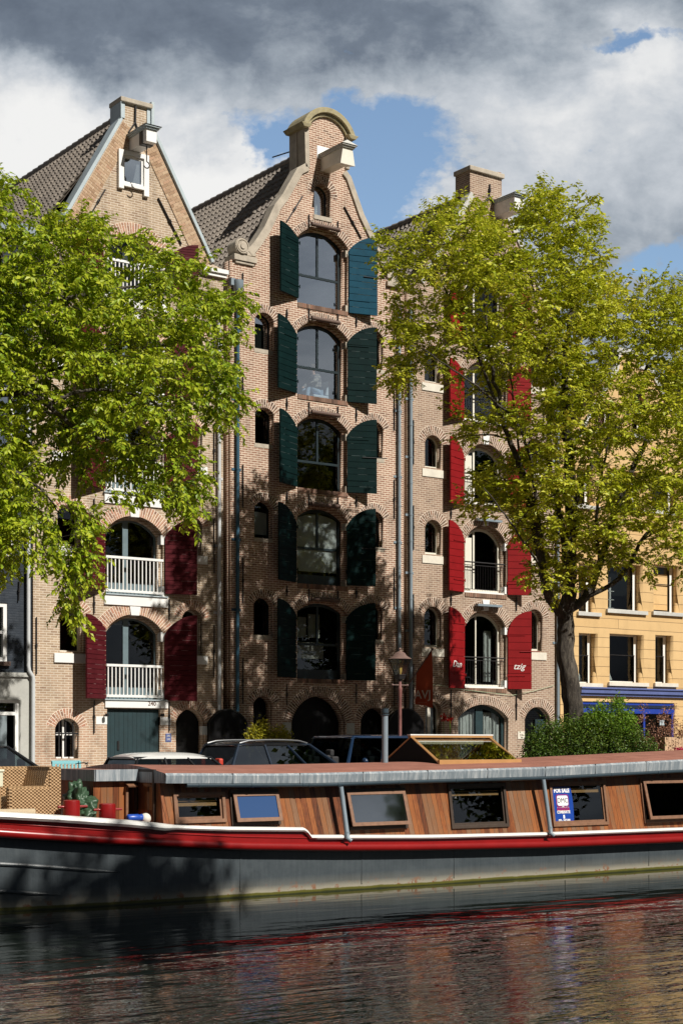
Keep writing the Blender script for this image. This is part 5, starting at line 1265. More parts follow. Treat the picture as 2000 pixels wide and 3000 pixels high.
lee=ramp(nt,[(.0,(.9,)*3),(.2,(.62,)*3),(.5,(.32,)*3),(1,(.15,)*3)],math_(nt,'MULTIPLY',math_(nt,'SUBTRACT',sp.outputs[1],16.0),.1)).outputs[0]
near=ramp(nt,[(0,(.24,)*3),(.45,(.13,)*3),(1,(.06,)*3)],math_(nt,'MULTIPLY',math_(nt,'SUBTRACT',sp.outputs[1],16.0),.12)).outputs[0]
h=math_(nt,'ADD',w1,math_(nt,'MULTIPLY',w2,near))
h=math_(nt,'MULTIPLY',h,lee)
bp=N(nt,'ShaderNodeBump'); bp.inputs['Strength'].default_value=1.0; bp.inputs['Distance'].default_value=.050; nt.links.new(h,bp.inputs['Height'])
b.inputs['Base Color'].default_value=(.010,.014,.010,1); b.inputs['Roughness'].default_value=.02; b.inputs['IOR'].default_value=1.33; b.inputs['Specular IOR Level'].default_value=.5
nt.links.new(bp.outputs[0],b.inputs['Normal'])
sheet('canal_water',-220,320,YQN,YQ,WZ,'water')
m=MB(); m.add([(-900,YQ+.0,-.004),(1200,YQ,-.004),(1200,1500,-.004),(-900,1500,-.004)],[(0,1,2,3)])
m.add([(-900,YQ,-.004),(-900,YQ,-3),(1200,YQ,-3),(1200,YQ,-.004)],[(0,1,2,3)])
m.add([(-900,YQN,-3),(-900,YQN,-.004),(1200,YQN,-.004),(1200,YQN,-3)],[(0,1,2,3)])
m.add([(-900,-800,-.004),(1200,-800,-.004),(1200,YQN,-.004),(-900,YQN,-.004)],[(0,1,2,3)])
m.add([(-900,YQN,-3),(1200,YQN,-3),(1200,YQ,-3),(-900,YQ,-3)],[(0,1,2,3)])
struct(m.build('ground','brick_quay',None))
sheet('street',-80,150,YQ+.35,YF-2.0,.0,'street_brick')
m=MB(); m.box(-80,150,YF-2.0,YF-.0,-.01,.12); struct(m.build('pavement','stone_grey',None))
for nm,y0,y1 in (('quay_coping',YQ-.06,YQ+.35),('near_quay_coping',YQN-.35,YQN+.06)):
    m=MB()
    x=-80
    while x<150: m.box(x+.008,x+1.19,y0,y1,-.22,.06); x+=1.2
    struct(m.build(nm,'stone',None,bevel=.01))
# ================================================================== cars
paint('car_navy',(.012,.02,.035),.2,.1,2); paint('car_black',(.012,.013,.015),.2,.1,2); paint('car_white',(.75,.76,.75),.25,.04,2); paint('car_blue',(.012,.03,.07),.22,.1,2)
for k in ('car_navy','car_black','car_white','car_blue'):
    bb=M[k].node_tree.nodes['Principled BSDF']; bb.inputs['Coat Weight'].default_value=.8; bb.inputs['Coat Roughness'].default_value=.03
paint('tyre',(.02,.02,.02),.8,.2,8); paint('rim',(.4,.4,.42),.35,.1,5,metal=.8); paint('chrome',(.6,.62,.64),.2,.05,5,metal=.9); paint('seat_dark',(.02,.02,.022),.8,.2,5)
paint('head_light',(.6,.62,.65),.1,.05,5); paint('tail_light',(.35,.01,.01),.2,.1,5); paint('seat_red',(.45,.04,.02),.6,.1,5)
def car(label,X0,Y0,L,W,Hh,belt,face,gb,gt,body,roofmat,rails=False,hood=None,boxy=False,dome=1.0,group='cars parked along the quay',seatmat='seat_dark'):
    """X0 = left end; face +1 front to the right. gb=(x0,x1) of greenhouse base, gt=(x0,x1) of roof, as fractions of L"""
    t=thing('parked_car',label,'car',(X0+L/2,Y0+W/2,0),group)
    def X(f): return X0+L*(f if face>0 else 1-f)
    # body : loft of sections along the length
    prof=[(0,.55,.30,.80),(.02,belt-.12,.26,.92),(.10,belt-.02,.22,.99),(.30,belt+.0,.20,1.0),(.62,belt-.0,.20,1.0),(gb[1],belt-.03,.22,.99),(.93,(hood or belt-.22),.24,.95),(.985,(hood or belt-.22)-.14,.28,.86),(1.0,.55,.34,.78)]
    m=MB(); rows=[]
    Yc=Y0+W/2
    for fx,zt,zb,wf in prof:
        w=W/2*wf; rows.append([(X(fx),Yc-w*.90,zb),(X(fx),Yc-w,zb+.12),(X(fx),Yc-w*1.0,.6 if zt>.7 else zb+.18),(X(fx),Yc-w*.97,zt-.10),(X(fx),Yc-w*.90,zt-.02),(X(fx),Yc-w*.6,zt+.02),(X(fx),Yc,zt+.035),(X(fx),Yc+w*.6,zt+.02),(X(fx),Yc+w*.90,zt-.02),(X(fx),Yc+w*.97,zt-.10),(X(fx),Yc+w,.6 if zt>.7 else zb+.18),(X(fx),Yc+w,zb+.12),(X(fx),Yc+w*.90,zb)])
    k=len(rows[0]); strip(m,rows)
    m.f.append(tuple(range(k))); m.f.append(tuple((len(rows)-1)*k+i for i in range(k-1,-1,-1)))
    m.add([(X(0),Yc-W*.38,.25),(X(1),Yc-W*.38,.25),(X(1),Yc+W*.38,.25),(X(0),Yc+W*.38,.25)],[(0,1,2,3)])
    o=m.build('body',body,t); bm=bmesh.new(); bm.from_mesh(o.data); bmesh.ops.recalc_face_normals(bm,faces=bm.faces); bm.to_mesh(o.data); bm.free()
    sb=o.modifiers.new('s','SUBSURF'); sb.levels=sb.render_levels=2
    for p in o.data.polygons: p.use_smooth=True
    # greenhouse
    wb=W/2*.93; wt=W/2*(.76 if not boxy else .80); zb=belt-.03; zt=Hh-.05
    x0,x1=X(gb[0]),X(gb[1]); u0,u1=X(gt[0]),X(gt[1])
    b4=[(x0,Yc-wb,zb),(x1,Yc-wb,zb),(x1,Yc+wb,zb),(x0,Yc+wb,zb)]; t4=[(u0,Yc-wt,zt),(u1,Yc-wt,zt),(u1,Yc+wt,zt),(u0,Yc+wt,zt)]
    g=MB(); g.add(b4+t4,[(0,1,5,4),(1,2,6,5),(2,3,7,6),(3,0,4,7)])
    g.build('windows','car_glass',t)
    # pillars and window lines
    g=MB(); r=.035
    for i in range(4): g.tube([b4[i],t4[i]],[.05,.035],6)
    for i in range(4): g.tube([t4[i],t4[(i+1)%4]],.03,6)
    for fq in ((.36,.70) if not boxy else (.33,.66)):
        for s in (0,1):
            A=Vector(b4[0 if s==0 else 3]).lerp(Vector(b4[1 if s==0 else 2]),fq); Bq=Vector(t4[0 if s==0 else 3]).lerp(Vector(t4[1 if s==0 else 2]),fq*.92+.03); g.tube([A,Bq],.035,6)
    g.build('pillars',body,t,smooth=True)
    g=MB()
    for s in (0,1):
        A=Vector(b4[0 if s==0 else 3]); Bq=Vector(b4[1 if s==0 else 2]); off=Vector((0,-.02 if s==0 else .02,.01)); g.tube([A+off,Bq+off],.012,6)
    g.build('window_trim','chrome',t)
    # roof panel
    g=MB(); nx,ny=14,8; rows=[]
    for j in range(ny+1):
        fy=j/ny; row=[]
        for i in range(nx+1):
            fx=i/nx; xx=(u0-.0)+(u1-u0)*(fx*1.06-.03); yy=Yc+(wt+.03)*(2*fy-1)
            z=zt+.045*dome*(1-(2*fy-1)**4)*(1)+ (.03 if not boxy else .012)*(1-(2*fx-1)**2)*1.6 - (.05*abs(2*fx-1)**6)
            row.append((xx,yy,z))
        rows.append(row)
    strip(g,rows); rows2=[[ (x,y,zt-.02) for x,y,z in rw] for rw in (rows[0],rows[-1])]
    strip(g,[rows2[0],rows[0]]); strip(g,[rows[-1],rows2[1]])
    strip(g,[[r_[0] for r_ in rows],[(r_[0][0],r_[0][1],zt-.02) for r_ in rows]]); strip(g,[[r_[-1] for r_ in rows],[(r_[-1][0],r_[-1][1],zt-.02) for r_ in rows]])
    o=g.build('roof',roofmat,t,smooth=True)
    if rails:
        for s in (-1,1):
            g=MB(); pts=[]
            for i in range(9):
                fx=i/8; xx=u0+(u1-u0)*(.02+fx*.96); pts.append((xx,Yc+s*(wt-.02),zt+.035+.075*math.sin(math.pi*min(1,max(0,fx)))**.35))
            g.tube(pts,.02,8); g.build('roof_rail','chrome',o,smooth=True)
    # interior
    g=MB()
    for fx in (.45,.68):
        for s in (-1,1):
            xx=X(fx); g=MB(); g.box(xx-.10,xx+.10,Yc+s*.38-.24,Yc+s*.38+.24,.5,belt+.22); g.box(xx-.06,xx+.06,Yc+s*.38-.11,Yc+s*.38+.11,belt+.215,belt+.38); g.build('seat',seatmat,t,bevel=.04)
    g=MB(); g.tube([(X(gb[1])-face*.35*1,Yc-wb-.0,belt+.03),(X(gb[1])-face*.35,Yc-wb-.14,belt+.06)],.025,6); g.ball((X(gb[1])-face*.38,Yc-wb-.17,belt+.10),1,14,10,(.07,.10,.085)); 
    g.build('wing_mirror',body,t,smooth=True)
    for s in (-1,1):
        for fx in (.19,.81):
            c=(X(fx),Yc+s*(W/2-.12),.33); g=MB(); g.tube([(c[0],c[1]-.10,c[2]),(c[0],c[1]+.10,c[2])],.33,24); w=g.build('wheel','tyre',t,smooth=True); g=MB(); g.tube([(c[0],c[1]-.112,c[2]),(c[0],c[1]+.112,c[2])],.21,20); g.build('rim','rim',w,smooth=True)
    for s in (-1,1):
        g=MB(); g.ball((X(.955),Yc+s*W*.36,belt-.30),1,12,8,(.10,.14,.07)); g.build('headlight','head_light',t,smooth=True)
        g=MB(); g.ball((X(.03),Yc+s*W*.38,belt-.20),1,12,8,(.08,.10,.12)); g.build('tail_light','tail_light',t,smooth=True)
    return t
Yc0=30.25
car('dark car with a curved windscreen parked at the far left behind the wicker seat',Xp(-330,Yc0+.2),Yc0+.1,4.4,1.8,1.66,.98,1,(.08,.80),(.16,.58),'car_black','car_black')
xr=Xp(640,Yc0)
car('small dark car with a white roof parked in front of the green garage door',Xp(432,Yc0)-.55,Yc0,3.85,1.68,1.42,.97,1,(.06,.72),(.11,.58),'car_black','car_white',dome=1.7,seatmat='seat_red')
car('dark navy estate car with silver roof rails between white roofed car and off roader',Xp(686,Yc0)-.2,Yc0,4.55,1.86,1.70,1.03,1,(.03,.74),(.10,.52),'car_navy','car_black',rails=True)
xa=Xp(1050,Yc0+.1)
car('tall boxy dark blue off roader parked behind the barge skylight',xa-1.9,Yc0+.1,4.7,1.95,1.88,1.16,-1,(.03,.655),(.06,.60),'car_blue','car_blue',boxy=True)
# ================================================================== street furniture
paint('lamp_brown',(.16,.10,.085),.5,.35,8); paint('lamp_post',(.20,.085,.075),.5,.35,8)
Yl=31.0; lx=Xp(1171,Yl)
Lm=thing('street_lamp','old cast iron street lamp with four sided lantern between middle and brown house','street lamp',(lx,Yl,0))
def zl(y): return Zp(1171,y,Yl)
m=MB(); m.lathe([(.11,0),(.11,.25),(.085,.32),(.06,.5),(.055,.9),(.06,.95),(.045,1.0),(.042,zl(2040)),(.05,zl(2036)),(.05,zl(2022)),(.06,zl(2018)),(.04,zl(2012)),(.035,zl(1985))],(lx,Yl,0),16); m.build('lamp_post','lamp_post',Lm,smooth=True)
m=MB(); m.tube([(lx-.22,Yl,zl(2007)),(lx+.22,Yl,zl(2007))],.014,6); m.ball((lx-.23,Yl,zl(2007)),.03,10,8); m.ball((lx+.23,Yl,zl(2007)),.03,10,8); m.build('ladder_bar','lamp_brown',Lm,smooth=True)
m=MB(); a0,a1=.10,.19; z0,z1=zl(1978),zl(1931)
def sq(r,z): return [(lx-r,Yl-r,z),(lx+r,Yl-r,z),(lx+r,Yl+r,z),(lx-r,Yl+r,z)]
m.hexa(sq(a0*.8,zl(1990)),sq(a0,z0))
for p,q in zip(sq(a0,z0),sq(a1,z1)): m.tube([p,q],.010,5)
for L_ in (sq(a0,z0),sq(a1,z1)):
    for i in range(4): m.tube([L_[i],L_[(i+1)%4]],.012,5)
m.lathe([(.045,zl(1996)),(.07,zl(1985)),(.055,z0)],(lx,Yl,0),12)
m.build('lantern_frame','iron',Lm)
m=MB(); m.add(sq(a0-.005,z0+.01)+sq(a1-.008,z1-.005),[(0,1,5,4),(1,2,6,5),(2,3,7,6),(3,0,4,7)]); m.build('lantern_glass','lamp_glass',Lm)
m=MB(); m.lathe([(.285,z1),(.27,z1+.02),(.17,z1+.08),(.12,z1+.15),(.06,z1+.18),(.03,z1+.19),(.025,z1+.22),(.04,z1+.24),(.01,z1+.28)],(lx,Yl,0),20); m.build('lantern_roof','lamp_brown',Lm,smooth=True)
m=MB(); m.lathe([(.03,z0+.02),(.05,z0+.1),(.05,z0+.26),(.02,z0+.3)],(lx,Yl,0),12); m.build('lamp_bulb','cream_paint',Lm,smooth=True)
# flag
F=thing('banner_flag','orange red banner lettered AVJ hanging from a slanted pole','flag',(Xp(1172),YF,0))
pb=P(1172,2040,YF-.02); pt=P(1266,1902,YF-1.25)
m=MB(); m.tube([pb,pt],.022,8); m.ball(tuple(pt),.045,10,8); m.build('flag_pole','lamp_brown',F,smooth=True)
A=pb.lerp(pt,(1219-1172)/94.0+.02)
def along(x):
    lo,hi=0,1
    for _ in range(30):
        t=(lo+hi)/2; q=pb.lerp(pt,t)
        if PXof(q.x,q.y)<x: lo=t
        else: hi=t
    return pb.lerp(pt,t)
A=along(1219); Bq=pb.lerp(pt,.985)
zbl=EYE+(HORY-2062)/FPX*(A.x*SN+A.y*CS); zbr=EYE+(HORY-2074)/FPX*(Bq.x*SN+Bq.y*CS)
nu,nv=14,22; vs=[];fs=[]
for i in range(nu+1):
    u=i/nu; top=A.lerp(Bq,u); zb=zbl+(zbr-zbl)*u
    for j in range(nv+1):
        t=j/nv; z=top.z+(zb-top.z)*t
        off=.05*math.sin(u*5+t*2)*t+.04*math.sin(u*9+1)*t
        vs.append((top.x+.10*off+.04*t*u,top.y+off,z))
for i in range(nu):
    for j in range(nv): a=i*(nv+1)+j; fs.append((a,a+1,a+nv+2,a+nv+1))
m=MB(); m.add(vs,fs)
paint('flag_orange',(.42,.055,.012),.7,.1,3); paint('flag_text',(.62,.5,.42),.7,.05,3)
cl=m.build('flag_cloth','flag_orange',F,smooth='all')
fd=(Bq-A); fd.z=0; fl_=fd.length; fd.normalize(); fn=Vector((fd.y,-fd.x,0)); fn=fn if fn.dot(Vector((-SN,-CS,0)))>0 else -fn
mid=A.lerp(Bq,.5)
def fz(x,y): return EYE+(HORY-y)/FPX*(mid.x*SN+mid.y*CS)
xd=fd if fd.dot(Vector((CS,-SN,0)))>0 else -fd
text('AVJ',.37,Vector((mid.x,mid.y,fz(0,2036)))+fn*.10+xd*.02,xd,(0,0,1),'flag_text',cl,'flag_writing',sx=1.15,bold=.004)
text('amsterdam vintage jewels'.replace('amsterdam vintage jewels','- - - - - - - -'),.07,Vector((mid.x,mid.y,fz(0,2058)))+fn*.10,xd,(0,0,1),'flag_text',cl,'flag_writing',sx=1.0)
# bench
paint('bench_blue',(.22,.50,.55),.5,.1,3)
Yb=38.9; Bn=thing('garden_bench','pale blue slatted garden bench under the barred window','bench',(Xp(190,Yb),Yb,.12))
x0,x1=Xp(152,Yb),Xp(236,Yb); zt=Zp(190,2228,Yb)
m=MB(); m.box(x0,x1,Yb,Yb+.04,zt-.09,zt); m.box(x0,x1,Yb,Yb+.04,.62,.68)
k=0
while x0+.06+k*.105<x1-.05: a=x0+.06+k*.105; m.box(a,a+.05,Yb+.008,Yb+.032,.68,zt-.09); k+=1
m.build('backrest','bench_blue',Bn); m=MB()
for j in range(4): m.box(x0,x1,Yb-.45+j*.11,Yb-.36+j*.11,.52,.545)
m.build('seat','bench_blue',Bn)
for xx in (x0,x1-.06):
    for yy,zz in ((Yb-.45,.52),(Yb-.02,zt-.02)): m=MB(); m.box(xx,xx+.06,yy-.03,yy+.03,.12,zz); m.build('leg','bench_blue',Bn)
    m=MB(); m.box(xx-.01,xx+.07,Yb-.47,Yb,.74,.78); m.build('armrest','bench_blue',Bn)
# bicycle behind the bench
Yk=38.2; bx_=Xp(222,Yk); Bk=thing('bicycle','black bicycle leaning beside the pale blue bench','bicycle',(bx_,Yk,0))
for wx in (-.52,.52):
    m=MB(); m.tube([(bx_+wx+.34*math.cos(t*.2618),Yk,.36+.34*math.sin(t*.2618)) for t in range(25)],.018,6,cap=False)
    w_=m.build('wheel','tyre',Bk,smooth=True); m=MB()
    for t in range(12): m.tube([(bx_+wx,Yk,.36),(bx_+wx+.33*math.cos(t*.5236),Yk,.36+.33*math.sin(t*.5236))],.0025,3)
    m.build('spokes','chrome',w_)
m=MB()
for a_,b_ in (((-.52,.36),(-.12,.36)),((-.52,.36),(-.2,.78)),((-.12,.36),(-.24,.95)),((-.12,.36),(.34,.80)),((-.2,.78),(.34,.90)),((.52,.36),(.32,1.02))): m.tube([(bx_+a_[0],Yk,a_[1]),(bx_+b_[0],Yk,b_[1])],.017,6)
m.build('frame','iron',Bk)
m=MB(); m.tube([(bx_+.32,Yk,1.02),(bx_+.34,Yk,1.16),(bx_+.30,Yk-.12,1.18),(bx_+.14,Yk-.27,1.14)],.014,6); m.tube([(bx_+.34,Yk,1.16),(bx_+.30,Yk+.12,1.18),(bx_+.14,Yk+.27,1.14)],.014,6); m.build('handlebar','iron',Bk)
m=MB(); m.ball((bx_-.25,Yk,.98),1,12,8,(.13,.08,.04)); m.build('saddle','iron',Bk,smooth=True)
# planter
paint('planter_wood',(.52,.36,.22),.7,.2,5,stretch=(3,3,.6))
Yp=30.4; Pl=thing('wooden_planter','pale vertical board planter at the right edge behind the barge roof','planter',(Xp(2000,Yp),Yp,0))
x0=Xp(1946,Yp); zt=Zp(1970,2159,Yp)
m=MB()
for k in range(12): m.box(x0+k*.135+.004,x0+(k+1)*.135-.004,Yp,Yp+.03,.05,zt-random.uniform(0,.01))
m.build('front_boards','planter_wood',Pl); m=MB()
for k in range(6): m.box(x0,x0+.03,Yp+.035+k*.135,Yp+.165+k*.135,.05,zt)
m.box(x0+1.6,x0+1.63,Yp+.03,Yp+.85,.05,zt); m.box(x0,x0+1.63,Yp+.85,Yp+.88,.05,zt); m.box(x0+.03,x0+1.6,Yp+.03,Yp+.85,.05,zt-.12); m.build('side_boards','planter_wood',Pl)
# string of cable across right house
m=MB(); pts=[P(x,y,YF-.05) for x,y in ((1175,2000),(1290,2008),(1350,2020),(1500,2037),(1560,2025),(1622,2008))]; m.tube(pts,.010,5); o=m.build('green_cable','cable_green',None); tag(o,'thin pale green cable sagging across the brown house front','cable')
# ================================================================== person in the second window (seated, seen through the glass)
def skin(name,pts,edges,rad,mat,parent,sub=2):
    me=bpy.data.meshes.new(name); me.from_pydata([tuple(p) for p in pts],edges,[]); o=bpy.data.objects.new(name,me); COL.objects.link(o)
    bpy.context.view_layer.objects.active=o
    md=o.modifiers.new('skin','SKIN'); md.use_smooth_shade=True
    for i,v in enumerate(me.skin_vertices[0].data if me.skin_vertices else []): pass
    if not me.skin_vertices:
        bm=bmesh.new(); bm.from_mesh(me); bm.verts.layers.skin.verify(); bm.to_mesh(me); bm.free()
    for i,v in enumerate(me.skin_vertices[0].data): v.radius=(rad[i],rad[i]) if not isinstance(rad[i],tuple) else rad[i]; v.use_root=(i==0)
    o.modifiers.new('sub','SUBSURF').levels=sub; o.modifiers['sub'].render_levels=sub
    me.materials.append(M[mat]); 
    if parent: attach(o,parent)
    return o
paint('skin_tone',(.45,.27,.2),.6,.08,5); paint('jeans',(.30,.42,.58),.85,.15,8); paint('hair_brown',(.06,.04,.025),.7,.3,12)
brick('plaid_shirt',(.45,.42,.38),(.35,.33,.32),(.3,.28,.28),(.12,.13,.16),bw=.09,rh=.09,ms=.012,off=0)
o=op2[1]; bx=o[0]+1.42; by=YF+.95; bz=o[2]+.40
Pe=thing('person','person in plaid shirt and pale jeans sitting behind a window of the middle house','person',(bx,by,bz-.3))
pelvis=Vector((bx,by,bz+.02)); ch=Vector((bx-.10,by+.02,bz+.34)); neck=Vector((bx-.16,by,bz+.52)); head=Vector((bx-.22,by-.02,bz+.70))
J=[pelvis,(pelvis+ch)/2,ch,neck,neck+(head-neck)*.5,head,head+Vector((-.02,0,.10)),
   ch+Vector((-.02,-.17,.1)),ch+Vector((-.16,-.24,-.12)),ch+Vector((-.34,-.20,-.2)),ch+Vector((-.40,-.18,-.21)),
   ch+Vector((-.02,.17,.1)),ch+Vector((-.14,.24,-.14)),ch+Vector((-.32,.16,-.22)),ch+Vector((-.38,.14,-.23)),
   pelvis+Vector((-.05,-.10,-.02)),pelvis+Vector((-.45,-.14,.10)),pelvis+Vector((-.50,-.14,-.32)),pelvis+Vector((-.62,-.14,-.36)),
   pelvis+Vector((-.05,.10,-.02)),pelvis+Vector((-.44,.12,.02)),pelvis+Vector((-.42,.12,-.36)),pelvis+Vector((-.54,.12,-.40))]
Eg=[(0,1),(1,2),(2,3),(3,4),(4,5),(5,6),(2,7),(7,8),(8,9),(9,10),(2,11),(11,12),(12,13),(13,14),(0,15),(15,16),(16,17),(17,18),(0,19),(19,20),(20,21),(21,22)]
rd=[.14,.13,.15,.06,.06,.09,.075,.07,.05,.04,.03,.07,.05,.04,.03,.10,.075,.05,.04,.10,.075,.05,.04]
body=skin('body',J,Eg,rd,'skin_tone',Pe)
skin('shirt',J[:3]+[J[3]-Vector((0,0,.04)),J[7],J[8],J[9],J[11],J[12],J[13]],[(0,1),(1,2),(2,3),(2,4),(4,5),(5,6),(2,7),(7,8),(8,9)],[.185,.19,.20,.09,.11,.085,.065,.11,.085,.065],'plaid_shirt',Pe)
skin('jeans',[J[0]-Vector((0,0,.03)),J[15],J[16],J[17],J[19],J[20],J[21]],[(0,1),(1,2),(2,3),(0,4),(4,5),(5,6)],[.155,.115,.09,.07,.115,.09,.07],'jeans',Pe)
m=MB(); m.ball((head.x+.02,head.y,head.z+.05),1,14,10,(.115,.105,.11)); m.build('hair','hair_brown',Pe,smooth='all')
m=MB(); m.ball((head.x-.10,head.y,head.z-.02),.02,8,6,(1.2,.7,1)); m.build('nose','skin_tone',Pe,smooth='all')
Ch=thing('window_chair','pale blue armchair behind the second window of the middle house','chair',(bx,by,bz-.3))
m=MB(); m.box(bx-.35,bx+.25,by-.3,by+.35,bz-.28,bz-.14); m.build('seat','bench_pale',Ch,bevel=.04); m=MB(); m.hexa([(bx+.10,by-.3,bz-.14),(bx+.25,by-.3,bz-.14),(bx+.25,by+.35,bz-.14),(bx+.10,by+.35,bz-.14)],[(bx+.22,by-.28,bz+.35),(bx+.34,by-.28,bz+.35),(bx+.34,by+.33,bz+.35),(bx+.22,by+.33,bz+.35)]); m.build('backrest','bench_pale',Ch,bevel=.03)
m=MB(); m.box(o[0]+.2,o[1]-.1,YF+.5,YF+2.5,o[2]-.12,o[2]-.06); m.build('room_floor','room_dark',H2)
# ================================================================== trees and plants
def leafmat(name,stops,trans=.35,rough=.45):
    m,nt,b=nodes(name); g=N(nt,'ShaderNodeNewGeometry'); n=noise_(nt,objco(nt),.45,3,.6)
    key=math_(nt,'ADD',math_(nt,'MULTIPLY',g.outputs['Random Per Island'],.55),math_(nt,'MULTIPLY',n,.5))
    r=ramp(nt,stops,key); nt.links.new(r.outputs[0],b.inputs['Base Color']); b.inputs['Roughness'].default_value=rough; b.inputs['Specular IOR Level'].default_value=.35
    tl=N(nt,'ShaderNodeBsdfTranslucent'); nt.links.new(r.outputs[0],tl.inputs[0]); mx=N(nt,'ShaderNodeMixShader'); mx.inputs[0].default_value=trans
    nt.links.new(b.outputs[0],mx.inputs[1]); nt.links.new(tl.outputs[0],mx.inputs[2]); nt.links.new(mx.outputs[0],nt.nodes['Material Output'].inputs[0])
leafmat('leaf_lime',[(.15,(.20,.27,.012)),(.35,(.38,.44,.02)),(.55,(.52,.54,.03)),(.80,(.62,.60,.06)),(.93,(.70,.50,.07))])
leafmat('leaf_green',[(.15,(.12,.21,.012)),(.35,(.25,.36,.018)),(.55,(.40,.48,.025)),(.82,(.50,.54,.04)),(.96,(.58,.44,.05))])
leafmat('leaf_hedge',[(.12,(.03,.065,.012)),(.4,(.055,.11,.015)),(.7,(.10,.17,.02)),(.95,(.17,.2,.03))],.25)
leafmat('leaf_bright',[(.12,(.07,.15,.012)),(.5,(.13,.25,.02)),(.9,(.24,.36,.03))],.35)
leafmat('leaf_yellow',[(.1,(.16,.17,.015)),(.5,(.33,.32,.025)),(.9,(.5,.42,.03))],.35)
leafmat('leaf_brown',[(.1,(.12,.05,.03)),(.5,(.30,.14,.09)),(.9,(.45,.26,.17))],.2)
leafmat('petal_red',[(.1,(.4,.01,.01)),(.9,(.7,.03,.02))],.3); leafmat('petal_magenta',[(.1,(.35,.005,.05)),(.9,(.6,.02,.12))],.3)
m,nt,b=nodes('bark'); v=objco(nt,(6,6,1.2)); g=noise_(nt,v,2.5,6,.75,.8); g2=noise_(nt,objco(nt),1.2,4,.6)
r=ramp(nt,[(.35,(.018,.015,.012)),(.5,(.06,.05,.04)),(.65,(.16,.14,.11))],math_(nt,'ADD',math_(nt,'MULTIPLY',g,.75),math_(nt,'MULTIPLY',g2,.25)))
nt.links.new(r.outputs[0],b.inputs['Base Color']); b.inputs['Roughness'].default_value=.95; bump(nt,b,g,1,.06)
paint('twig_bark',(.035,.028,.02),.9,.3,6)
K=3000/2352
def leaf(mb,p,d,nrm,L,Wd):
    d=d.normalized(); s=d.cross(nrm)
    if s.length<1e-4: s=d.orthogonal()
    s.normalize(); up=s.cross(d)
    k=len(mb.v); a=p+d*L*.45
    mb.v+=[tuple(p),tuple(a+s*Wd*.5+up*Wd*.12),tuple(p+d*L-up*L*.10),tuple(a-s*Wd*.5+up*Wd*.12)]
    mb.f.append((k,k+1,k+2,k+3))
def spray(lv,tw,c,out,n,ln,L,droop,rnd,flat=.5):
    for q in range(n):
        d=Vector((rnd.gauss(0,1),rnd.gauss(0,1),rnd.gauss(0,.55)))*.75+out*.9; d.z-=droop*.35; d.normalize()
        l=ln*rnd.uniform(.6,1.25); pos=c+Vector((rnd.gauss(0,.08),rnd.gauss(0,.08),rnd.gauss(0,.06)))
        pts=[pos]; nl=int(l/.036); stp=l/nl
        up=Vector((rnd.gauss(0,.35),rnd.gauss(0,.35),1)).normalized()
        for i in range(nl):
            d=(d+Vector((rnd.gauss(0,.05),rnd.gauss(0,.05),rnd.gauss(0,.04)-droop*.06))).normalized()
            pos=pos+d*stp; s=d.cross(up).normalized(); sg=1 if i%2 else -1
            ld=(s*sg*.95+d*.55+Vector((rnd.gauss(0,.25),rnd.gauss(0,.25),rnd.gauss(0,.25)-droop*.55)))
            nn=(up+Vector((rnd.gauss(0,flat),rnd.gauss(0,flat),rnd.gauss(0,flat*.5)))).normalized()
            sc=rnd.uniform(.5,1.3)*L
            leaf(lv,pos,ld,nn,sc,sc*.58)
            pts.append(pos)
        tw.tube([pts[0],pts[len(pts)//2],pts[-1]],[.006,.0045,.002],3,cap=False)
def inpoly(x,y,poly):
    c=False; n=len(poly)
    for i in range(n):
        x0,y0=poly[i]; x1,y1=poly[(i+1)%n]
        if (y0>y)!=(y1>y) and x<(x1-x0)*(y-y0)/(y1-y0)+x0: c=not c
    return c
def edged(x,y,poly):
    best=1e9; n=len(poly)
    for i in range(n):
        a=Vector((poly[i][0],poly[i][1])); b2=Vector((poly[(i+1)%n][0],poly[(i+1)%n][1])); p=Vector((x,y)); d=b2-a; t=max(0,min(1,(p-a).dot(d)/max(d.length_squared,1e-9))); best=min(best,(a+d*t-p).length)
    return best
def sample_limb(nodes_,pts,r0,r1):
    for i in range(len(pts)-1):
        n=max(2,int((pts[i+1]-pts[i]).length/.18))
        for k in range(n+1):
            t=(i+k/n)/(len(pts)-1); nodes_.append((pts[i].lerp(pts[i+1],k/n),r0+(r1-r0)*t))
def catmull(pts,n=5):
    out=[]
    for i in range(len(pts)-1):
        p0=pts[max(i-1,0)];p1=pts[i];p2=pts[i+1];p3=pts[min(i+2,len(pts)-1)]
        for k in range(n):
            t=k/n; out.append(.5*((2*p1)+(-p0+p2)*t+(2*p0-5*p1+4*p2-p3)*t*t+(-p0+3*p1-3*p2+p3)*t**3))
    out.append(pts[-1]); return out
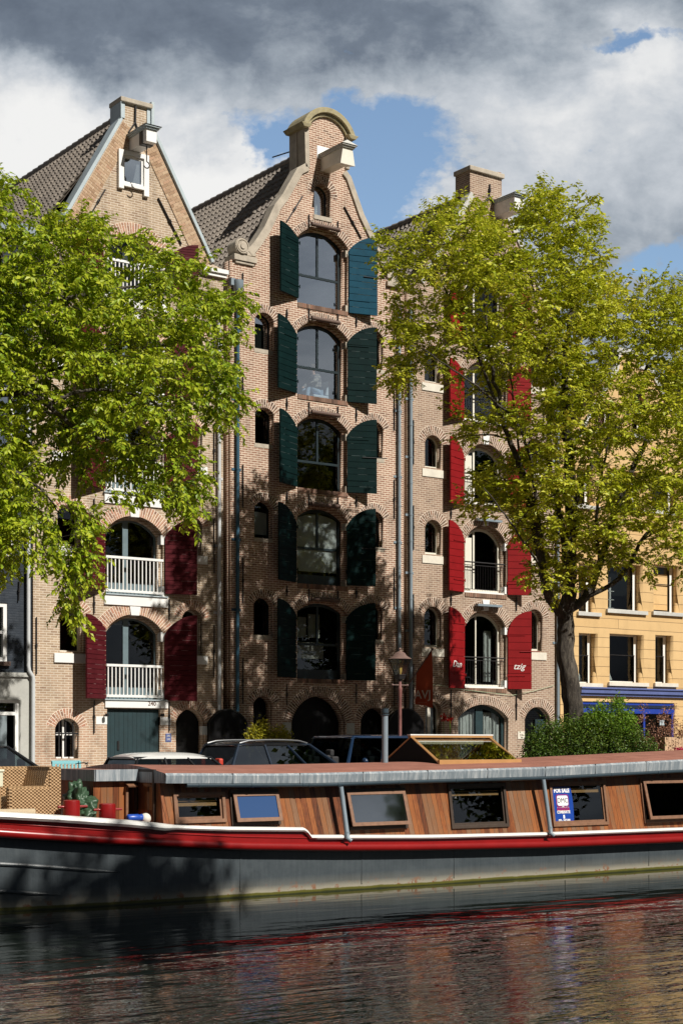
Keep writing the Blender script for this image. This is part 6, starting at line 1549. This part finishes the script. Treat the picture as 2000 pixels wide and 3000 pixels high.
def tree(name,label,trunkbase,limbs,poly,Y0,depth,ncl,mat,leafL,droop,seed,holes=(),lim=22,group=None,gap=.0,twn=6,twl=.48,mind=.25,extra=(),skew=0.0,xc=0):
    rnd=random.Random(seed); T=thing(name,label,'tree',trunkbase,group)
    bk=MB(); nodes_=[]
    for pts,r0,r1 in limbs:
        q=catmull([P(x*K,y*K,Y0+dy) for x,y,dy in pts]); n=len(q)
        q=[p+Vector((rnd.gauss(0,.02),rnd.gauss(0,.02),0)) if 0<i<n-1 else p for i,p in enumerate(q)]
        bk.tube(q,[r0+(r1-r0)*(i/(n-1)) for i in range(n)],14 if r0>.1 else 8); sample_limb(nodes_,q,r0,r1)
    bk.build('trunk','bark',T,smooth='all')
    xs=[p[0] for p in poly]; ys=[p[1] for p in poly]; cl=[]; tries=0
    while len(cl)<ncl and tries<ncl*60:
        tries+=1
        x=rnd.uniform(min(xs),max(xs)); y=rnd.uniform(min(ys),max(ys))
        if not inpoly(x,y,poly): continue
        e=edged(x,y,poly); 
        if e<lim*.6 and rnd.random()<.6: continue
        if any(((x-hx)/hr)**2+((y-hy)/hs)**2<1 for hx,hy,hr,hs in holes) and rnd.random()<.93: continue
        th=depth*min(1,math.sqrt(e/190.0)+.12); dy=rnd.uniform(-1,1)*th+skew*(x-xc)
        p=P(x*K,y*K,Y0+dy)
        if noise.noise(p*.75+Vector((seed,0,0)))<gap and rnd.random()<.85: continue
        if any((p-c).length<mind for c in cl): continue
        cl.append(p)
    for x,y,dy in extra: cl.append(P(x*K,y*K,Y0+dy))
    import numpy as np
    lv=MB(); tw=MB(); base=[(n[0],n[1]) for n in nodes_]
    arr=np.array([tuple(n[0]) for n in base]); rad=[n[1] for n in base]
    order=sorted(cl,key=lambda c:float(np.min(np.sum((arr-np.array(tuple(c)))**2,axis=1))))
    NP=[arr]; 
    allp=np.zeros((len(arr)+4*len(cl)+10,3)); allp[:len(arr)]=arr; cnt=len(arr)
    for c in order:
        d2=np.sum((allp[:cnt]-np.array(tuple(c)))**2,axis=1)
        # prefer joints lying below the cluster
        pen=np.maximum(0,allp[:cnt,2]-c.z+.1)*1.2
        j=int(np.argmin(np.sqrt(d2)+pen)); a=Vector(allp[j]); r=min(rad[j]*.65,.028); r=max(r,.009)
        L=(c-a).length
        m1=a.lerp(c,.35)+Vector((rnd.gauss(0,.05),rnd.gauss(0,.05),.06*L+rnd.gauss(0,.03))); m2=a.lerp(c,.7)+Vector((rnd.gauss(0,.05),rnd.gauss(0,.05),.07*L+rnd.gauss(0,.03)))
        if L>.05: tw.tube([a,m1,m2,c],[r,r*.8,r*.6,r*.4],5,cap=False)
        for pp,rr in ((m1,r*.8),(m2,r*.6),(c,r*.4)):
            allp[cnt]=tuple(pp); rad.append(rr); cnt+=1
        out=(c-a).normalized() if L>.05 else Vector((0,0,1))
        spray(lv,tw,c,out,twn,twl,leafL,droop,rnd)
        if L>.5: spray(lv,tw,m2,out,max(2,twn//2),twl*.8,leafL,droop,rnd)
    tw.build('twigs','twig_bark',T); lv.build('crown',mat,T)
    return T
YT=30.9
RP=[(885,600),(883,545),(915,532),(950,540),(975,500),(1000,478),(1040,480),(1062,440),(1085,432),(1100,470),(1130,500),(1180,490),(1215,450),(1235,418),(1262,440),(1300,480),(1345,455),(1380,480),(1385,515),(1360,560),(1390,590),(1405,640),(1450,690),(1480,640),(1500,625),(1530,660),(1580,640),(1640,700),(1700,820),(1720,1000),(1700,1180),(1640,1290),(1568,1335),(1530,1300),(1490,1335),(1450,1290),(1400,1310),(1370,1350),(1310,1350),(1290,1400),(1250,1390),(1215,1350),(1225,1290),(1205,1240),(1170,1200),(1100,1180),(1060,1150),(1080,1095),(1130,1060),(1175,1040),(1120,985),(1075,1030),(1060,960),(1015,960),(1045,905),(1010,880),(960,870),(905,890),(888,850),(905,790),(885,700)]
Rlimbs=[([(1322,1750,0),(1318,1650,0),(1305,1560,0),(1298,1450,0),(1300,1400,0),(1305,1300,0),(1310,1180,.1),(1306,1050,.1),(1302,950,.0),(1296,880,0),(1300,790,0),(1320,680,0),(1345,590,0)],.31,.03),
 ([(1297,1420,0),(1262,1370,-.1),(1245,1300,-.2),(1232,1200,-.3),(1200,1090,-.3),(1165,1000,-.4),(1140,900,-.4),(1120,780,-.4),(1110,640,-.3)],.14,.02),
 ([(1300,1400,0),(1345,1370,.1),(1380,1290,.2),(1405,1200,.3),(1450,1080,.3),(1500,980,.4),(1545,900,.4),(1600,820,.4)],.13,.025),
 ([(1303,1330,0),(1290,1200,.2),(1262,1080,.3),(1260,960,.4),(1265,860,.4),(1240,740,.4),(1215,620,.4)],.09,.02),
 ([(1310,1180,.1),(1345,1090,-.2),(1400,1000,-.4),(1455,930,-.5),(1480,860,-.5),(1500,760,-.5)],.08,.02),
 ([(1240,1290,-.2),(1218,1180,.1),(1195,1090,.2),(1185,960,.2),(1170,860,.2)],.06,.015),
 ([(1232,1200,-.3),(1222,1080,-.6),(1190,980,-.8),(1110,900,-.9),(1040,850,-.9),(970,800,-.8)],.05,.012),
 ([(1380,1290,.2),(1370,1240,-.3),(1372,1150,-.5),(1390,1050,-.6),(1400,940,-.6)],.06,.02),
 ([(1345,1370,.1),(1420,1330,-.4),(1480,1230,-.6),(1540,1180,-.8),(1620,1120,-.8)],.07,.02),
 ([(1302,950,0),(1350,880,-.3),(1400,820,-.5),(1420,740,-.5)],.05,.015),
 ([(1245,1310,-.2),(1200,1240,-.8),(1150,1170,-1.0),(1110,1120,-1.0)],.035,.012),
 ([(1165,1000,-.4),(1090,800,-.2),(1040,700,0),(990,600,.1)],.045,.012)]
def root(x,y,Y): p=P(x*K,y*K,Y); return (p.x,Y,0)
Rlimbs[0][0].insert(0,(1332,1835,0))
tree('elm_tree','large lime green tree with forked dark trunk in front of the brown and yellow houses',root(1325,1750,YT),Rlimbs,RP,YT,2.3,1280,'leaf_lime',.13,.35,3,
     holes=[(1010,1010,45,60),(1105,935,35,35),(1120,700,40,40),(1065,900,55,75),(1205,890,40,60),(1230,930,30,45),(1290,1010,30,35),(1420,1050,35,40),(1350,1160,30,40),(1180,1010,40,30),(1470,1130,30,25)],gap=-.12,mind=.17,skew=-.0042,xc=1290,group='elms along the canal')
LP=[(-340,560),(-200,420),(-60,400),(0,392),(30,400),(62,440),(75,490),(110,485),(150,500),(190,480),(240,510),(300,545),(345,535),(380,560),(430,580),(460,610),(485,660),(515,640),(560,670),(566,700),(545,760),(565,830),(555,900),(530,960),(500,1000),(475,1060),(468,1120),(455,1185),(430,1175),(395,1140),(350,1150),(320,1180),(290,1120),(250,1140),(200,1130),(150,1100),(110,1060),(100,1000),(80,980),(100,1040),(110,1090),(95,1120),(120,1180),(60,1230),(30,1200),(0,1290),(-60,1300),(-200,1200),(-340,1100)]
Llimbs=[([(-150,1750,0),(-150,1500,0),(-140,1300,0),(-120,1100,0),(-90,960,0),(-60,800,0),(-20,650,0),(20,520,0)],.28,.03),
 ([(-90,960,0),(-20,910,-.4),(60,905,-.6),(110,930,-.8),(170,980,-.9),(240,1010,-1),(320,1020,-1)],.09,.02),
 ([(-110,1040,0),(0,880,.3),(120,850,.4),(260,830,.4),(380,790,.4),(470,770,.3)],.08,.015),
 ([(-60,800,0),(60,720,-.2),(180,680,-.4),(300,660,-.5),(400,660,-.5)],.07,.015),
 ([(-120,1100,0),(-40,1060,-.8),(30,1080,-1.1),(90,1120,-1.3),(140,1180,-1.4)],.05,.012),
 ([(110,930,-.8),(180,900,-.9),(280,900,-1.0),(380,940,-1.0),(440,1000,-1.0)],.045,.012),
 ([(-150,1400,0),(-250,1200,.2),(-280,1000,.2)],.1,.03)]
droops=[]
rd_=random.Random(5)
for path in ([(95,1130),(115,1180),(120,1240),(110,1290)],[(150,1150),(190,1180),(175,1230),(165,1290),(150,1340),(155,1385),(170,1420)],[(205,1180),(200,1230),(185,1270),(205,1320),(225,1350)],[(30,1210),(50,1270),(20,1310)],[(175,1385),(190,1440)],[(430,1150),(452,1190)],[(255,1140),(235,1170)],[(60,1150),(75,1210)],[(130,1235),(105,1285),(85,1300)],[(10,1230),(15,1290)],[(160,1300),(200,1290)]):
    for (x0,y0),(x1,y1) in zip(path,path[1:]):
        n=max(1,int(math.hypot(x1-x0,y1-y0)/20))
        for k in range(n): t=k/n; droops.append((x0+(x1-x0)*t,y0+(y1-y0)*t,-1.3+rd_.uniform(-.15,.15)))
tree('elm_tree.001','dense green tree overhanging the tan house with leafy drooping branches',root(-150,1750,YT),Llimbs,LP,YT,2.0,1150,'leaf_green',.13,.85,11,
     holes=[(90,1120,40,45),(285,590,80,55),(330,980,45,35),(160,880,52,38),(215,1100,50,30),(230,760,20,16),(400,850,25,20),(120,1010,30,30)],gap=-.10,mind=.18,group='elms along the canal',extra=droops,twn=6,twl=.5)
# trees on the near bank, behind and beside the camera: they shade the bow of the barge and stand in the reflections
def bank_tree(x,y,h,r,seed,label,mat='leaf_hedge'):
    rnd=random.Random(seed); T=thing('elm_tree',label,'tree',(x,y,0),'trees on the near bank'); bk=MB(); lv=MB()
    bk.tube([(x,y,-.1),(x+.1,y,h*.3),(x,y+.1,h*.6),(x,y,h*.92)],[.38,.3,.2,.04],10)
    for k in range(9):
        a=k*2.4; zz=h*(.35+.06*k); bk.tube([(x,y,zz),(x+math.cos(a)*r*.45,y+math.sin(a)*r*.45,zz+h*.08),(x+math.cos(a)*r*.85,y+math.sin(a)*r*.85,zz+h*.13)],[.14,.08,.02],6)
    bk.build('trunk','bark',T,smooth='all')
    for i in range(2600):
        u=rnd.uniform(-1,1); a=rnd.uniform(0,6.283); rr=rnd.uniform(.35,1)**.6
        c=Vector((x+r*rr*math.sqrt(1-u*u)*math.cos(a),y+r*rr*math.sqrt(1-u*u)*math.sin(a),h*.63+h*.37*rr*u))
        for q in range(9):
            p=c+Vector((rnd.gauss(0,.35),rnd.gauss(0,.35),rnd.gauss(0,.3))); leaf(lv,p,Vector((rnd.gauss(0,1),rnd.gauss(0,1),rnd.gauss(0,.6))),Vector((rnd.gauss(0,.5),rnd.gauss(0,.5),1)).normalized(),.42,.28)
    lv.build('crown',mat,T); return T
BT=bank_tree(18.3,2.2,20.6,4.0,21,'tall tree on the near bank outside the right edge of the picture')
for x,y,hs,l in ((47,1.2,1.0,'second tree on the near bank further along the canal'),(58,1.6,.98,'third tree on the near bank further along the canal'),(36,1.0,.62,'lower young tree on the near bank further along the canal'),(69,1.4,1.0,'fourth tree on the near bank further along the canal')):
    c=dup(BT); c.location=(x,y,0); c.scale=(1,1,hs); c['label']=l
# ---------------- hedge and plants
def bush(name,label,cat,pts_px,Y0,dep,n,mat,L,seed,stems=True,droop=.1,group=None,zbot=0.0,nl=16,spread=.10):
    rnd=random.Random(seed); c0=P(sum(p[0] for p in pts_px)/len(pts_px),2100,Y0); T=thing(name,label,cat,(c0.x,Y0,zbot),group)
    lv=MB(); st=MB(); k=0; tries=0
    xs=[p[0] for p in pts_px]; ys=[p[1] for p in pts_px]
    while k<n and tries<n*50:
        tries+=1; x=rnd.uniform(min(xs),max(xs)); y=rnd.uniform(min(ys),max(ys))
        if not inpoly(x,y,pts_px): continue
        dy=rnd.uniform(-dep,dep); p=P(x,y,Y0+dy)
        if p.z<zbot+.05: continue
        k+=1
        for q in range(nl):
            pp=p+Vector((rnd.gauss(0,spread),rnd.gauss(0,spread),rnd.gauss(0,spread))); leaf(lv,pp,Vector((rnd.gauss(0,1),rnd.gauss(0,1),rnd.gauss(.3,.7)-droop)),Vector((rnd.gauss(0,.6),rnd.gauss(0,.6),1)).normalized(),L*rnd.uniform(.7,1.3),L*.55)
        if k%6==0: st.tube([(c0.x+(p.x-c0.x)*.8,Y0+rnd.gauss(0,.1),zbot),tuple(p)],[.012,.005],4)
    if st.v: st.build('stems','twig_bark',T)
    lv.build('foliage',mat,T); return T
bush('hedge','dense dark green hedge at the foot of the large tree','hedge',[(1535,2260),(1536,2205),(1545,2165),(1570,2140),(1600,2125),(1650,2118),(1700,2110),(1760,2110),(1830,2125),(1880,2150),(1915,2180),(1925,2260)],30.3,.35,1500,'leaf_hedge',.075,31,nl=18)
bush('shrub','taller bright green upright shrub growing out of the hedge','shrub',[(1700,2150),(1715,2095),(1735,2085),(1760,2060),(1775,2100),(1795,2060),(1812,2040),(1825,2045),(1822,2085),(1850,2090),(1860,2130),(1850,2170)],30.35,.3,330,'leaf_bright',.08,32,spread=.08)
bush('dried_plant','rusty brown dried plant between hedge and planter','plant',[(1840,2200),(1850,2120),(1870,2085),(1885,2055),(1895,2065),(1885,2110),(1905,2130),(1930,2090),(1945,2070),(1952,2085),(1945,2125),(1965,2070),(1975,2065),(1980,2120),(2030,2100),(2030,2165),(1940,2230),(1870,2230)],30.6,.25,240,'leaf_brown',.06,33,spread=.06,nl=14)
bush('magenta_flowers','magenta flowers standing beside the wooden planter','flowers',[(1975,2225),(1978,2203),(1990,2196),(2010,2198),(2020,2230)],30.2,.12,50,'petal_magenta',.07,34,spread=.04)
bush('yellow_shrub','small yellow green bush against the middle house','shrub',[(722,2185),(728,2150),(745,2130),(762,2135),(768,2112),(776,2115),(778,2140),(800,2145),(815,2132),(832,2135),(842,2165),(845,2190)],38.6,.35,230,'leaf_yellow',.085,35,spread=.09)
for x,y0,y1,l in ((1298,2172,2098,'red flowering canna in a pot left of the garage doors of the brown house'),(1317,2172,2100,'thin red canna right of the leafy one at the brown house')):
    Yk=39.2; p=P(x,y0,Yk); T=thing('canna_plant',l,'plant',(p.x,Yk,.12),'red cannas by the brown house'); top=Zp(x,y1,Yk)
    m=MB(); m.lathe([(.13,.12),(.18,.45),(.19,.46),(.17,.47)],(p.x,Yk,0),14); m.build('pot','stone_pale',T,smooth=True)
    m=MB(); m.tube([(p.x,Yk,.4),(p.x+.03,Yk,1.2),(p.x,Yk,top)],.012,5); m.build('stem','leaf_bright',T)
    m=MB(); rr=random.Random(int(x))
    for k in range(7 if x<1310 else 3): leaf(m,Vector((p.x,Yk,.6+k*.16)),Vector((rr.gauss(0,.6),rr.gauss(0,.6),1.2)),Vector((rr.gauss(0,1),rr.gauss(0,1),.4)).normalized(),.5,.2)
    m.build('leaves','leaf_bright',T); m=MB()
    for k in range(16): leaf(m,Vector((p.x+rr.gauss(0,.03),Yk,top-rr.uniform(0,.22))),Vector((rr.gauss(0,1),rr.gauss(0,1),1)),Vector((rr.gauss(0,1),rr.gauss(0,1),.4)).normalized(),.13,.09)
    for k in range(8 if x<1310 else 0): leaf(m,Vector((p.x+.12+rr.gauss(0,.03),Yk,top-.65-rr.uniform(0,.15))),Vector((rr.gauss(0,1),rr.gauss(0,1),1)),Vector((rr.gauss(0,1),rr.gauss(0,1),.4)).normalized(),.13,.09)
    m.build('flowers','petal_red',T)
# ================================================================== sun, sky, camera
AZ,EL=R(12),R(42)
S=Vector((math.cos(EL)*math.sin(AZ),-math.cos(EL)*math.cos(AZ),math.sin(EL)))
ld=bpy.data.lights.new('sun','SUN'); ld.energy=5.0; ld.angle=R(.5); ld.color=(1,.945,.86); lo=bpy.data.objects.new('sun',ld); COL.objects.link(lo); lo.rotation_euler=S.to_track_quat('Z','Y').to_euler(); lo.location=(30,-30,60)
w=bpy.data.worlds.new('World'); sc.world=w; w.use_nodes=True; nt=w.node_tree; bg=nt.nodes['Background']; out=nt.nodes['World Output']
sky=N(nt,'ShaderNodeTexSky'); sky.sky_type='NISHITA'; sky.sun_disc=False; sky.sun_elevation=EL; sky.sun_rotation=R(168); sky.altitude=0; sky.air_density=1.2; sky.dust_density=.6; sky.ozone_density=2.2
nt.links.new(sky.outputs[0],bg.inputs[0]); bg.inputs[1].default_value=.12
tc=N(nt,'ShaderNodeTexCoord'); D=tc.outputs['Generated']
def dot(v):
    n=N(nt,'ShaderNodeVectorMath',operation='DOT_PRODUCT'); nt.links.new(D,n.inputs[0]); n.inputs[1].default_value=v; return n.outputs['Value']
fd0=dot((SN,CS,0)); g_=math_(nt,'GREATER_THAN',fd0,0.0)
fw=math_(nt,'ADD',math_(nt,'MULTIPLY',g_,math_(nt,'MAXIMUM',fd0,.06)),math_(nt,'MULTIPLY',math_(nt,'SUBTRACT',1.0,g_),1.6))
U=math_(nt,'ADD',math_(nt,'MULTIPLY',math_(nt,'DIVIDE',dot((CS,-SN,0)),fw),4.735),1.0)
V=math_(nt,'SUBTRACT',2.178,math_(nt,'MULTIPLY',math_(nt,'DIVIDE',dot((0,0,1)),fw),4.735))
cb=N(nt,'ShaderNodeCombineXYZ'); nt.links.new(U,cb.inputs[0]); nt.links.new(V,cb.inputs[1]); nt.links.new(dot((SN,CS,0)),cb.inputs[2])
def wn(scale,det,rough,off=0,sx=1,sy=1,dist=0):
    mp=N(nt,'ShaderNodeMapping'); mp.inputs['Location'].default_value=(off,off*.7,off); mp.inputs['Scale'].default_value=(sx,sy,1); nt.links.new(cb.outputs[0],mp.inputs[0]); return noise_(nt,mp.outputs[0],scale,det,rough,dist)
n1=wn(2.2,7,.58,3.1,1,1.25,.25); n2=wn(5.5,7,.62,7.7,1,1.4,.2); n3=wn(1.1,4,.5,1.3,.8,1.6)
du=math_(nt,'MULTIPLY',math_(nt,'SUBTRACT',n1,.5),.55); dv=math_(nt,'MULTIPLY',math_(nt,'SUBTRACT',wn(2.3,6,.6,9.2),.5),.45)
Uw=math_(nt,'ADD',U,du); Vw=math_(nt,'ADD',V,dv)
def blob(cx,cy,rx,ry,p=1.0,rot=0):
    a=math_(nt,'SUBTRACT',Uw,cx); b_=math_(nt,'SUBTRACT',Vw,cy)
    if rot:
        c,s=math.cos(rot),math.sin(rot); a2=math_(nt,'ADD',math_(nt,'MULTIPLY',a,c),math_(nt,'MULTIPLY',b_,s)); b_=math_(nt,'SUBTRACT',math_(nt,'MULTIPLY',b_,c),math_(nt,'MULTIPLY',a,s)); a=a2
    a=math_(nt,'DIVIDE',a,rx); b_=math_(nt,'DIVIDE',b_,ry)
    d=math_(nt,'ADD',math_(nt,'MULTIPLY',a,a),math_(nt,'MULTIPLY',b_,b_))
    return math_(nt,'MULTIPLY',math_(nt,'EXPONENT',math_(nt,'MULTIPLY',d,-1.0)),p)
def add(*a):
    r=a[0]
    for q in a[1:]: r=math_(nt,'ADD',r,q)
    return r
# blue gaps
gap=add(blob(.95,.41,.23,.10,1.15),blob(1.12,.58,.18,.18,1.15),blob(1.84,.10,.17,.035,.8),blob(1.93,.77,.20,.06,.95),blob(1.55,.73,.12,.03,.35),blob(.70,.45,.07,.05,.55))
cov=math_(nt,'SUBTRACT',math_(nt,'ADD',.92,math_(nt,'MULTIPLY',math_(nt,'SUBTRACT',n2,.5),1.5)),gap)
mask=ramp(nt,[(.30,(0,0,0)),(.48,(.45,)*3),(.66,(1,1,1))],cov).outputs[0]
# brightness of the clouds
br=add(blob(.35,.50,.62,.20,.62),blob(-.05,.33,.35,.22,.35),blob(.75,.72,.3,.22,.35),blob(1.75,.30,.42,.25,.22),blob(1.35,.27,.3,.16,.14),blob(1.95,.16,.2,.10,.28),blob(1.3,.6,.5,.3,.12),blob(1.85,.5,.5,.3,.12))
dk=add(blob(.55,.04,.85,.16,.22),blob(.22,.20,.32,.09,.26,.5),blob(1.3,.14,.4,.10,.06),blob(.53,.45,.12,.06,.18))
val=math_(nt,'ADD',math_(nt,'SUBTRACT',math_(nt,'ADD',.36,br),dk),math_(nt,'ADD',math_(nt,'MULTIPLY',math_(nt,'SUBTRACT',n1,.5),.75),math_(nt,'MULTIPLY',math_(nt,'SUBTRACT',n2,.5),.55)))
ccol=ramp(nt,[(.0,(.12,.15,.20)),(.22,(.19,.23,.29)),(.42,(.38,.43,.49)),(.62,(.60,.64,.69)),(.82,(.84,.85,.86)),(1.0,(.95,.95,.94))],val)
# unseen sky dimmed to cut fill light; bright patch added for window reflections
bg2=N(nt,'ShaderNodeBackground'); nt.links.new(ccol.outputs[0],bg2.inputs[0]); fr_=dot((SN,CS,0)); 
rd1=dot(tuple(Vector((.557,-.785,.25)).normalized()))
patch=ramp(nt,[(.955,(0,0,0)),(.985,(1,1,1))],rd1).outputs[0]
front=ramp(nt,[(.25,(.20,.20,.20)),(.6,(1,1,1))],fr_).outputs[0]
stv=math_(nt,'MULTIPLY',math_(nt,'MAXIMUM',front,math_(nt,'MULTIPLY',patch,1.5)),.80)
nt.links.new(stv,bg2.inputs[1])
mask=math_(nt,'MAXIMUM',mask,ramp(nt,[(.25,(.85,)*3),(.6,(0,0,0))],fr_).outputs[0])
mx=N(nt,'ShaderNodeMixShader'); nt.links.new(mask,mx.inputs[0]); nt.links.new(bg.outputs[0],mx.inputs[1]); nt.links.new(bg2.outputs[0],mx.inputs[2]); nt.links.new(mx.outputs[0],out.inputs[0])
w.cycles.sampling_method='MANUAL'; w.cycles.sample_map_resolution=512
cd=bpy.data.cameras.new('camera'); cam=bpy.data.objects.new('camera',cd); COL.objects.link(cam); sc.camera=cam
cam.location=(0,0,EYE); cam.rotation_euler=(R(90),0,-TH); cd.sensor_fit='VERTICAL'; cd.sensor_height=36; cd.lens=FPX/3000*36; cd.shift_y=(HORY-1500)/3000; cd.shift_x=0; cd.clip_end=5000; cd.clip_start=.1
sc.view_settings.view_transform='Standard'; sc.view_settings.look='None'; sc.view_settings.exposure=.22; sc.view_settings.gamma=1
sc.cycles.max_bounces=8; sc.cycles.transparent_max_bounces=12; sc.cycles.glossy_bounces=4; sc.cycles.caustics_reflective=False; sc.cycles.caustics_refractive=False
sc.render.resolution_x=682; sc.render.resolution_y=1024
